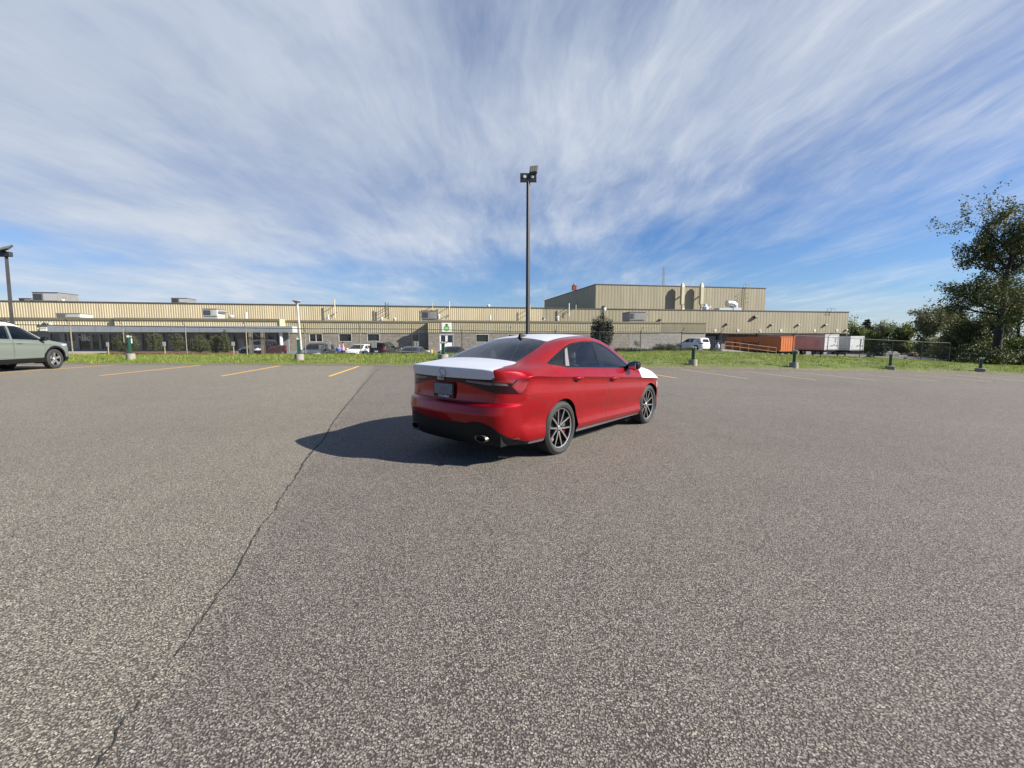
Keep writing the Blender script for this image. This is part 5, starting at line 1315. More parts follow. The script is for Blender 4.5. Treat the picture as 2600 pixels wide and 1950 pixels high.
for k, h in enumerate(H2): window(AYm, *h, bld, 1 if k == 0 else 0)
# left section: fascia, grey canopy, glazed entrance under it
AYl = AYf - .15; XL = fx(AYl); sE = sx(712, AYl); zal = zx(500, 808.3, AYl); zfl = zx(400, 827.6, AYl); zcl = zx(400, 843.6, AYl)
s290 = sx(294, AYl)
TANL = mat('light_tan_fascia', (.49,.425,.275), .55, var=.08, vscale=.5)
corrug('fascia', AYl, s290, sE, zfl, zal-.25, TANL, bld, .235, .030, duty=.5, label='ribbed cream fascia over the grey canopy')
corrug('fascia', AYl+.3, -90, s290+.02, zfl-.6, zal-.28, TANL, bld, .235, .030, duty=.5, label='ribbed cream fascia over the entrance')
c = MB(); c.box(s290, sE+.05, -.3, .12, zal-.25, zal, XL); c.box(-90, s290, -.6, -.18, zal-.28, zal-.03, XL); c.build('fascia_coping', [CAPM], bld)
c = MB(); c.box(s290, sE-.02, -.3, -.02, zfl, zal-.26, XL); c.box(-90, s290, -.6, -.35, zfl-.6, zal-.3, XL); c.build('fascia_backing', [MATS['flashing']], bld)
c = MB(); c.box(sE-.02, sE+.08, -2.2, .14, zfl-.02, zal-.02, XL); c.build('fascia_end', [mat('end_panel', (.52,.45,.27), .5)], bld)
c = MB(); c.box(sx(655, AYl)+.2, sE-.02, .0, .0, 0, 0, XL) if False else None
# fin that throws the slanting shadow
pan = mat('grey_canopy_panel', (.225,.245,.262), .45, var=.08, vscale=1.5)
scL, scR = sx(122, AYl-1.2), sx(742, AYl-1.2)
cano = empty('canopy'); cano.parent = bld
Xc = fx(AYl-1.2)
c = MB(); c.box(scL, scR, -1.9, -.06, zcl+.02, zfl-.03, Xc); me = c.build('canopy_core', [DGREY], cano)
s = scL; k = 0
pitch = 1.42
while s < scR-.2:
    e = min(s+pitch, scR); c = MB(); c.box(s+.012, e-.012, -.06, 0.0, zcl, zfl, Xc); c.build('canopy_panel', [pan], cano); s += pitch
c = MB(); c.box(scR, scR+.06, -1.9, 0, zcl, zfl, Xc); c.build('canopy_end_panel', [mat('canopy_end', (.40,.42,.42), .45)], cano)
c = MB(); c.lathe([(.20, zcl+.01), (.20, ground(fpt(AYl,sx(709,AYl),0,0).x, fpt(AYl,sx(709,AYl),0,0).y)-.5)], 16, 'z', tuple(fpt(AYl-1.2, sx(709, AYl-1.2), -.5, 0))); c.build('column', [mat('white_column', (.66,.65,.62), .6)], bld, True)
# wall under the canopy
YW = AYl + 1.0; XW = fx(YW); zgl = zx(230, 893, YW)
holes = []
def hp(p0, p1, q0, q1): return (sx(p0, YW), sx(p1, YW), zx(p0, q1, YW), zx(p0, q0, YW))
ent = [hp(196,228,847,889), hp(230.5,250,848,889), hp(252.5,271.5,848,889), hp(274,304,847,889)]
lw = [hp(124,152,846,868), hp(161,170,846,868), hp(172,190,846,868)]
strip_px = [(308,336),(358,371),(384,398),(412,425),(440,453),(468,480),(495,506),(521,533),(547,558),(590,603),(620,632),(640,662),(679,697),(700,709)]
sw_ = [hp(p0, p1, 846, 889 if k < 10 else 892) for k, (p0, p1) in enumerate(strip_px)]
wall_with_holes('shop_front_wall', YW, sx(-140, YW), sMl+.5, zgl-1.2, zfl, sorted(ent+lw+sw_), mat('dim_grey_panel', (.18,.185,.185), .7, var=.12), bld)
for h in ent+lw+sw_: window(YW, *h, bld, 0, fm=DGREY, fw=.05, pm=mat('black_glass', (.006,.007,.008), .05, spec=.7))
for k, (p0, p1) in enumerate([(336,358),(371,384),(398,412),(425,440),(453,468),(480,495),(506,521),(533,547),(603,620)]):
    c = MB(); c.box(sx(p0+1, YW), sx(p1-1, YW), -.05, .0, zx(p0, 888, YW), zx(p0, 861, YW), XW); c.build('panel_base', [mat('pale_panel', (.30,.29,.265), .7, var=.15)], bld)
s, z = fs_(213, 858, YW); text_mesh('elka', 1.0, .01, 'door_lettering', mat('frosted_letters', (.42,.43,.42), .6), bld, Matrix.Translation(fpt(YW, s, -.16, z)) @ Matrix.Rotation(TH, 4, 'Z') @ Matrix.Rotation(math.pi/2, 4, 'X'), .03)
# two slanting pale bars beside the side entrance
for (x0, y0, x1, y1) in ((630.5,853.5,644.5,865.3),(643.5,844.5,657.5,856.0)):
    pA, pB = on_line(x0, y0, YW-.6, AT), on_line(x1, y1, YW-.6, AT); c = MB(); c.tube([pA, pB], .05, 6); c.build('slanting_bar', [mat('pale_bar', (.5,.49,.46), .5)], bld)
# two boards on the left fascia
for k, (p0, p1, q0, q1) in enumerate([(93,124,818.5,825.5),(95,112,831,833.5),(95,112,835,840)]):
    a, z1 = fs_(p0, q0, AYl+.3-.5); b_, z0 = fs_(p1, q1, AYl+.3-.5); c = MB(); Xq = fx(AYl+.3-.5); c.box(a, b_, -.40, -.3, z0, z1, Xq); o = c.build('name_board', [mat('board_white', (.62,.62,.58), .6)], bld)
    if k == 0: text_mesh('elka', .42, .005, 'board_lettering', BLACKP, o, Matrix.Translation(fpt(AYl-.2, (a+b_)/2, -.29, (z0+z1)/2)) @ Matrix.Rotation(TH, 4, 'Z') @ Matrix.Rotation(math.pi/2, 4, 'X'), .01)
# planting bed and painted kerb in front of the entrance
def slab(name, pts, h, m, kind='structure'):
    n = len(pts); c = MB(); vs = [Vector(p) for p in pts]+[Vector(p)+Vector((0,0,-h)) for p in pts]
    c.add(vs, [tuple(range(n))]+[(k, (k+1) % n, n+(k+1) % n, n+k) for k in range(n)]); o = c.build(name, [m]); o['kind'] = kind; return o
kp = [on_line(px, py, AYl-6.5, AT) for px, py in ((60,896.5),(268,896.5))]
kq = [fpt(YW, sx(60, YW), 0, kp[0].z), fpt(YW, sx(268, YW), 0, kp[1].z)]
slab('pavement', [kp[0], kp[1], kq[1], kq[0]], .8, mat('pavement_concrete', (.30,.28,.25), .9, var=.15))
c = MB(); a, b_ = kp; c.hexa([a+Vector((0,-.12,-.5)), b_+Vector((0,-.12,-.5)), b_+Vector((0,-.003,-.5)), a+Vector((0,-.003,-.5)), a+Vector((0,-.12,.004)), b_+Vector((0,-.12,.004)), b_+Vector((0,-.003,.004)), a+Vector((0,-.003,.004))])
o = c.build('yellow_kerb', [mat('kerb_yellow', (.55,.33,.03), .7, var=.2)]); o['kind'] = 'structure'
kp2 = [on_line(px, py, AYl-5.8, AT) for px, py in ((268.5,897),(560,898.5),(600,899))]
kq2 = [fpt(YW, sx(px, YW), 0, kp2[0].z+.05) for px in (600, 268.5)]
slab('planting_bed', kp2+kq2, 1.0, mat('bark_mulch', (.13,.052,.036), .95, var=.4, vscale=4, bump=.8, bscale=8))

# ---- plant on the roofs
def unit(name, label, px0, px1, py0, py1, Y0, dep, mats, group=None, split=.55, hood=False, cat='air conditioner'):
    """rooftop machine standing on the line Y0, with a louvred face, doors, a hood and feet"""
    a, z1 = fs_(px0, py0, Y0); b_, z0 = fs_(px1, py1, Y0); XX = fx(Y0); root = empty(name, fpt(Y0, (a+b_)/2, -dep/2, z0)); I = Matrix.Translation(-Vector(root.location))
    def put_(c, nm, m):
        me = c.mesh(nm, m); me.transform(I); return link(nm, me, None, root)
    m = lerp(a, b_, split); hgt = z1-z0
    c = MB(); c.cbox(a, b_, -dep, 0, z0, z1, .03, XX); put_(c, 'casing', [mats[0]])
    c = MB(); n = 9
    for k in range(n): zz = z0+hgt*(.15+.72*k/n); c.box(a+.12, m-.1, .0, .03, zz, zz+hgt*.045, XX)
    put_(c, 'louvre', [mats[1]])
    c = MB(); c.box(m+.06, b_-.12, .0, .02, z0+hgt*.12, z1-hgt*.12, XX); put_(c, 'access_door', [mats[2]])
    c = MB(); c.box(a-.05, b_+.05, -dep-.05, .05, z1, z1+.05, XX); put_(c, 'lid', [mats[1]])
    c = MB(); c.box(a+.05, b_-.05, -dep+.1, -.1, z0-.3, z0, XX); put_(c, 'kerb_frame', [mats[2]])
    if hood:
        c = MB(); q = (b_-a)*.32
        c.add([XX(Vector(v)) for v in ((b_,-dep*.9,z1-.05),(b_,-.1,z1-.05),(b_+q,-.1,z1-hgt*.28),(b_+q,-dep*.9,z1-hgt*.28),(b_,-dep*.9,z1-hgt*.45),(b_,-.1,z1-hgt*.45))], [(0,1,2,3),(0,3,4),(1,5,2),(3,2,5,4)]); put_(c, 'intake_hood', [mats[2]])
    tag(root, label, cat, group); return root
G1, G2, G3 = mat('galvanised_grey', (.22,.215,.205), .5, metal=.2, var=.15), mat('louvre_dark', (.055,.055,.055), .6), mat('pale_panel_steel', (.46,.46,.44), .4, metal=.2)
AG = 'air handling units on the factory roofs'
unit('rooftop_unit', 'largest grey rooftop unit, above the cream wall at far left', 81,149,742,766,UY+6,4,(G1,G2,G3),AG,.4)
unit('rooftop_unit', 'low flat grey unit left of the largest rooftop unit', 47,80,757.5,765,UY+8,3,(G1,G2,G1),AG,.5)
unit('rooftop_unit', 'small grey unit on the skyline above the canopy', 434,474,757,769,UY+6,3,(G1,G2,G3),AG,.5)
unit('rooftop_unit', 'low silvery unit on the office roof at far left', 141,204,796,806.5,AYm+2.5,2,(G3,G1,G3),AG,.45)
unit('rooftop_unit', 'pale unit with dark louvres and an intake hood on the office roof', 513,552,784.5,803,AYm+4,2.2,(G3,G2,G3),AG,.62,True)
unit('rooftop_unit', 'grey two-bay unit behind the roof edge left of the green sign', 1070,1108,789,810,AYm+4,2.4,(G1,G2,G1),AG,.5)
unit('rooftop_unit', 'grey boxy unit with a hood on the office roof right of the tall shrub', 1599,1638,792.5,813,AYf+7,2.6,(mat('blue_grey_steel',(.20,.20,.22),.5),G2,G1),AG,.3,True)
def vent(label, px, py0, py1, w, Y0, kind='cap', m=None):
    m = m or mat('white_vent', (.66,.65,.61), .5); s, z1 = fs_(px, py0, Y0); z0 = zx(px, py1, Y0); p = fpt(Y0, s, 0, z0); h = z1-z0; r = w*p.y/FPX/2
    root = empty('roof_vent', p); c = MB()
    c.lathe([(r*.62,0),(r*.62,h*.55),(r,h*.55),(r,h*.9),(r*.7,h),(0,h)] if kind == 'cap' else [(r,0),(r,h),(0,h)], 14, 'z'); c.build('vent_pipe', [m], root, True)
    c = MB(); c.lathe([(r*1.3,0),(r*1.0,.12),(r*.6,.14)], 14, 'z'); c.build('flashing_collar', [G1], root, True)
    tag(root, label, 'vent', 'vents on the factory roofs'); return root
vent('squat white vent drum right of the hooded unit', 587,800,808,11,AYm+3)
vent('white capped vent beside the grey two-bay unit', 1114,798,810,7,AYm+3)
vent('small white vent between the office windows and the flue pipes', 969,805,814,7,AYm+2)
vent('round white vent cap on the long plain stretch of office roof', 1002,807,814,7,AYm+2)
vent('white vent drum above the red car roof', 1416,803,814,7,AYf+3)
vent('tiny dark hooded vent above the red car', 1380,806,812,8,AYf+3,'cap',G1)
vent('domed white vent on the skyline left of the tall lamp post', 1240,773.5,781,9,UY+3)
vent('white dome on the skyline beside the largest rooftop unit', 159,760,765.5,8,UY+3)
vent('white dish on a mast above the hooded unit', 625.5,793,812,4,AYm+3)
vent('cream stub pipe left of the tall cream flue', 833,799,812,3.5,AYm+2.2,'pipe')
vent('slim white pipe above the block wall right of the sign', 1244.5,799.5,814,3,AYf+3,'pipe')
FLG = 'flue pipes fixed to the cream wall'
def flue(label, px, py0, py1, w, m, Y0=UY, kick=True):
    s, z1 = fs_(px, py0, Y0-.9); s0, z0 = fs_(px, py1, Y0-.9); p = fpt(Y0-.9, s, 0, z0); r = w*p.y/FPX/2
    root = empty('flue_pipe', p); c = MB(); h = z1-z0; c.tube([(0,0,-.3),(0,0,h*.12),(-.0,0,h*.18),(0,0,h)] , r, 8)
    c.build('pipe', [m], root, True); c = MB(); c.box(-.04,.04,0,1.0,h*.7,h*.7+.05); c.box(-.04,.04,0,1.0,h*.25,h*.25+.05); c.build('bracket', [G1], root)
    if kick: c = MB(); c.tube([(0,0,h*.14),(-.55,.2,.05),(-.55,.2,-.3)], r*.9, 8); c.build('elbow', [m], root, True)
    tag(root, label, 'flue pipe', FLG); return root
CR = mat('cream_pipe', (.52,.44,.28), .5)
flue('tall cream flue standing on the roof right of the white lamp post', 849,760,802,2.6,CR)
flue('left of the two black flues', 978.5,768,803,2.2,mat('black_pipe',(.03,.03,.03),.5),kick=False)
flue('right of the two black flues, with a pale tip', 985,770,806,2.0,MATS['black_pipe'],kick=False)
flue('slim cream flue right of the grey two-bay unit', 1140.5,765,806,2.4,CR)
flue('short cream pipe behind the grey two-bay unit', 1098,768,790,1.4,CR,kick=False)
flue('cream flue just right of the tall lamp post', 1346,773,800,1.8,CR,kick=False)
flue('white topped flue in front of the tall hall', 1445,770,799,2.4,mat('white_pipe',(.6,.58,.52),.5),kick=False)
flue('thin pipe left of the tall hall corner', 1462.5,774,783,1.6,CR,kick=False)
# ducts on the tall hall
for lab, px in (('left of the two tapering ducts on the tall hall', 1735), ('right of the two tapering ducts on the tall hall', 1783.5)):
    s, z1 = fs_(px, 718.5, BY-.9); z0 = zx(px, 787, BY-.9); p = fpt(BY-.9, s, 0, z0); root = empty('exhaust_duct', p); h = z1-z0; c = MB()
    rot = Matrix.Rotation(TH, 3, 'Z')
    def xr(v): return rot @ Vector(v)
    prof = [(0,.30,.0),(h*.06,.22,.10),(h*.16,.22,.05),(h*.22,.30,-.12),(h*.86,.30,-.12),(h*.88,.27,-.12),(h,.15,-.12)]
    vs, fs = [], []
    for i, (z, r, o_) in enumerate(prof):
        for (qx, qy) in ((-1,-1),(1,-1),(1,1),(-1,1)): vs.append(xr((o_+qx*r, qy*r*1.1, z)))
        if i: fs += [((i-1)*4+k, (i-1)*4+(k+1) % 4, i*4+(k+1) % 4, i*4+k) for k in range(4)]
    fs.append(tuple(range(len(vs)-4, len(vs)))); c.add(vs, fs); c.build('duct', [mat('cream_duct', (.50,.44,.30), .5)], root)
    c = MB(); c.hexa([xr(v) for v in ((-.12,.3,h*.5),(.1,.3,h*.5),(.1,1.0,h*.5),(-.12,1.0,h*.5),(-.12,.3,h*.53),(.1,.3,h*.53),(.1,1.0,h*.53),(-.12,1.0,h*.53))]); c.build('bracket', [G1], root)
    tag(root, lab, 'duct', 'tapering ducts on the tall hall')
s, z0 = fs_(1790, 786, UY+3.5); p = fpt(UY+3.5, s, 0, z0); root = empty('fan', p); c = MB(); c.lathe([(.55,0),(.6,.5),(.35,.6),(.3,1.0),(0,1.05)],12); c.build('fan_casing', [mat('white_fan',(.7,.7,.68),.5)], root, True); c = MB(); c.tube([(.2,0,.3),(.9,0,.35),(1.0,0,.7)], .2, 10); c.build('fan_outlet', [MATS['white_fan']], root, True); tag(root, 'white fan at the foot of the right tapering duct', 'fan')
# big goose-neck duct
s, z0 = fs_(1857, 787.5, UY+3.5); p = fpt(UY+3.5, s, 0, z0); root = empty('gooseneck_duct', p, TH); c = MB()
H_ = zx(1850, 762, UY+3.5)-z0; rad = .62; w = 1.5
pts = [(.6,0,0),(.6,0,H_*.45)]+[(.6-w/2*(1-math.cos(a))*1.6, 0, H_*.45+(H_*.55-rad)*math.sin(a)) for a in [math.pi*k/10*.62 for k in range(1, 11)]]
c.tube(pts, rad, 16); c.build('duct', [mat('shiny_duct', (.55,.56,.57), .3, metal=.7, var=.1, vscale=2)], root, True)
c = MB(); c.box(-3.2,-.4,-.9,.9,-.2,.32); c.build('curb', [mat('pale_curb', (.45,.50,.52), .5)], root); c = MB(); c.box(-.2,1.5,-.9,.9,-.2,.42); c.build('base_box', [MATS['pale_curb']], root)
tag(root, 'large silver goose-neck duct on the roof in front of the tall hall', 'duct')
# ladders
def ladder(label, px, py0, py1, Y0, hoop=True, w=.5, cage=False):
    s, z1 = fs_(px, py0, Y0-.3); z0 = zx(px, py1, Y0-.3); p = fpt(Y0-.3, s, 0, z0); h = z1-z0; root = empty('ladder', p, TH); lm = mat('ladder_paint', (.34,.29,.17), .6)
    for sg in (-1, 1): c = MB(); c.tube([(sg*w/2,0,0),(sg*w/2,0,h)]+([(sg*w/2,.8,h),(sg*w/2,.8,h-1.0)] if hoop else []), .035, 6); c.build('rail', [lm], root)
    n = max(2, int(h/.35))
    for k in range(n): c = MB(); c.tube([(-w/2,0,h*(k+.5)/n*.93),(w/2,0,h*(k+.5)/n*.93)], .02, 5); c.build('rung', [lm], root)
    if cage:
        for k in range(4):
            zz = h*(.25+.18*k); c = MB(); c.tube([(math.cos(a)*.38, -.35-math.sin(a)*.40+.0, zz) for a in [math.pi*q/8 for q in range(9)]]+[(-.38,0,zz)], .03, 5); c.build('cage_hoop', [lm], root)
    tag(root, label, 'ladder', 'ladders on the factory roofs'); return root
ladder('caged ladder on the right of the tall hall', 1898,721,784,BY,cage=True)
ladder('short ladder head on the roof edge at the far right', 2116,782.5,794,UY-.1,w=.9)
ladder('small ladder head at the low left corner of the tall hall', 1387,753,764,BY+36,w=1.2)
s, z0 = fs_(1458, 741, BY); p = on_line(1458, 737, BY+17, 0.05); root = empty('chimney', p); c = MB(); c.cbox(-.5,.5,-.5,.5,0,1.1,.05); c.build('chimney_box', [mat('rust_red', (.30,.07,.04), .7, var=.2)], root); c = MB(); c.tube([(0,0,1.1),(0,0,1.35)], .3, 10); c.build('chimney_cap', [G1], root); tag(root, 'rust red box chimney on the sloping edge of the tall hall', 'chimney')
p = on_line(1684, 728, BY+30, AT); root = empty('radio_mast', p); mm = mat('mast_grey', (.22,.22,.24), .6)
c = MB(); Ht = at(1684, 679, p.y).z-p.z
for a in (0, 2.09, 4.19): c.tube([(math.cos(a)*.35, math.sin(a)*.35, -2),(math.cos(a)*.2, math.sin(a)*.2, Ht)], .05, 4)
c.build('mast_legs', [mm], root); c = MB()
for k in range(16): z = Ht*k/16; c.tube([(.32,0,z),(-.15,.28,z+Ht/32),(-.15,-.28,z+Ht/16)], .03, 4)
c.build('mast_bracing', [mm], root); tag(root, 'slim grey lattice mast far behind the tall hall', 'mast')

# ------------------------------------------------------------------ fence
RAIL = [(-60,2.5),(-27.5,2.18),(-13.7,2.02),(-7,2.03),(0,1.89),(9.9,1.876),(16.5,1.80),(23.1,1.65),(29.8,1.34),(36,1.08),(39.5,.97)]
FTH = math.atan(FT); fa = Vector((math.cos(FTH), math.sin(FTH), 0)); fn_ = Vector((math.sin(FTH), -math.cos(FTH), 0))
steel = mat('fence_steel', (.045,.041,.037), .6, metal=.3, var=.3, vscale=6)
rusty = mat('weathered_post', (.21,.185,.14), .8, var=.45, vscale=9)
fence = empty('chain_link_fence', (0, FY0, 0)); tag(fence, 'chain link fence topped with barbed wire arms along the grass verge', 'fence')
FI = Matrix.Translation((0, -FY0, 0))
def fobj(mb, name, m):
    me = mb.mesh(name, m, fix=False); me.transform(FI); return link(name, me, None, fence)
ppx = [-330,-130,30,182,315,473,626,775,915,1046,1173,1295,1410,1522,1626,1730,1829,1923,2014,2102,2185,2267,2342,2413]
FP = []
for px in ppx:
    x = on_line(px, 870, FY0, FT).x; FP.append((x, y_fence(x), tab(x, RAIL), ground(x, y_fence(x)-.05)))
for i, (x, y, zt, zb3) in enumerate(FP):
    c = MB(); end = i in (len(FP)-1,)
    c.tube([(x, y, zb3-.1), (x, y, zt+.03)], .038 if end or i in (3, 6) else .028, 8)
    po = fobj(c, 'post', rusty if i in (3, 4, 5, 6, 7, 8) else steel)
    if i < len(FP)-4:
        c = MB(); a = Vector((x, y, zt)); c.tube([a, a+fn_*.06+Vector((0,0,.08)), a+fn_*.34+Vector((0,0,.36))], .016, 6); me = c.mesh('barb_arm', steel, fix=False); me.transform(FI); link('barb_arm', me, None, po)
for i in range(len(FP)-1):
    a, b_ = Vector(FP[i][:3]), Vector(FP[i+1][:3]); c = MB(); c.tube([a, b_], .022, 6, False); fobj(c, 'top_rail', steel)
    za, zb4 = FP[i][3]-.02, FP[i+1][3]-.02; L = Vector((b_.x-a.x, b_.y-a.y)).length
    c = MB(); p = .075; hA, hB = a.z-za, b_.z-zb4; w = .0019; d = (b_-a); dh = Vector((d.x, d.y, 0)).normalized()
    H_ = (hA+hB)/2; n = int((L+H_)/p)
    def P3(s, h): return Vector((a.x+dh.x*s, a.y+dh.y*s, lerp(za, zb4, s/L)+h*lerp(hA, hB, s/L)/H_))
    for sg in (1, -1):
        for k in range(n):
            s0_ = k*p - H_; s1_ = k*p
            q0, q1 = max(0, s0_), min(L, s1_)
            if q1 <= q0: continue
            h0, h1 = q0-s0_, q1-s0_
            if sg < 0: q0, q1 = L-q0, L-q1
            A, B = P3(q0, h0), P3(q1, h1); o_ = fn_*w; u = Vector((0,0,w))
            c.v += [tuple(A-u), tuple(A+u), tuple(B+u), tuple(B-u)]; nn = len(c.v)-4; c.f.append((nn, nn+1, nn+2, nn+3)); c.mi.append(0)
            c.v += [tuple(A-o_), tuple(A+o_), tuple(B+o_), tuple(B-o_)]; nn = len(c.v)-4; c.f.append((nn, nn+1, nn+2, nn+3)); c.mi.append(0)
    fobj(c, 'chain_link_mesh', mat('galvanised_wire', (.16,.155,.145), .5, metal=.4))
    if i < len(FP)-5:
        for k in range(3):
            o_ = fn_*(.14+.1*k)+Vector((0,0,.16+.1*k)); c = MB(); m_ = (a+b_)/2+o_-Vector((0,0,.02)); c.tube([a+o_, m_, b_+o_], .0035, 4, False); fobj(c, 'barbed_wire', steel)
# electrical box on a post, two timber posts behind the fence
x, y, zt, _ = FP[4]; pbx = at(323.5, 866, y-.3); c = MB(); c.cbox(-.11,.11,-.05,.05,-.15,.15,.02); o = c.build('meter_box', [mat('box_white', (.58,.58,.55), .5)], None, True); o.location = (pbx.x, y-.12, pbx.z); tag(o, 'small white electrical box on the fence post beside the green post', 'box')
c = MB(); c.tube([(0,0,-1.1),(0,0,.0)], .025, 6); c.build('conduit', [steel], o)
for lab, px, yt in (('left one of two weathered square posts in front of the maroon pickup', 634, 843), ('right one of two weathered square posts in front of the maroon pickup', 664.5, 842)):
    p = on_line(px, yt, FY0+.5, FT); r = empty('wooden_post', (p.x, p.y, ground(p.x, p.y)-.05), .15); h = p.z-ground(p.x, p.y)+.05
    c = MB(); c.cbox(-.085,.085,-.06,.06,0,h,.01); c.build('post', [rusty], r); c = MB(); c.cbox(.086,.15,-.05,.05,0,h-.02,.01); c.build('backing_post', [mat('dark_timber', (.09,.08,.065), .8)], r); tag(r, lab, 'post', 'weathered square posts by the fence')

# ------------------------------------------------------------------ lamp posts
dpole = mat('dark_lamp_pole', (.028,.026,.027), .5, var=.25, vscale=3)
def lamp_post(name, label, px_b, px_t, Y, ytop, zb3, rad, head='flood', m=dpole, cat='lamp post'):
    pt = at(px_t, ytop, Y); pb = at(px_b, 860, Y); z0 = ground(pb.x, Y) if zb3 is None else zb3
    r = empty(name, (pb.x, Y, z0)); h = pt.z-z0; lean = pt.x-pb.x
    c = MB(); c.tube([(0,0,-.1),(lean*.5,0,h*.5),(lean,0,h)], [rad*1.1, rad, rad*.92], 4 if head == 'flood' else 8); c.build('pole', [m], r)
    tag(r, label, cat); return r, Vector((lean, 0, h))
r, t_ = lamp_post('lamp_post', 'tall dark floodlight post rising behind the red car roof', 1340, 1341.5, 26.5, 462, None, .118)
k = 26.5/FPX
c = MB(); c.cbox(t_.x-20*k, t_.x+20*k, -.10, .04, t_.z-.02, t_.z+.46, .01); c.build('bracket_box', [dpole], r)
for sg in (-1, 1): c = MB(); c.lathe([(.0,-.13),(.075,-.13),(.09,-.10)], 12, 'y', (t_.x+sg*.22, 0, t_.z+.26)); c.build('sensor', [mat('sensor_white', (.55,.55,.55), .4)], r, True)
c = MB()
def lx(v): 
    q = Matrix.Rotation(R(-18), 3, 'Z') @ (Matrix.Rotation(R(-24), 3, 'X') @ Vector(v)); return q + Vector((t_.x+.30, -.05, t_.z+.62))
c.cbox(-.24,.24,-.05,.05,-.24,.30,.02,lx); hd = c.build('lamp_head', [dpole], r)
c = MB()
for q in range(3): c.box(-.20+.14*q,-.20+.14*q+.12,-.058,-.05,-.12,.26,lx)
c.build('led_panel', [mat('led_yellow', (.30,.28,.20), .4)], hd)
c = MB(); c.tube([Vector((t_.x,0,t_.z+.1)), lx((0,0,-.2))], .04, 6); c.build('arm', [dpole], r)
r, t_ = lamp_post('lamp_post', 'dark floodlight post at the far left behind the sage green car', 33, 16, 27, 651, None, .115)
r.rotation_euler = (0, 0, 0)
c = MB(); c.cbox(t_.x-.42,t_.x+.32,-.12,.10,t_.z-.02,t_.z+.26,.02); c.build('bracket_box', [dpole], r)
c = MB()
def lx(v): 
    q = Matrix.Rotation(R(-12), 3, 'Y') @ (Matrix.Rotation(R(-50), 3, 'X') @ Vector(v)); return q + Vector((t_.x+.10, -.12, t_.z+.42))
c.cbox(-.34,.34,-.05,.05,-.20,.26,.02,lx); hd = c.build('lamp_head', [dpole], r); c = MB(); c.box(-.30,.30,-.058,-.05,-.16,.22,lx); c.build('led_panel', [mat('led_olive', (.17,.16,.09), .4)], hd)
c = MB()
def lx(v): return Matrix.Rotation(R(60), 3, 'X') @ Vector(v) + Vector((t_.x-.32, .1, t_.z+.30))
c.cbox(-.22,.22,-.05,.05,-.2,.24,.02,lx); c.build('lamp_head', [dpole], r)
whp = mat('white_lamp_pole', (.45,.43,.39), .5, var=.08)
r, t_ = lamp_post('lamp_post', 'slim white yard lamp with a flat top above the pickup', 764.5, 754.5, 41, 772, None, .10, 'disc', whp)
c = MB(); c.lathe([(.10,t_.z-.1),(.14,t_.z+.05),(.30,t_.z+.20),(.16,t_.z+.22)], 14, 'z', (t_.x,0,0)); c.build('lamp_throat', [whp], r, True)
c = MB(); c.lathe([(0,t_.z+.22),(.42,t_.z+.24),(.42,t_.z+.30),(0,t_.z+.33)], 16, 'z', (t_.x,0,0)); c.build('lamp_top', [mat('lamp_lid', (.30,.30,.30), .5)], r, True)
r, t_ = lamp_post('lamp_post', 'yard lamp with a white globe head poking above the tall shrub', 1533, 1532.5, 50, 790, None, .09, 'disc', dpole)
c = MB(); c.lathe([(0,t_.z-.1),(.18,t_.z),(.30,t_.z+.22),(.28,t_.z+.42),(0,t_.z+.5)], 16, 'z', (t_.x,0,0)); c.build('lamp_globe', [mat('globe_white', (.80,.80,.78), .3)], r, True)
c = MB(); c.lathe([(.31,t_.z+.36),(.16,t_.z+.58),(0,t_.z+.60)], 14, 'z', (t_.x,0,0)); c.build('lamp_cap', [dpole], r, True)

# ------------------------------------------------------------------ green plug-in posts
gpost = mat('green_post_paint', (.004,.052,.032), .38, var=.15, vscale=6, coat=.2)
concr = mat('cast_concrete', (.26,.24,.205), .9, var=.28, vscale=7, bump=.3, bscale=30)
labs = ['farthest left green post, beside the white electrical box', 'green post on a concrete drum in front of the dark parked cars', 'green post just left of the red car roof, before the white doors',
        'first green post right of the red car', 'green post in front of the orange container', 'green post between the white trailers and the big tree', 'rightmost green post, low on the verge by the big tree']
for i, (px, py, top_y, bw) in enumerate([(333,916,851,.50),(760,916,857,.52),(1128,915,866.5,.55),(1759,927,879,.46),(2015,934,887,.50),(2259,938,896.5,.58),(2488,944,907,.58)]):
    p = march(px, py, ground) if i != 2 else Vector((-3.75, 24.2, 0)); p.z = ground(p.x, p.y); H_ = at(px, top_y, p.y).z - p.z
    r = empty('plug_in_post', (p.x, p.y, p.z-.05), [.7,.45,.05,-.4,-.5,-.6,-.7][i]); r.scale = ([.74,.85,1,1,.92,.85,.85][i],)*2+(1,); bh = .36 if i < 3 else (.32 if i < 5 else .24)
    c = MB(); q = bw/2
    if i < 5: c.lathe([(q,0),(q*1.0,bh+.02),(q*.96,bh+.05),(0,bh+.05)], 28, 'z')
    else: c.cbox(-q, q, -q*.7, q*.7, 0, bh+.05, .03)
    c.build('concrete_base', [concr], r, True)
    c = MB(); c.cbox(-.085,.085,-.085,.085,bh+.04,H_-.05,.012); c.cbox(-.11,.11,-.10,.10,bh+.04,bh+.07,.005); c.build('post', [gpost], r)
    c = MB(); c.cbox(-.14,.02,-.15,-.02,H_-.08,H_+.04,.02); c.cbox(.035,.15,-.13,.03,H_-.08,H_+.02,.03); c.build('socket_box', [mat('socket_grey', (.33,.32,.30), .5)], r, True)
    c = MB(); c.cbox(-.12,.13,-.07,.10,H_-.06,H_+.05,.02); c.build('post_cap', [gpost], r)
    tag(r, labs[i], 'post', 'green plug-in posts along the verge')

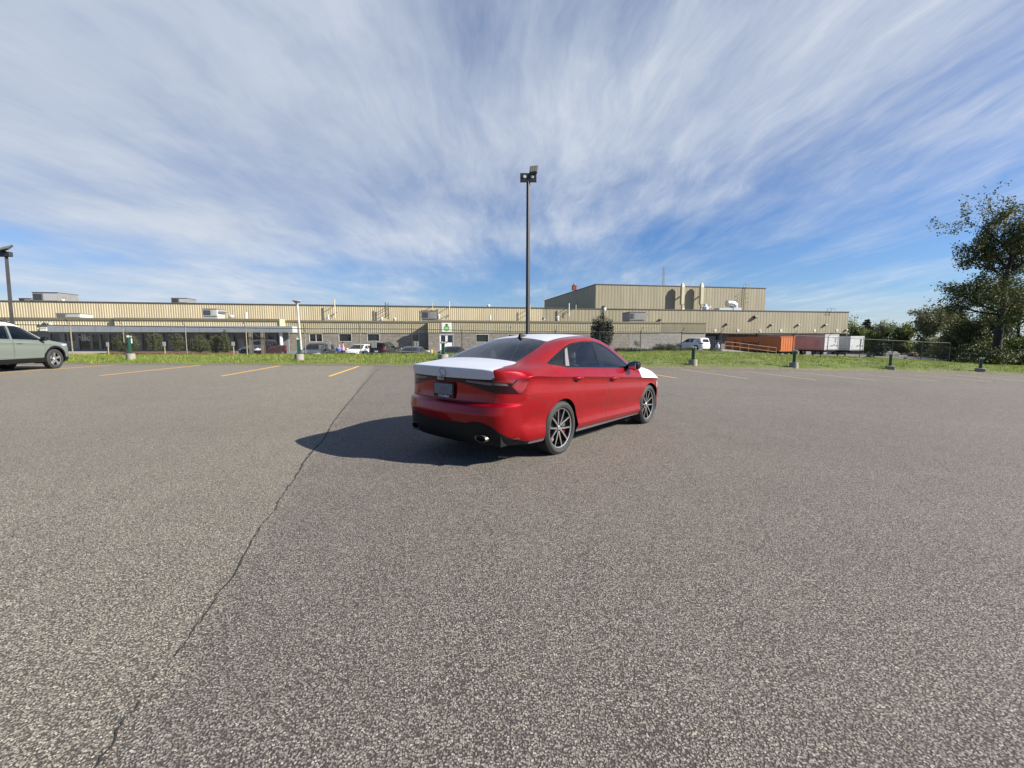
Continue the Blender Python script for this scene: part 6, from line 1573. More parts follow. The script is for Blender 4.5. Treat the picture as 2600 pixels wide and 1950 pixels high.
# ------------------------------------------------------------------ signs and bollards in the yard
SG = mat('sign_back_grey', (.33,.33,.31), .6, var=.1); YB = mat('bollard_yellow', (.66,.46,.02), .5)
def board(label, pxs, yb, y0, y1, Y, m=SG, post=steel, group=None, tilt=0):
    p = at(sum(pxs)/len(pxs), yb, Y); zg = ground(p.x, Y); r = empty('parking_sign', (p.x, Y, zg)); k = Y/FPX
    zt, zm = at(0, y0, Y).z-zg, at(0, y1, Y).z-zg
    c = MB(); c.tube([(0,0,-.1),(tilt*zt*.3,0,zt)], .03, 6); c.build('sign_post', [post], r)
    cx = (pxs[0]+pxs[-1])/2; segs = [(pxs[0], cx-.6), (cx+.6, pxs[-1])] if len(pxs) == 3 else [(pxs[0], pxs[-1])]
    for (a, b_) in segs:
        c = MB(); c.cbox((a-cx)*k+tilt*zm*.3, (b_-cx)*k+tilt*zm*.3, -.05, -.03, zm, zt, .01, lambda v: Matrix.Rotation(tilt*.3, 3, 'Y') @ v if tilt else v); c.build('sign_plate', [m], r)
    tag(r, label, 'sign', group)
SGG = 'parking signs in the yard'; STK = mat('tan_stake', (.42,.33,.18), .7)
board('tilted pair of grey sign boards left of the two people', (835,841,849), 900, 868, 887, 38, group=SGG, tilt=-.35)
board('pair of grey sign boards in front of the black SUV', (944,951,957), 900, 864.5, 883, 37, group=SGG)
board('pair of pale sign boards above the dark grey saloon', (1051.5,1057.5,1064), 900, 867, 884, 38, group=SGG)
board('small pale board on a yellow stake by the glass entrance', (272,279), 893, 869, 880, 38.5, mat('pale_board', (.42,.42,.40), .6), STK, group=SGG)
board('small pale board on a yellow stake among the left shrubs', (415,423), 893, 868, 879, 39, MATS['pale_board'], STK, group=SGG)
board('small white board on a yellow stake left of the pickup', (589.5,598), 893, 868, 878, 39.5, MATS['pale_board'], STK, group=SGG)
for lab, px, y0, y1 in (('yellow bollard between the black SUV and the dark grey saloon', 1019.5, 883.5, 903), ('yellow bollard right of the dark grey saloon', 1096, 887.5, 903)):
    Y = 36; p = at(px, y1, Y); zg = ground(p.x, Y); h = at(px, y0, Y).z-zg; r = empty('bollard', (p.x, Y, zg)); c = MB(); c.lathe([(.075,-.1),(.075,h-.06),(.05,h-.01),(0,h)], 14, 'z'); c.build('tube', [YB], r, True); c = MB(); c.lathe([(.078,h*.62),(.078,h*.72)], 14, 'z'); c.build('stripe', [mat('bollard_white', (.6,.58,.4), .5)], r); tag(r, lab, 'bollard', 'yellow bollards in the yard')

# ------------------------------------------------------------------ vehicles
HERO = make_hero(); CYAW = 0.8878796
HERO.matrix_world = LOTM @ Matrix.Translation((-0.0690, 5.8825, 0)) @ Matrix.Rotation(CYAW, 4, 'Z')
V = vehicles()
sv = V['suv']; hd = R(98); p2 = at(138, 930.8, 17.3); off = Matrix.Rotation(hd, 3, 'Z') @ Vector((2.69, -.82, 0))
sv.matrix_world = Matrix.Translation((p2.x-off.x, p2.y-off.y, lotz(p2.x, p2.y)-off.x*-.0)) @ Matrix.Rotation(hd, 4, 'Z') @ Matrix.Diagonal((1, 1, 1.045, 1))
tag(sv, 'sage green SUV with black wheel arches, cut off by the left edge', 'car')
G = 'vehicles parked in front of the factory'
put(V['pickup'], 668, 880, 43.0, R(271), 1.8); tag(V['pickup'], 'maroon pickup truck with a chrome grille facing left', 'pickup truck', G)
put(V['van'], 803, 880, 37.5, R(273)); tag(V['van'], 'slate grey people carrier seen nose-on beside the two people', 'car', G)
put(V['hatch'], 912, 880, 46.5, R(268)); tag(V['hatch'], 'white hatchback with its nose turned to the left', 'car', G)
put(V['black_suv'], 978, 880, 46, R(84)); tag(V['black_suv'], 'black SUV seen from behind beside the white hatchback', 'car', G)
put(V['sedan'], 1052, 890, 36.5, R(88)); tag(V['sedan'], 'low dark grey saloon behind the verge between two yellow bollards', 'car', G)
put(V['black_sedan'], 1150, 890, 36, R(268)); tag(V['black_sedan'], 'black car in front of the white double doors', 'car', G)
put(V['white_suv'], 1757, 880, 58.5, R(118)); tag(V['white_suv'], 'white SUV parked beside the loading docks', 'car')

# ------------------------------------------------------------------ trailers, container, dock clutter
LY = 59.5; XT = fx(LY)
def boxbody(name, label, pxl, pxr, yt, yb, L, mside, mend, cat, ribs=False, group=None, marks=True):
    a, zt = fs_(pxl, yt, LY); b_, zb3 = fs_(pxr, yb, LY); a0 = fpt(LY, (a+b_)/2, 0, 0); zg = ground(a0.x, a0.y); b_ = a+2.5
    r = empty(name, (a0.x, a0.y, zg)); I = Matrix.Translation((-a0.x, -a0.y, -zg))
    def pt(c, nm, ms, sm=False):
        me = c.mesh(nm, ms, sm); me.transform(I); return link(nm, me, None, r)
    c = MB(); c.box(a, b_, -L, 0, zb3, zt, XT); pt(c, 'body', [mside])
    c = MB()
    if ribs:
        for k in range(6): s = lerp(a+.12, b_-.12, k/5.5); c.box(s, s+.18, 0, .05, zb3+.15, zt-.12, XT)
        for k in range(34): d = -L*(k+.3)/34; c.box(a-.035, a, d-.18, d, zb3+.14, zt-.1, XT)
        c.box(a-.05, b_+.05, -.02, .06, zt-.10, zt+.01, XT); c.box(a-.05, b_+.05, -.02, .06, zb3, zb3+.13, XT)
    else:
        c.box(a-.02, a+.10, 0, .06, zb3, zt, XT); c.box(b_-.10, b_+.02, 0, .06, zb3, zt, XT); c.box(a+.10, b_-.10, 0, .06, zt-.14, zt, XT); c.box(a-.03, a, -L, 0, zb3+.42, zb3+.47, XT); c.box(a-.03, a, -.5, -.42, zb3, zt, XT)
    pt(c, 'frame', [mend])
    c = MB(); c.box(a+.12, b_-.12, .0, .03, zb3+.14, zt-.15, XT); e = pt(c, 'end_panel', [mend])
    if marks and not ribs:
        rr2 = random.Random(int(pxl)); c = MB()
        c.tube([XT(Vector((b_-.62,.035,zt-.45))), XT(Vector((b_-.62,.035,zt-1.2))), XT(Vector((b_-.48,.035,zt-1.25))), XT(Vector((b_-.44,.035,zt-.45)))], .018, 4)
        for k in range(3): s = b_-.3-.42*k; z = zb3+.62+.12*(k % 2); c.tube([XT(Vector((s-.22,.035,z-.06))), XT(Vector((s,.035,z+.14))), XT(Vector((s+.12,.035,z-.02)))], .035, 4)
        c.cur = 0; pt(c, 'air_lines', [BLACKP])
        c = MB(); c.box(a+.3, a+.42, .031, .04, zb3+.5, zb3+.62, XT); pt(c, 'marker_plate', [mat('marker_red', (.4,.05,.03), .5)])
    c = MB(); c.box(a+.35, b_-.35, -L, -.1, zb3-.28, zb3, XT); pt(c, 'chassis', [BLACKP])
    for d in (-L*.80, -L*.90):
        for s in (a+.25, b_-.25):
            c = MB(); q = XT(Vector((s, d, 0))); c.lathe([(.0,-.14),(.5,-.14),(.5,.14),(0,.14)], 18, 'x', (q.x, q.y, zg+.5)); pt(c, 'wheel', [TYRE])
    for s in (a+.5, b_-.5):
        c = MB(); c.box(s-.06, s+.06, -2.6, -2.4, zg, zb3-.28, XT); pt(c, 'landing_leg', [steel])
    tag(r, label, cat, group); return r, a, b_, zt, zb3, pt
orng = mat('container_orange', (.46,.115,.020), .55, var=.2, vscale=1.2)
r, a, b_, zt, zb3, pt = boxbody('shipping_container', 'orange shipping container with dark blue lettering at the dock', 1982, 2010, 854.5, 892, 12.2, orng, mat('container_orange_end', (.62,.17,.04), .5), 'container', True)
navy = mat('container_blue', (.010,.022,.085), .6)
rotS = Matrix.Rotation(TH, 4, 'Z') @ Matrix.Rotation(-math.pi/2, 4, 'Z') @ Matrix.Rotation(math.pi/2, 4, 'X')
zc_ = zb3+(zt-zb3)*.52
tmx = Matrix.Translation(-Vector(r.location)) @ Matrix.Translation(XT(Vector((a-.05, -8.3, zc_)))) @ rotS
text_mesh('Hapag-Lloyd', .78, .005, 'lettering', navy, r, tmx, .02, align='LEFT')
# twin-arc emblem left of the name
c = MB()
for k, oy in enumerate((0, .42)):
    pts = [XT(Vector((a-.045, -10.4+oy+.30*(1-math.cos(t))*1.0, zc_+.42*math.sin(t)))) for t in [-1.3+2.6*q/10 for q in range(11)]]
    c.tube(pts, [.04+.10*math.sin(math.pi*q/10) for q in range(11)], 6)
pt(c, 'emblem', [navy])
tgry, twht = mat('trailer_side_grey', (.42,.39,.41), .35, metal=.2, var=.25, vscale=.5), mat('trailer_white', (.62,.63,.62), .45, var=.12, vscale=1.5)
boxbody('truck_trailer', 'white box trailer beside the orange container, with a greyish side', 2095, 2124, 849, 889, 14.2, tgry, twht, 'trailer', group='box trailers at the docks')
boxbody('truck_trailer', 'white box trailer farthest right at the docks', 2160, 2190, 853.5, 889.5, 14.2, mat('trailer_side_pale', (.42,.46,.44), .4, var=.12, vscale=1), twht, 'trailer', group='box trailers at the docks')
# sloping walkway with its railing
RY = 52.5
wp = [on_line(px, py, RY, AT) for px, py in ((1818,886.5),(1860,888.5),(1900,893.5),(1940,899.0),(1975,904.5))]
c = MB(); vs = []
for p in wp: vs += [p+Vector((0,0,-1.6)), p, p+Vector((-.35,1.9,.05)), p+Vector((-.35,1.9,-1.6))]
fs2 = [(0,1,2,3)]
for i in range(len(wp)-1): fs2 += [(i*4+k, (i+1)*4+k, (i+1)*4+(k+1) % 4, i*4+(k+1) % 4) for k in range(4)]
fs2.append(tuple(len(vs)-4+k for k in (3,2,1,0))); c.add(vs, fs2); o = c.build('walkway_ramp', [mat('ramp_concrete', (.34,.32,.29), .9, var=.1)]); o['kind'] = 'structure'
rl = empty('railing', wp[1]); tag(rl, 'orange pipe railing along the sloping concrete walkway', 'railing')
rp = mat('rail_orange', (.36,.20,.09), .6)
tops = []
for k, px in enumerate((1839.5,1857.5,1876.5,1897.5,1918.5,1947,1971)):
    t = (px-1818)/(1975-1818)*4; i = min(3, int(t)); g_ = wp[i].lerp(wp[i+1], t-i); h = [1.0,1.0,1.0,1.0,1.0,1.05,1.1][k]; q = g_+Vector((0,.1,0)); tops.append((q, h))
    c = MB(); c.tube([q-Vector(rl.location), q+Vector((0,0,h))-Vector(rl.location)], .032, 6); c.build('rail_post', [rp], rl)
for f_ in (1.0, .5):
    c = MB(); c.tube([q+Vector((0,0,h*f_))-Vector(rl.location) for q, h in tops], .026, 6); c.build('hand_rail', [rp], rl)
# blue skip with rubbish
p = at(1809.5, 887, 66); zg = ground(p.x, 66); r = empty('skip', (p.x, 66, zg), .19); h = at(1809, 864.5, 66).z-zg
c = MB(); c.hexa([(-.6,-.8,.1),(.6,-.8,.1),(.6,.8,.1),(-.6,.8,.1),(-.66,-.9,h),(.66,-.9,h),(.66,.9,h),(-.66,.9,h)]); c.build('bin', [mat('skip_blue', (.012,.025,.075), .5, var=.3)], r)
c = MB(); [c.box(-.64+.32*k,-.58+.32*k,-.93,-.86,.1,h-.05) for k in range(5)]; c.box(-.72,.72,-.97,.95,h-.08,h); c.build('rim', [mat('skip_blue_dark', (.008,.015,.04), .5)], r)
tag(r, 'dark blue steel skip standing in the first dock bay', 'skip')
p = at(1822, 886, 64); zg = ground(p.x, 64); h = at(1822, 871, 64).z-zg; r = empty('sack', (p.x, 64, zg)); c = MB(); c.lathe([(0,0),(.30,0),(.36,.3),(.33,h*.6),(.22,h*.8),(.1,h*.9),(0,h)], 14); c.build('bag', [mat('bag_white', (.40,.40,.44), .6, var=.15, vscale=3, bump=.8, bscale=6)], r, True); c = MB(); c.tube([(.1,0,h),(.25,.1,h+.15),(-.1,0,h-.05)], .03, 5); c.build('bag_loop', [mat('bag_strap', (.2,.2,.25), .7)], r); tag(r, 'bulging white bag leaning on the blue skip', 'bag')
def lump(name, label, px, py, Y, w, h, m, cat, seed, group=None, sq=False):
    p = at(px, py, Y); zg = ground(p.x, Y); r_ = random.Random(seed)
    if sq:
        c = MB(); c.cbox(-w/2, w/2, -.35, .35, 0, h*.72, .05); c.cbox(-w*.32, -w*.05, -.3, .3, h*.70, h, .06); c.cbox(w*.08, w*.36, -.3, .3, h*.70, h*.95, .06)
    else:
        c = MB(); n, mrow = 10, 5; prof = [(1,0),(1.05,.3),(.8,.65),(.45,.9),(0,1)]; vs = []
        for (rr3, hh) in prof:
            for k in range(n): a_ = 2*math.pi*k/n; j = 1+.25*r_.uniform(-1,1); vs.append((w/2*rr3*j*math.cos(a_), w/2*rr3*j*math.sin(a_), h*hh*(1+.15*r_.uniform(-1,1))))
        c.add(vs, [(i*n+k, i*n+(k+1) % n, (i+1)*n+(k+1) % n, (i+1)*n+k) for i in range(4) for k in range(n)])
    o = c.build(name, [m], None, not sq); o.location = (p.x, Y, zg-.03); o.rotation_euler = (0, 0, r_.uniform(-.2, .3)); tag(o, label, cat, group)
rock = mat('dark_rock', (.045,.042,.040), .9, var=.4, vscale=4); blk = mat('tan_concrete_block', (.42,.33,.22), .85, var=.15)
lump('boulder', 'dark stump-like boulder at the verge right of the trailers', 2208, 912, 44, .75, .55, rock, 'boulder', 3, 'dark boulders behind the fence')
lump('boulder', 'dark boulder near the green post before the far trees', 2298, 915, 43, .6, .45, rock, 'boulder', 5, 'dark boulders behind the fence')
BG = 'concrete barrier blocks across the far yard'
lump('barrier_block', 'leftmost pale barrier block, half hidden by a green post', 2263, 901, 78, 2.2, .9, mat('pale_block', (.48,.43,.34), .85), 'concrete block', 1, BG, True)
lump('barrier_block', 'tan barrier block left of the middle fence post in the far yard', 2317.5, 905, 80, 1.7, .72, blk, 'concrete block', 2, BG, True)
lump('barrier_block', 'tan barrier block right of the middle fence post in the far yard', 2353.5, 907, 78, 1.8, .78, blk, 'concrete block', 4, BG, True)
lump('barrier_block', 'dark grey barrier block before the pines', 2405, 908, 76, 1.9, .45, mat('grey_block', (.10,.10,.10), .85), 'concrete block', 6, BG, True)
lump('barrier_block', 'small tan barrier block at the right end of the row', 2420, 910, 74, .5, .75, blk, 'concrete block', 8, BG, True)
junk = mat('dark_junk', (.02,.02,.02), .8, var=.3)
lump('rubbish_heap', 'black heap of scrap at the foot of the blue skip', 1817, 894, 58, 1.7, .55, junk, 'rubbish heap', 12)
lump('rubbish_heap', 'flat black tarpaulin heap right of the scrap heap', 1834, 897, 54, 1.3, .25, junk, 'rubbish heap', 13)
# cream bollards beside the white SUV
p = at(1733, 884, 60); zg = ground(p.x, 60); o = MB(); o.cbox(-.14,.14,-.1,.1,0,at(1733,866,60).z-zg,.02); o = o.build('timber_post', [mat('raw_timber', (.50,.36,.20), .8)]); o.location = (p.x, 60, zg); tag(o, 'short tan timber post just left of the white SUV', 'post')

# ------------------------------------------------------------------ two people
def person(name, label, loc, rz, h, joints, shirt, trous, skin, hair, lean=0):
    r = empty(name, loc, rz)
    def skinned(nm, pts, edges, rad, m, par, root=0, sub=1):
        me = bpy.data.meshes.new(nm); me.from_pydata([tuple(p) for p in pts], edges, []); o = bpy.data.objects.new(nm, me); COL.objects.link(o)
        o.modifiers.new('k', 'SKIN'); sv_ = me.skin_vertices[0].data
        for i, q in enumerate(rad): sv_[i].radius = (q, q) if not isinstance(q, tuple) else q
        sv_[root].use_root = True
        s_ = o.modifiers.new('s', 'SUBSURF'); s_.levels = s_.render_levels = sub
        dg = bpy.context.evaluated_depsgraph_get(); dg.update(); m2 = bpy.data.meshes.new_from_object(o.evaluated_get(dg)); bpy.data.objects.remove(o)
        m2.name = nm; m2.materials.clear(); m2.materials.append(m); m2.polygons.foreach_set('use_smooth', [True]*len(m2.polygons)); return link(nm, m2, None, par)
    J = joints; k = h/1.75
    P = {n: Vector(p)*k for n, p in J.items()}
    order = ['pelvis','waist','chest','neck','chin','head','sl','el','wl','hl','sr','er','wr','hr','hipl','knl','anl','tol','hipr','knr','anr','tor']
    idx = {n: i for i, n in enumerate(order)}
    E_ = [('pelvis','waist'),('waist','chest'),('chest','neck'),('neck','chin'),('chin','head'),('chest','sl'),('sl','el'),('el','wl'),('wl','hl'),('chest','sr'),('sr','er'),('er','wr'),('wr','hr'),('pelvis','hipl'),('hipl','knl'),('knl','anl'),('anl','tol'),('pelvis','hipr'),('hipr','knr'),('knr','anr'),('anr','tor')]
    rad = dict(pelvis=(.13,.10),waist=(.12,.09),chest=(.14,.10),neck=.05,chin=.065,head=.085,sl=.055,el=.042,wl=.03,hl=.025,sr=.055,er=.042,wr=.03,hr=.025,hipl=.085,knl=.055,anl=.038,tol=.035,hipr=.085,knr=.055,anr=.038,tor=.035)
    body = skinned('body', [P[n] for n in order], [(idx[a], idx[b]) for a, b in E_], [tuple(x*k for x in rad[n]) if isinstance(rad[n], tuple) else rad[n]*k for n in order], skin, r, 0, 2)
    jn = ['waist','chest','neckb','sl','el','cl','sr','er','cr','hip']
    P['neckb'] = P['chest'].lerp(P['neck'], .5); P['cl'] = P['el'].lerp(P['wl'], .85); P['cr'] = P['er'].lerp(P['wr'], .85); P['hip'] = P['pelvis']*1.0
    ji = {n: i for i, n in enumerate(jn)}
    skinned('shirt', [P[n] for n in jn], [(ji[a], ji[b]) for a, b in (('hip','waist'),('waist','chest'),('chest','neckb'),('chest','sl'),('sl','el'),('el','cl'),('chest','sr'),('sr','er'),('er','cr'))],
            [(.155*k,.125*k),(.175*k,.13*k),.075*k,.075*k,.06*k,.046*k,.075*k,.06*k,.046*k,(.165*k,.125*k)], shirt, r, 0, 2)
    tn = ['pelvis','hipl','knl','cufl','hipr','knr','cufr']; P['cufl'] = P['knl'].lerp(P['anl'], .9); P['cufr'] = P['knr'].lerp(P['anr'], .9); ti = {n: i for i, n in enumerate(tn)}
    skinned('trousers', [P[n] for n in tn], [(ti[a], ti[b]) for a, b in (('pelvis','hipl'),('hipl','knl'),('knl','cufl'),('pelvis','hipr'),('hipr','knr'),('knr','cufr'))], [(.15*k,.12*k),.105*k,.075*k,.065*k,.105*k,.075*k,.065*k], trous, r, 0, 2)
    # hair cap, nose and hands
    hd_ = P['head'] + (P['head']-P['chin']).normalized()*.02*k
    c = MB(); c.lathe([(0,.095*k),(.06*k,.085*k),(.092*k,.04*k),(.097*k,-.01*k),(.088*k,-.05*k)], 14, 'z'); o = c.build('hair', [hair], r, True); o.location = hd_ + Vector((-.012*k, 0, .012*k))
    c = MB(); c.add([(.0,-.012,0),(.0,.012,0),(.02,0,-.012),(0,0,.03)], [(0,1,2),(1,3,2),(3,0,2),(0,3,1)]); o = c.build('nose', [skin], body); o.location = P['head']+Vector((.088*k,0,-.03*k))
    for s in ('l', 'r'):
        w_, h_ = P['w'+s], P['h'+s]; d = (h_-w_).normalized(); sd_ = d.cross(Vector((1,0,0))).normalized(); nrm = d.cross(sd_)
        for q in range(5):
            off = sd_*(.022-.011*q)*k if q < 4 else nrm*.03*k
            b0 = h_+off*(1 if q < 4 else .6); c = MB(); Lf = (.07, .08, .075, .06, .05)[q]*k
            c.tube([b0, b0+d*Lf*.55+nrm*.004, b0+d*Lf+nrm*(.015 if q < 4 else .03)*k], [.009*k,.008*k,.006*k], 5); c.build('finger' if q < 4 else 'thumb', [skin], body)
    for s in ('l', 'r'):
        c = MB(); a_ = P['an'+s]; c.cbox(a_.x-.08*k, a_.x+.19*k, a_.y-.045*k, a_.y+.045*k, -.0, .09*k, .03*k); c.build('shoe', [mat('dark_shoe', (.03,.03,.03), .6)], r, True)
    tag(r, label, 'person'); return r
ST = dict(pelvis=(0,0,.93),waist=(.01,0,1.10),chest=(.01,0,1.34),neck=(.0,0,1.48),chin=(.02,0,1.57),head=(.02,0,1.66),sl=(0,.19,1.40),el=(.02,.24,1.13),wl=(.14,.22,.95),hl=(.19,.21,.89),sr=(0,-.19,1.40),er=(.0,-.25,1.13),wr=(.12,-.24,.93),hr=(.17,-.23,.87),
          hipl=(0,.10,.88),knl=(.02,.11,.48),anl=(0,.11,.09),tol=(.14,.12,.04),hipr=(0,-.10,.88),knr=(-.01,-.11,.48),anr=(-.05,-.11,.09),tor=(.09,-.12,.04))
BD = dict(pelvis=(-.12,0,.90),waist=(.0,0,1.04),chest=(.16,0,1.20),neck=(.26,0,1.30),chin=(.33,0,1.37),head=(.37,0,1.45),sl=(.18,.20,1.24),el=(.36,.24,1.04),wl=(.52,.18,.92),hl=(.57,.16,.88),sr=(.18,-.20,1.24),er=(.38,-.24,1.06),wr=(.54,-.18,.96),hr=(.59,-.16,.92),
          hipl=(-.11,.11,.86),knl=(.02,.13,.48),anl=(-.06,.12,.09),tol=(.08,.13,.04),hipr=(-.11,-.11,.86),knr=(.0,-.13,.48),anr=(-.12,-.12,.09),tor=(.02,-.13,.04))
sk = mat('skin', (.42,.24,.17), .6); 
Yp = 41.0; p = at(871.5, 890, Yp); zg = ground(p.x, Yp); hh = (at(871, 868, Yp).z-zg)
person('person', 'standing person in a pink top and dark trousers', (p.x, Yp, zg), R(200), hh, ST, mat('pink_top', (.62,.30,.30), .8, var=.12, vscale=8), mat('navy_trousers', (.02,.025,.05), .8), sk, mat('brown_hair', (.07,.035,.02), .8))
p = at(861, 890, Yp-1.2); zg = ground(p.x, Yp-1.2)
person('person', 'person in a blue jacket leaning over, seen from behind', (p.x, Yp-1.2, zg), R(110), 1.70, BD, mat('blue_jacket', (.025,.10,.36), .7, var=.15, vscale=8), mat('dark_trousers', (.02,.02,.025), .8), sk, mat('grey_hair', (.33,.30,.28), .9))

# ------------------------------------------------------------------ trees and shrubs
def leafmat(name, cols, tr=.25):
    m = bpy.data.materials.new(name); m.use_nodes = True; t = NT(m.node_tree); b = t.n['Principled BSDF']
    gi = t.node('ShaderNodeNewGeometry').outputs['Random Per Island']; g = t.node('ShaderNodeTexCoord').outputs['Object']
    f = t.math('ADD', t.math('MULTIPLY', gi, .55), t.math('MULTIPLY', t.noise(g, .55, 3, .5), .5))
    c = t.ramp(f, [(.18+.2*i, cc) for i, cc in enumerate(cols)]); t.l.new(c, b.inputs['Base Color']); b.inputs['Roughness'].default_value = .65
    mx = t.node('ShaderNodeMixShader', inp={0: tr, 1: b.outputs[0], 2: t.node('ShaderNodeBsdfTranslucent', inp={'Color': c}).outputs[0]}); t.l.new(mx.outputs[0], t.n['Material Output'].inputs[0])
    MATS[name] = m; return m
def leaves(name, P, size, m, parent, seed=1, droop=0.0, asp=.6, N=None):
    """one small folded quad per point"""
    rg = np.random.default_rng(seed); P = np.asarray(P, dtype=np.float64); n = len(P)
    u = rg.normal(size=(n, 3)); u[:, 2] -= droop; u /= np.linalg.norm(u, axis=1)[:, None]
    v = rg.normal(size=(n, 3)); v -= (v*u).sum(1)[:, None]*u; v /= np.linalg.norm(v, axis=1)[:, None]
    s = (size*rg.uniform(.6, 1.35, n))[:, None]
    A, B, C, D = P-u*s*.5, P+v*s*asp*.5, P+u*s*.5, P-v*s*asp*.5
    V_ = np.stack([A, B, C, D], 1).reshape(-1, 3); me = bpy.data.meshes.new(name); me.vertices.add(4*n); me.vertices.foreach_set('co', V_.ravel())
    me.loops.add(4*n); me.loops.foreach_set('vertex_index', np.arange(4*n)); me.polygons.add(n); me.polygons.foreach_set('loop_start', np.arange(0, 4*n, 4))
    me.materials.append(m); me.update(calc_edges=True); return link(name, me, None, parent)
BARK = mat('dark_bark', (.035,.029,.025), .95, var=.35, vscale=5, bump=1, bscale=20, stretch=(1,1,.25))
BARK2 = mat('grey_bark', (.10,.09,.08), .95, var=.3, vscale=4, bump=.8, bscale=14, stretch=(1,1,.25))
def broadleaf(label, loc, H, tr, spread, seed, lm, nleaf, lsize, trunk_frac=.3, bark=BARK, levels=4, clump=.55, up=.75, side=0.0, group=None, name='broadleaf_tree', low=0.0, cat='tree'):
    rg = random.Random(seed); root = empty(name, loc); tips = []; mb = MB(); segs = []
    def grow(p, d, L, r, lev):
        n = 4; pts = [p]; rad = [r]; q = p.copy(); dd = d.copy()
        for k in range(n):
            dd = (dd + Vector((rg.uniform(-1,1), rg.uniform(-1,1), rg.uniform(-.5,.9)))*(.16 if lev else .05)).normalized(); q = q + dd*(L/n); pts.append(q.copy()); rad.append(r*(1-.55*(k+1)/n))
        mb.tube(pts, rad, 7 if lev < 2 else 4, False)
        if lev >= levels-2:
            for k in range(1, n+1): tips.append((pts[k], lev))
        if lev >= levels: return
        nb = (7 if lev == 0 else 5) if lev < 2 else 4
        for k in range(nb):
            t = (.38+.62*(k+.5)/nb) if lev == 0 else (.25+.75*(k+.5)/nb); i = min(n-1, int(t*n)); b_ = pts[i].lerp(pts[i+1], t*n-i)
            a = rg.uniform(0, 2*math.pi) if lev else (k*2.4+rg.uniform(-.3,.3)); th = rg.uniform(.55, 1.15) if lev else rg.uniform(.7, 1.15)*(1.1-.4*t)
            o1 = dd.orthogonal().normalized(); o2 = dd.cross(o1); nd = (dd*math.cos(th) + (o1*math.cos(a)+o2*math.sin(a))*math.sin(th)); nd.z += .18; nd.normalize()
            grow(b_, nd, L*rg.uniform(.48,.74)*(1.0 if lev else spread), rad[i]*rg.uniform(.42,.6), lev+1)
    # trunk
    T = H*trunk_frac; pts = [Vector((0,0,-.3)), Vector((rg.uniform(-.05,.05)*tr*4, 0, T*.5)), Vector((rg.uniform(-.5,.5)*tr, rg.uniform(-.5,.5)*tr, T))]
    mb.tube([(0,0,-.3),(0,0,.15),(0,0,.6)]+[tuple(p) for p in pts[1:]], [tr*1.7, tr*1.3, tr*1.05, tr*.95, tr*.85], 10, False)
    grow(pts[-1], Vector((side*.3, 0, 1)).normalized(), H*(1-trunk_frac)*.62, tr*.8, 0)
    nb = 6 if low else 0
    for k in range(nb):
        a = 2*math.pi*k/nb+rg.uniform(-.3,.3); z = T*rg.uniform(.72, 1.0); grow(Vector((0,0,z)), Vector((math.cos(a), math.sin(a), rg.uniform(.15,.5))).normalized(), H*low*rg.uniform(.7,1.1), tr*.35, 1)
    mb.build('trunk', [bark], root, True, 60, fix=False)
    P = []; per = max(1, int(nleaf/max(1, len(tips))))
    for (p, lev) in tips:
        cl_ = clump*rg.uniform(.6, 1.3)
        if rg.random() < .10: continue
        for k in range(per): P.append((p.x+rg.gauss(0,cl_*.5), p.y+rg.gauss(0,cl_*.5), p.z+rg.gauss(0,cl_*.38)))
    leaves('crown', P, lsize, lm, root, seed)
    tag(root, label, cat, group); return root
def conifer(label, loc, H, W, seed, lm, n=5000, lsize=.25, group=None, open_=.0):
    rg = random.Random(seed); root = empty('conifer_tree', loc); mb = MB(); mb.tube([(0,0,-.2),(0,0,H*.5),(0,0,H)], [H*.02, H*.013, .02], 7); P = []
    nt = int(H*2.2)
    for k in range(nt):
        z = H*(.08+.92*k/nt); r = W*(1-(z/H))**.85+.1
        for j in range(7):
            a = rg.uniform(0, 6.28); L = r*rg.uniform(.7, 1.1); e = Vector((math.cos(a)*L, math.sin(a)*L, z-L*.12+rg.uniform(-.1,.1)*L+open_*L)); b_ = Vector((0,0,z)); mb.tube([b_, e], [.03,.012], 3, False)
            m_ = max(2, int(n/(nt*7)))
            for q in range(m_): t = rg.random()**.7; p = b_.lerp(e, t); P.append((p.x+rg.gauss(0,.10*r+.03), p.y+rg.gauss(0,.10*r+.03), p.z+rg.gauss(-.05,.06*H/nt*3)))
    mb.build('trunk', [BARK], root, fix=False); leaves('crown', P, lsize, lm, root, seed, droop=.4, asp=.35); tag(root, label, 'tree', group); return root
def shrub(label, loc, blobs, n, lsize, lm, seed, group=None, cat='shrub', name='shrub', droop=-.6, asp=.3, shell=.45):
    """blobs: (x,y,z,rx,ry,rz) ellipsoids filled mostly near their skin"""
    rg = np.random.default_rng(seed); root = empty(name, loc); P = []; vol = [b[3]*b[4]*b[5] for b in blobs]; mb = MB()
    for b, v in zip(blobs, vol):
        k = int(n*v/sum(vol))+20; d = rg.normal(size=(k, 3)); d /= np.linalg.norm(d, axis=1)[:, None]; rr3 = rg.uniform(shell, 1.05, k)[:, None] * (1+.22*np.sin(d[:, :1]*7+seed)*np.cos(d[:, 1:2]*6)+.12*np.sin(d[:, 2:]*13+seed*2))
        q = d*rr3*np.array(b[3:6])+np.array(b[:3]); P.append(q[q[:, 2] > 0.02])
        mb.tube([(0,0,0),(b[0]*.5,b[1]*.5,b[2]*.5),(b[0],b[1],b[2]+b[5]*.5)], [.06,.045,.015], 5)
    mb.build('stem', [BARK], root, fix=False); leaves('foliage', np.concatenate(P), lsize, lm, root, seed, droop=droop, asp=asp); tag(root, label, cat, group); return root

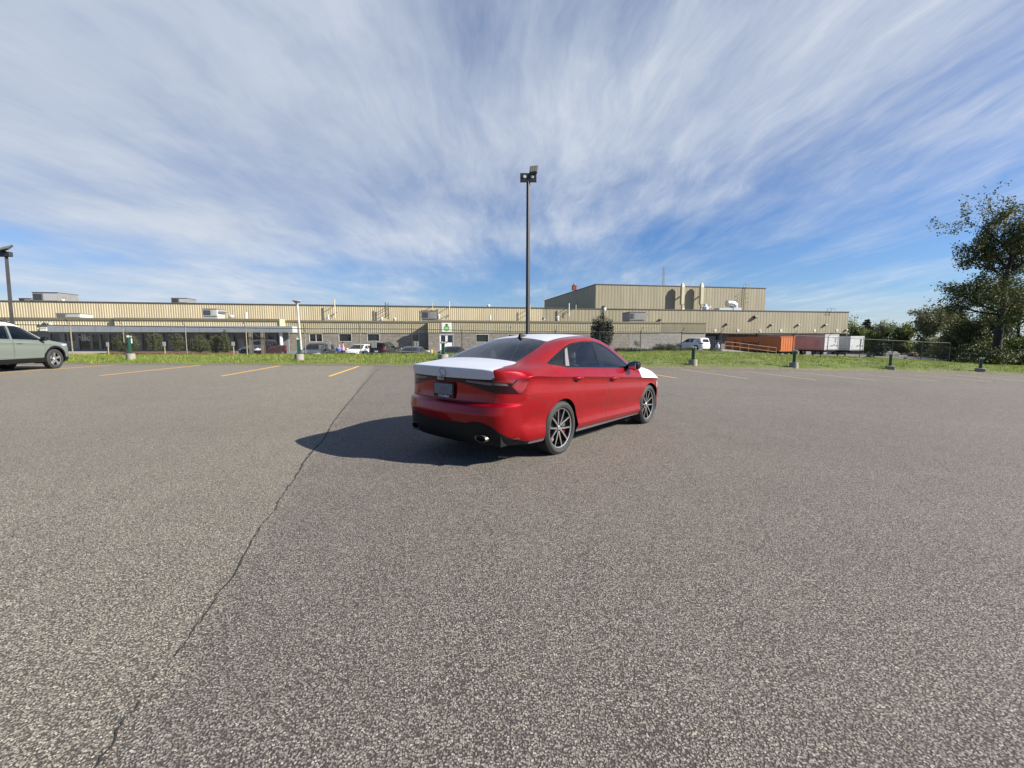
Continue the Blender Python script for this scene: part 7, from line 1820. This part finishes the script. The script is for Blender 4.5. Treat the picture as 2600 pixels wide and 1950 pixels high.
L_sparse = leafmat('young_maple_leaves', [(.034,.044,.018),(.058,.072,.024),(.095,.108,.032),(.14,.14,.045)], .28)
L_dark = leafmat('dark_leaves', [(.014,.024,.008),(.028,.042,.012),(.055,.072,.015),(.095,.105,.02)], .2)
L_mid = leafmat('spring_leaves', [(.045,.070,.016),(.080,.11,.024),(.13,.16,.036),(.18,.20,.06)], .3)
L_lime = leafmat('lime_leaves', [(.050,.075,.012),(.090,.13,.020),(.14,.18,.03),(.20,.22,.05)], .35)
L_grey = leafmat('budding_leaves', [(.085,.095,.045),(.12,.13,.055),(.16,.165,.07),(.20,.20,.10)], .3)
L_pine = leafmat('pine_needles', [(.012,.026,.016),(.022,.042,.022),(.040,.062,.030),(.065,.085,.045)], .05)
L_jun = leafmat('juniper_needles', [(.012,.022,.010),(.026,.040,.014),(.055,.065,.018),(.10,.095,.030)], .08)
L_thuja = leafmat('thuja_leaves', [(.005,.010,.006),(.010,.018,.009),(.018,.028,.012),(.03,.042,.018)], .05)

# the big tree on the right
p = at(2527, 930, 42.5); zg = ground(p.x, p.y)
broadleaf('tall open-crowned maple with a thick dark trunk at the right edge', (p.x, p.y, zg), 13.3, .34, 1.08, 21, L_sparse, 43000, .19, .42, BARK, 4, .50, low=.27)
TG = 'trees beyond the far yard'
def bt(px, top, Y, w, fnc, **kw):
    p = at(px, 900, Y); zg = ground(p.x, Y); H_ = at(px, top, Y).z-zg; return p, zg, H_
def BT(label, px, top, Y, seed, lm, n, ls, spread=1.0, tf=.14, group=TG, **kw):
    p, zg, H_ = bt(px, top, Y, 0, 0); return broadleaf(label, (p.x, p.y, zg), H_*1.02, .02*H_+.06, spread, seed, lm, n, ls, tf, kw.pop('bark', BARK2), 3, kw.pop('clump', H_*.11), group=group, low=kw.pop('low', .26), **kw)
BT('small lime green tree half hidden by the factory corner', 2146, 814, 104, 31, L_lime, 3500, .36)
p, zg, H_ = bt(2196, 808, 100, 0, 0); conifer('dark spruce standing alone against the sky right of the factory', (p.x, p.y, zg), H_, 3.6, 5, L_pine, 7000, .34, TG)
BT('thin nearly bare tree right of the spruce', 2226, 820, 98, 33, L_grey, 900, .25, .9, .3, clump=.5)
BT('bushy mid green tree between the spruce and the bare tree', 2172, 836, 96, 36, L_mid, 4500, .33)
BT('light green tree right of the bare tree', 2250, 829, 98, 37, L_mid, 4500, .33)
BT('low green tree behind the pale trailer end', 2212, 842, 92, 45, L_lime, 4000, .33)
BT('round lime tree in the dip of the tree line', 2302, 831, 96, 38, L_lime, 5200, .33)
BT('lower green tree left of the big budding tree', 2280, 846, 92, 39, L_mid, 4200, .33)
BT('big grey-green budding tree right of the dip', 2366, 801, 88, 40, L_grey, 15000, .36, 1.15)
BT('tall fresh green tree behind the budding tree', 2412, 802, 90, 41, L_mid, 12000, .36, 1.05)
p, zg, H_ = bt(2398, 836, 72, 0, 0); conifer('pale green pine with layered branches before the budding tree', (p.x, p.y, zg), H_, 3.3, 9, L_mid, 8000, .22, TG)
p, zg, H_ = bt(2240, 868, 80, 0, 0); conifer('small dark fir at the yard edge below the bare tree', (p.x, p.y, zg), H_, 2.4, 12, L_pine, 4500, .25, TG)
p, zg, H_ = bt(2350, 862, 78, 0, 0); conifer('young dark fir behind the tan barrier blocks', (p.x, p.y, zg), H_, 2.2, 14, L_jun, 4500, .25, TG)
UG = 'dense trees around the big maple'
BT('dense dark tree left of the big maple trunk', 2452, 812, 56, 51, L_dark, 13000, .22, .95, .10, UG, low=.25, bark=BARK, clump=.8)
BT('dense dark tree directly behind the big maple trunk', 2520, 800, 58, 52, L_dark, 15000, .22, .95, .10, UG, low=.25, bark=BARK, clump=.8)
BT('yellow-green sunlit tree right of the big maple trunk', 2578, 700, 52, 53, L_lime, 17000, .20, .72, .12, UG, low=.2, bark=BARK, clump=.95)
BT('leafy tree cut off by the right edge', 2665, 640, 50, 54, L_mid, 15000, .20, .85, .12, UG, low=.2, bark=BARK, clump=1.0)
BT('low dark tree at the yard edge left of the dense trees', 2428, 842, 62, 55, L_dark, 8000, .22, 1.0, .1, UG, low=.3, bark=BARK, clump=.7)
for i, (lab, px, Y, w, h) in enumerate([('ragged brush at the foot of the big maple', 2500, 42, 2.6, 1.7), ('dark brush right of the big maple trunk', 2562, 44, 2.6, 1.6), ('twiggy brush at the right edge below the leafy tree', 2620, 43, 2.2, 1.4), ('low brush left of the big maple trunk', 2462, 47, 1.6, 1.1)]):
    p = at(px, 930, Y); shrub(lab, (p.x, Y, ground(p.x, Y)), [(0,0,h*.5,w,w*.7,h*.55),(w*.5,0,h*.4,w*.6,w*.5,h*.4)], 3500, .16, L_dark, 60+i, UG, 'brush', 'brush', 0, .6, .2)
# understorey behind the far yard: one continuous mass nobody could count
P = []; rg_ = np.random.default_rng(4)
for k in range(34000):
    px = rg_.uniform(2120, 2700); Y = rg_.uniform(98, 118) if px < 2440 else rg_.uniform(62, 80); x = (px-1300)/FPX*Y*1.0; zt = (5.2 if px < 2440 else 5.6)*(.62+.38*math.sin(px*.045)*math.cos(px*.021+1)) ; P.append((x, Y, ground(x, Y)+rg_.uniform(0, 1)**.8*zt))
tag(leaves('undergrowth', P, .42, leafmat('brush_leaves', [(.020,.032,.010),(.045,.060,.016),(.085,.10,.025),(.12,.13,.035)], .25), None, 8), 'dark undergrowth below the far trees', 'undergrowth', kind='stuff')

# shrubs in front of the entrance
SGp = 'evergreen shrubs in front of the entrance'
for i, (lab, px, y0, y1, w, Y, kind) in enumerate([('wide spreading juniper beside the green post at the entrance', 322, 843, 892, 76, 42.5, 'wide'), ('full rounded juniper second from the entrance', 396, 846, 890, 42, 43, 'r'),
        ('narrower juniper third from the entrance', 452, 848, 890, 34, 43.4, 'r'), ('ragged spreading juniper fourth from the entrance', 508, 850, 892, 62, 43.8, 'wide'), ('pointed conical evergreen left of the pickup', 573, 839, 892, 36, 44.2, 'cone'), ('bushy evergreen hugging the conical one', 548, 852, 893, 34, 44.6, 'r')]):
    p = at(px, y1, Y); zg = max(ground(p.x, Y), at(px, y1+3, Y).z); H_ = at(px, y0, Y).z-zg; W_ = w*Y/FPX/2
    if kind == 'wide': bl = [(0,0,H_*.45,W_*.62,W_*.6,H_*.52),(-W_*.5,0,H_*.35,W_*.42,W_*.4,H_*.38),(W_*.55,0,H_*.33,W_*.42,W_*.4,H_*.38),(-W_*.05,0,H_*.8,W_*.25,W_*.25,H_*.22)]
    elif kind == 'cone': bl = [(0,0,H_*.28,W_*.85,W_*.8,H_*.34),(0,0,H_*.5,W_*.6,W_*.6,H_*.32),(0,0,H_*.74,W_*.34,W_*.34,H_*.27),(.03,0,H_*.93,W_*.14,W_*.14,H_*.13)]
    else: bl = [(0,0,H_*.48,W_*.85,W_*.8,H_*.52),(W_*.3,0,H_*.75,W_*.5,W_*.5,H_*.26),(-W_*.35,0,H_*.6,W_*.5,W_*.5,H_*.32)]
    shrub(lab, (p.x, Y, zg), bl, 5200, .13, L_jun, 70+i, SGp)
p = at(1527, 880, 48); zg = ground(p.x, 48); k = 48/FPX; H_ = at(1527, 786, 48).z-zg
shrub('tall very dark evergreen with several spires behind the red car roof', (p.x, 48, zg), [(0,0,H_*.36,21*k,18*k,H_*.36),(-19*k,0,H_*.50,9*k,9*k,H_*.30),(0,0,H_*.74,6.5*k,6*k,H_*.27),(21*k,0,H_*.52,9*k,9*k,H_*.26),(11*k,0,H_*.62,6.5*k,6*k,H_*.20),(-10*k,0,H_*.66,6*k,6*k,H_*.20)], 16000, .14, L_thuja, 80, droop=-1.2, asp=.4, shell=.6)
JG = 'low spreading junipers by the block wall'
for i, (lab, px, y0, w, Y) in enumerate([('low juniper nearest the red car', 1590, 881, 80, 47), ('mid height juniper left of the mounded one', 1640, 884, 60, 46), ('highest mounded juniper by the block wall', 1688, 872, 76, 49), ('low juniper just left of the white SUV', 1742, 882, 64, 50)]):
    p = at(px, 897, Y); zg = ground(p.x, Y); H_ = at(px, y0, Y).z-zg; W_ = w*Y/FPX/2
    shrub(lab, (p.x, Y, zg), [(0,0,H_*.4,W_,W_*.6,H_*.5),(-W_*.4,0,H_*.6,W_*.5,W_*.4,H_*.35),(W_*.4,0,H_*.62,W_*.5,W_*.4,H_*.33)], 5500, .16, L_jun, 90+i, JG, droop=.2)
p = at(1617, 890, 46.5); BRr = broadleaf('small leafless pale sapling in front of the block wall', (p.x, 46.5, ground(p.x, 46.5)), 1.9, .03, .8, 99, L_grey, 60, .06, .35, mat('pale_twig', (.24,.21,.22), .9), 3, .1, name='sapling')
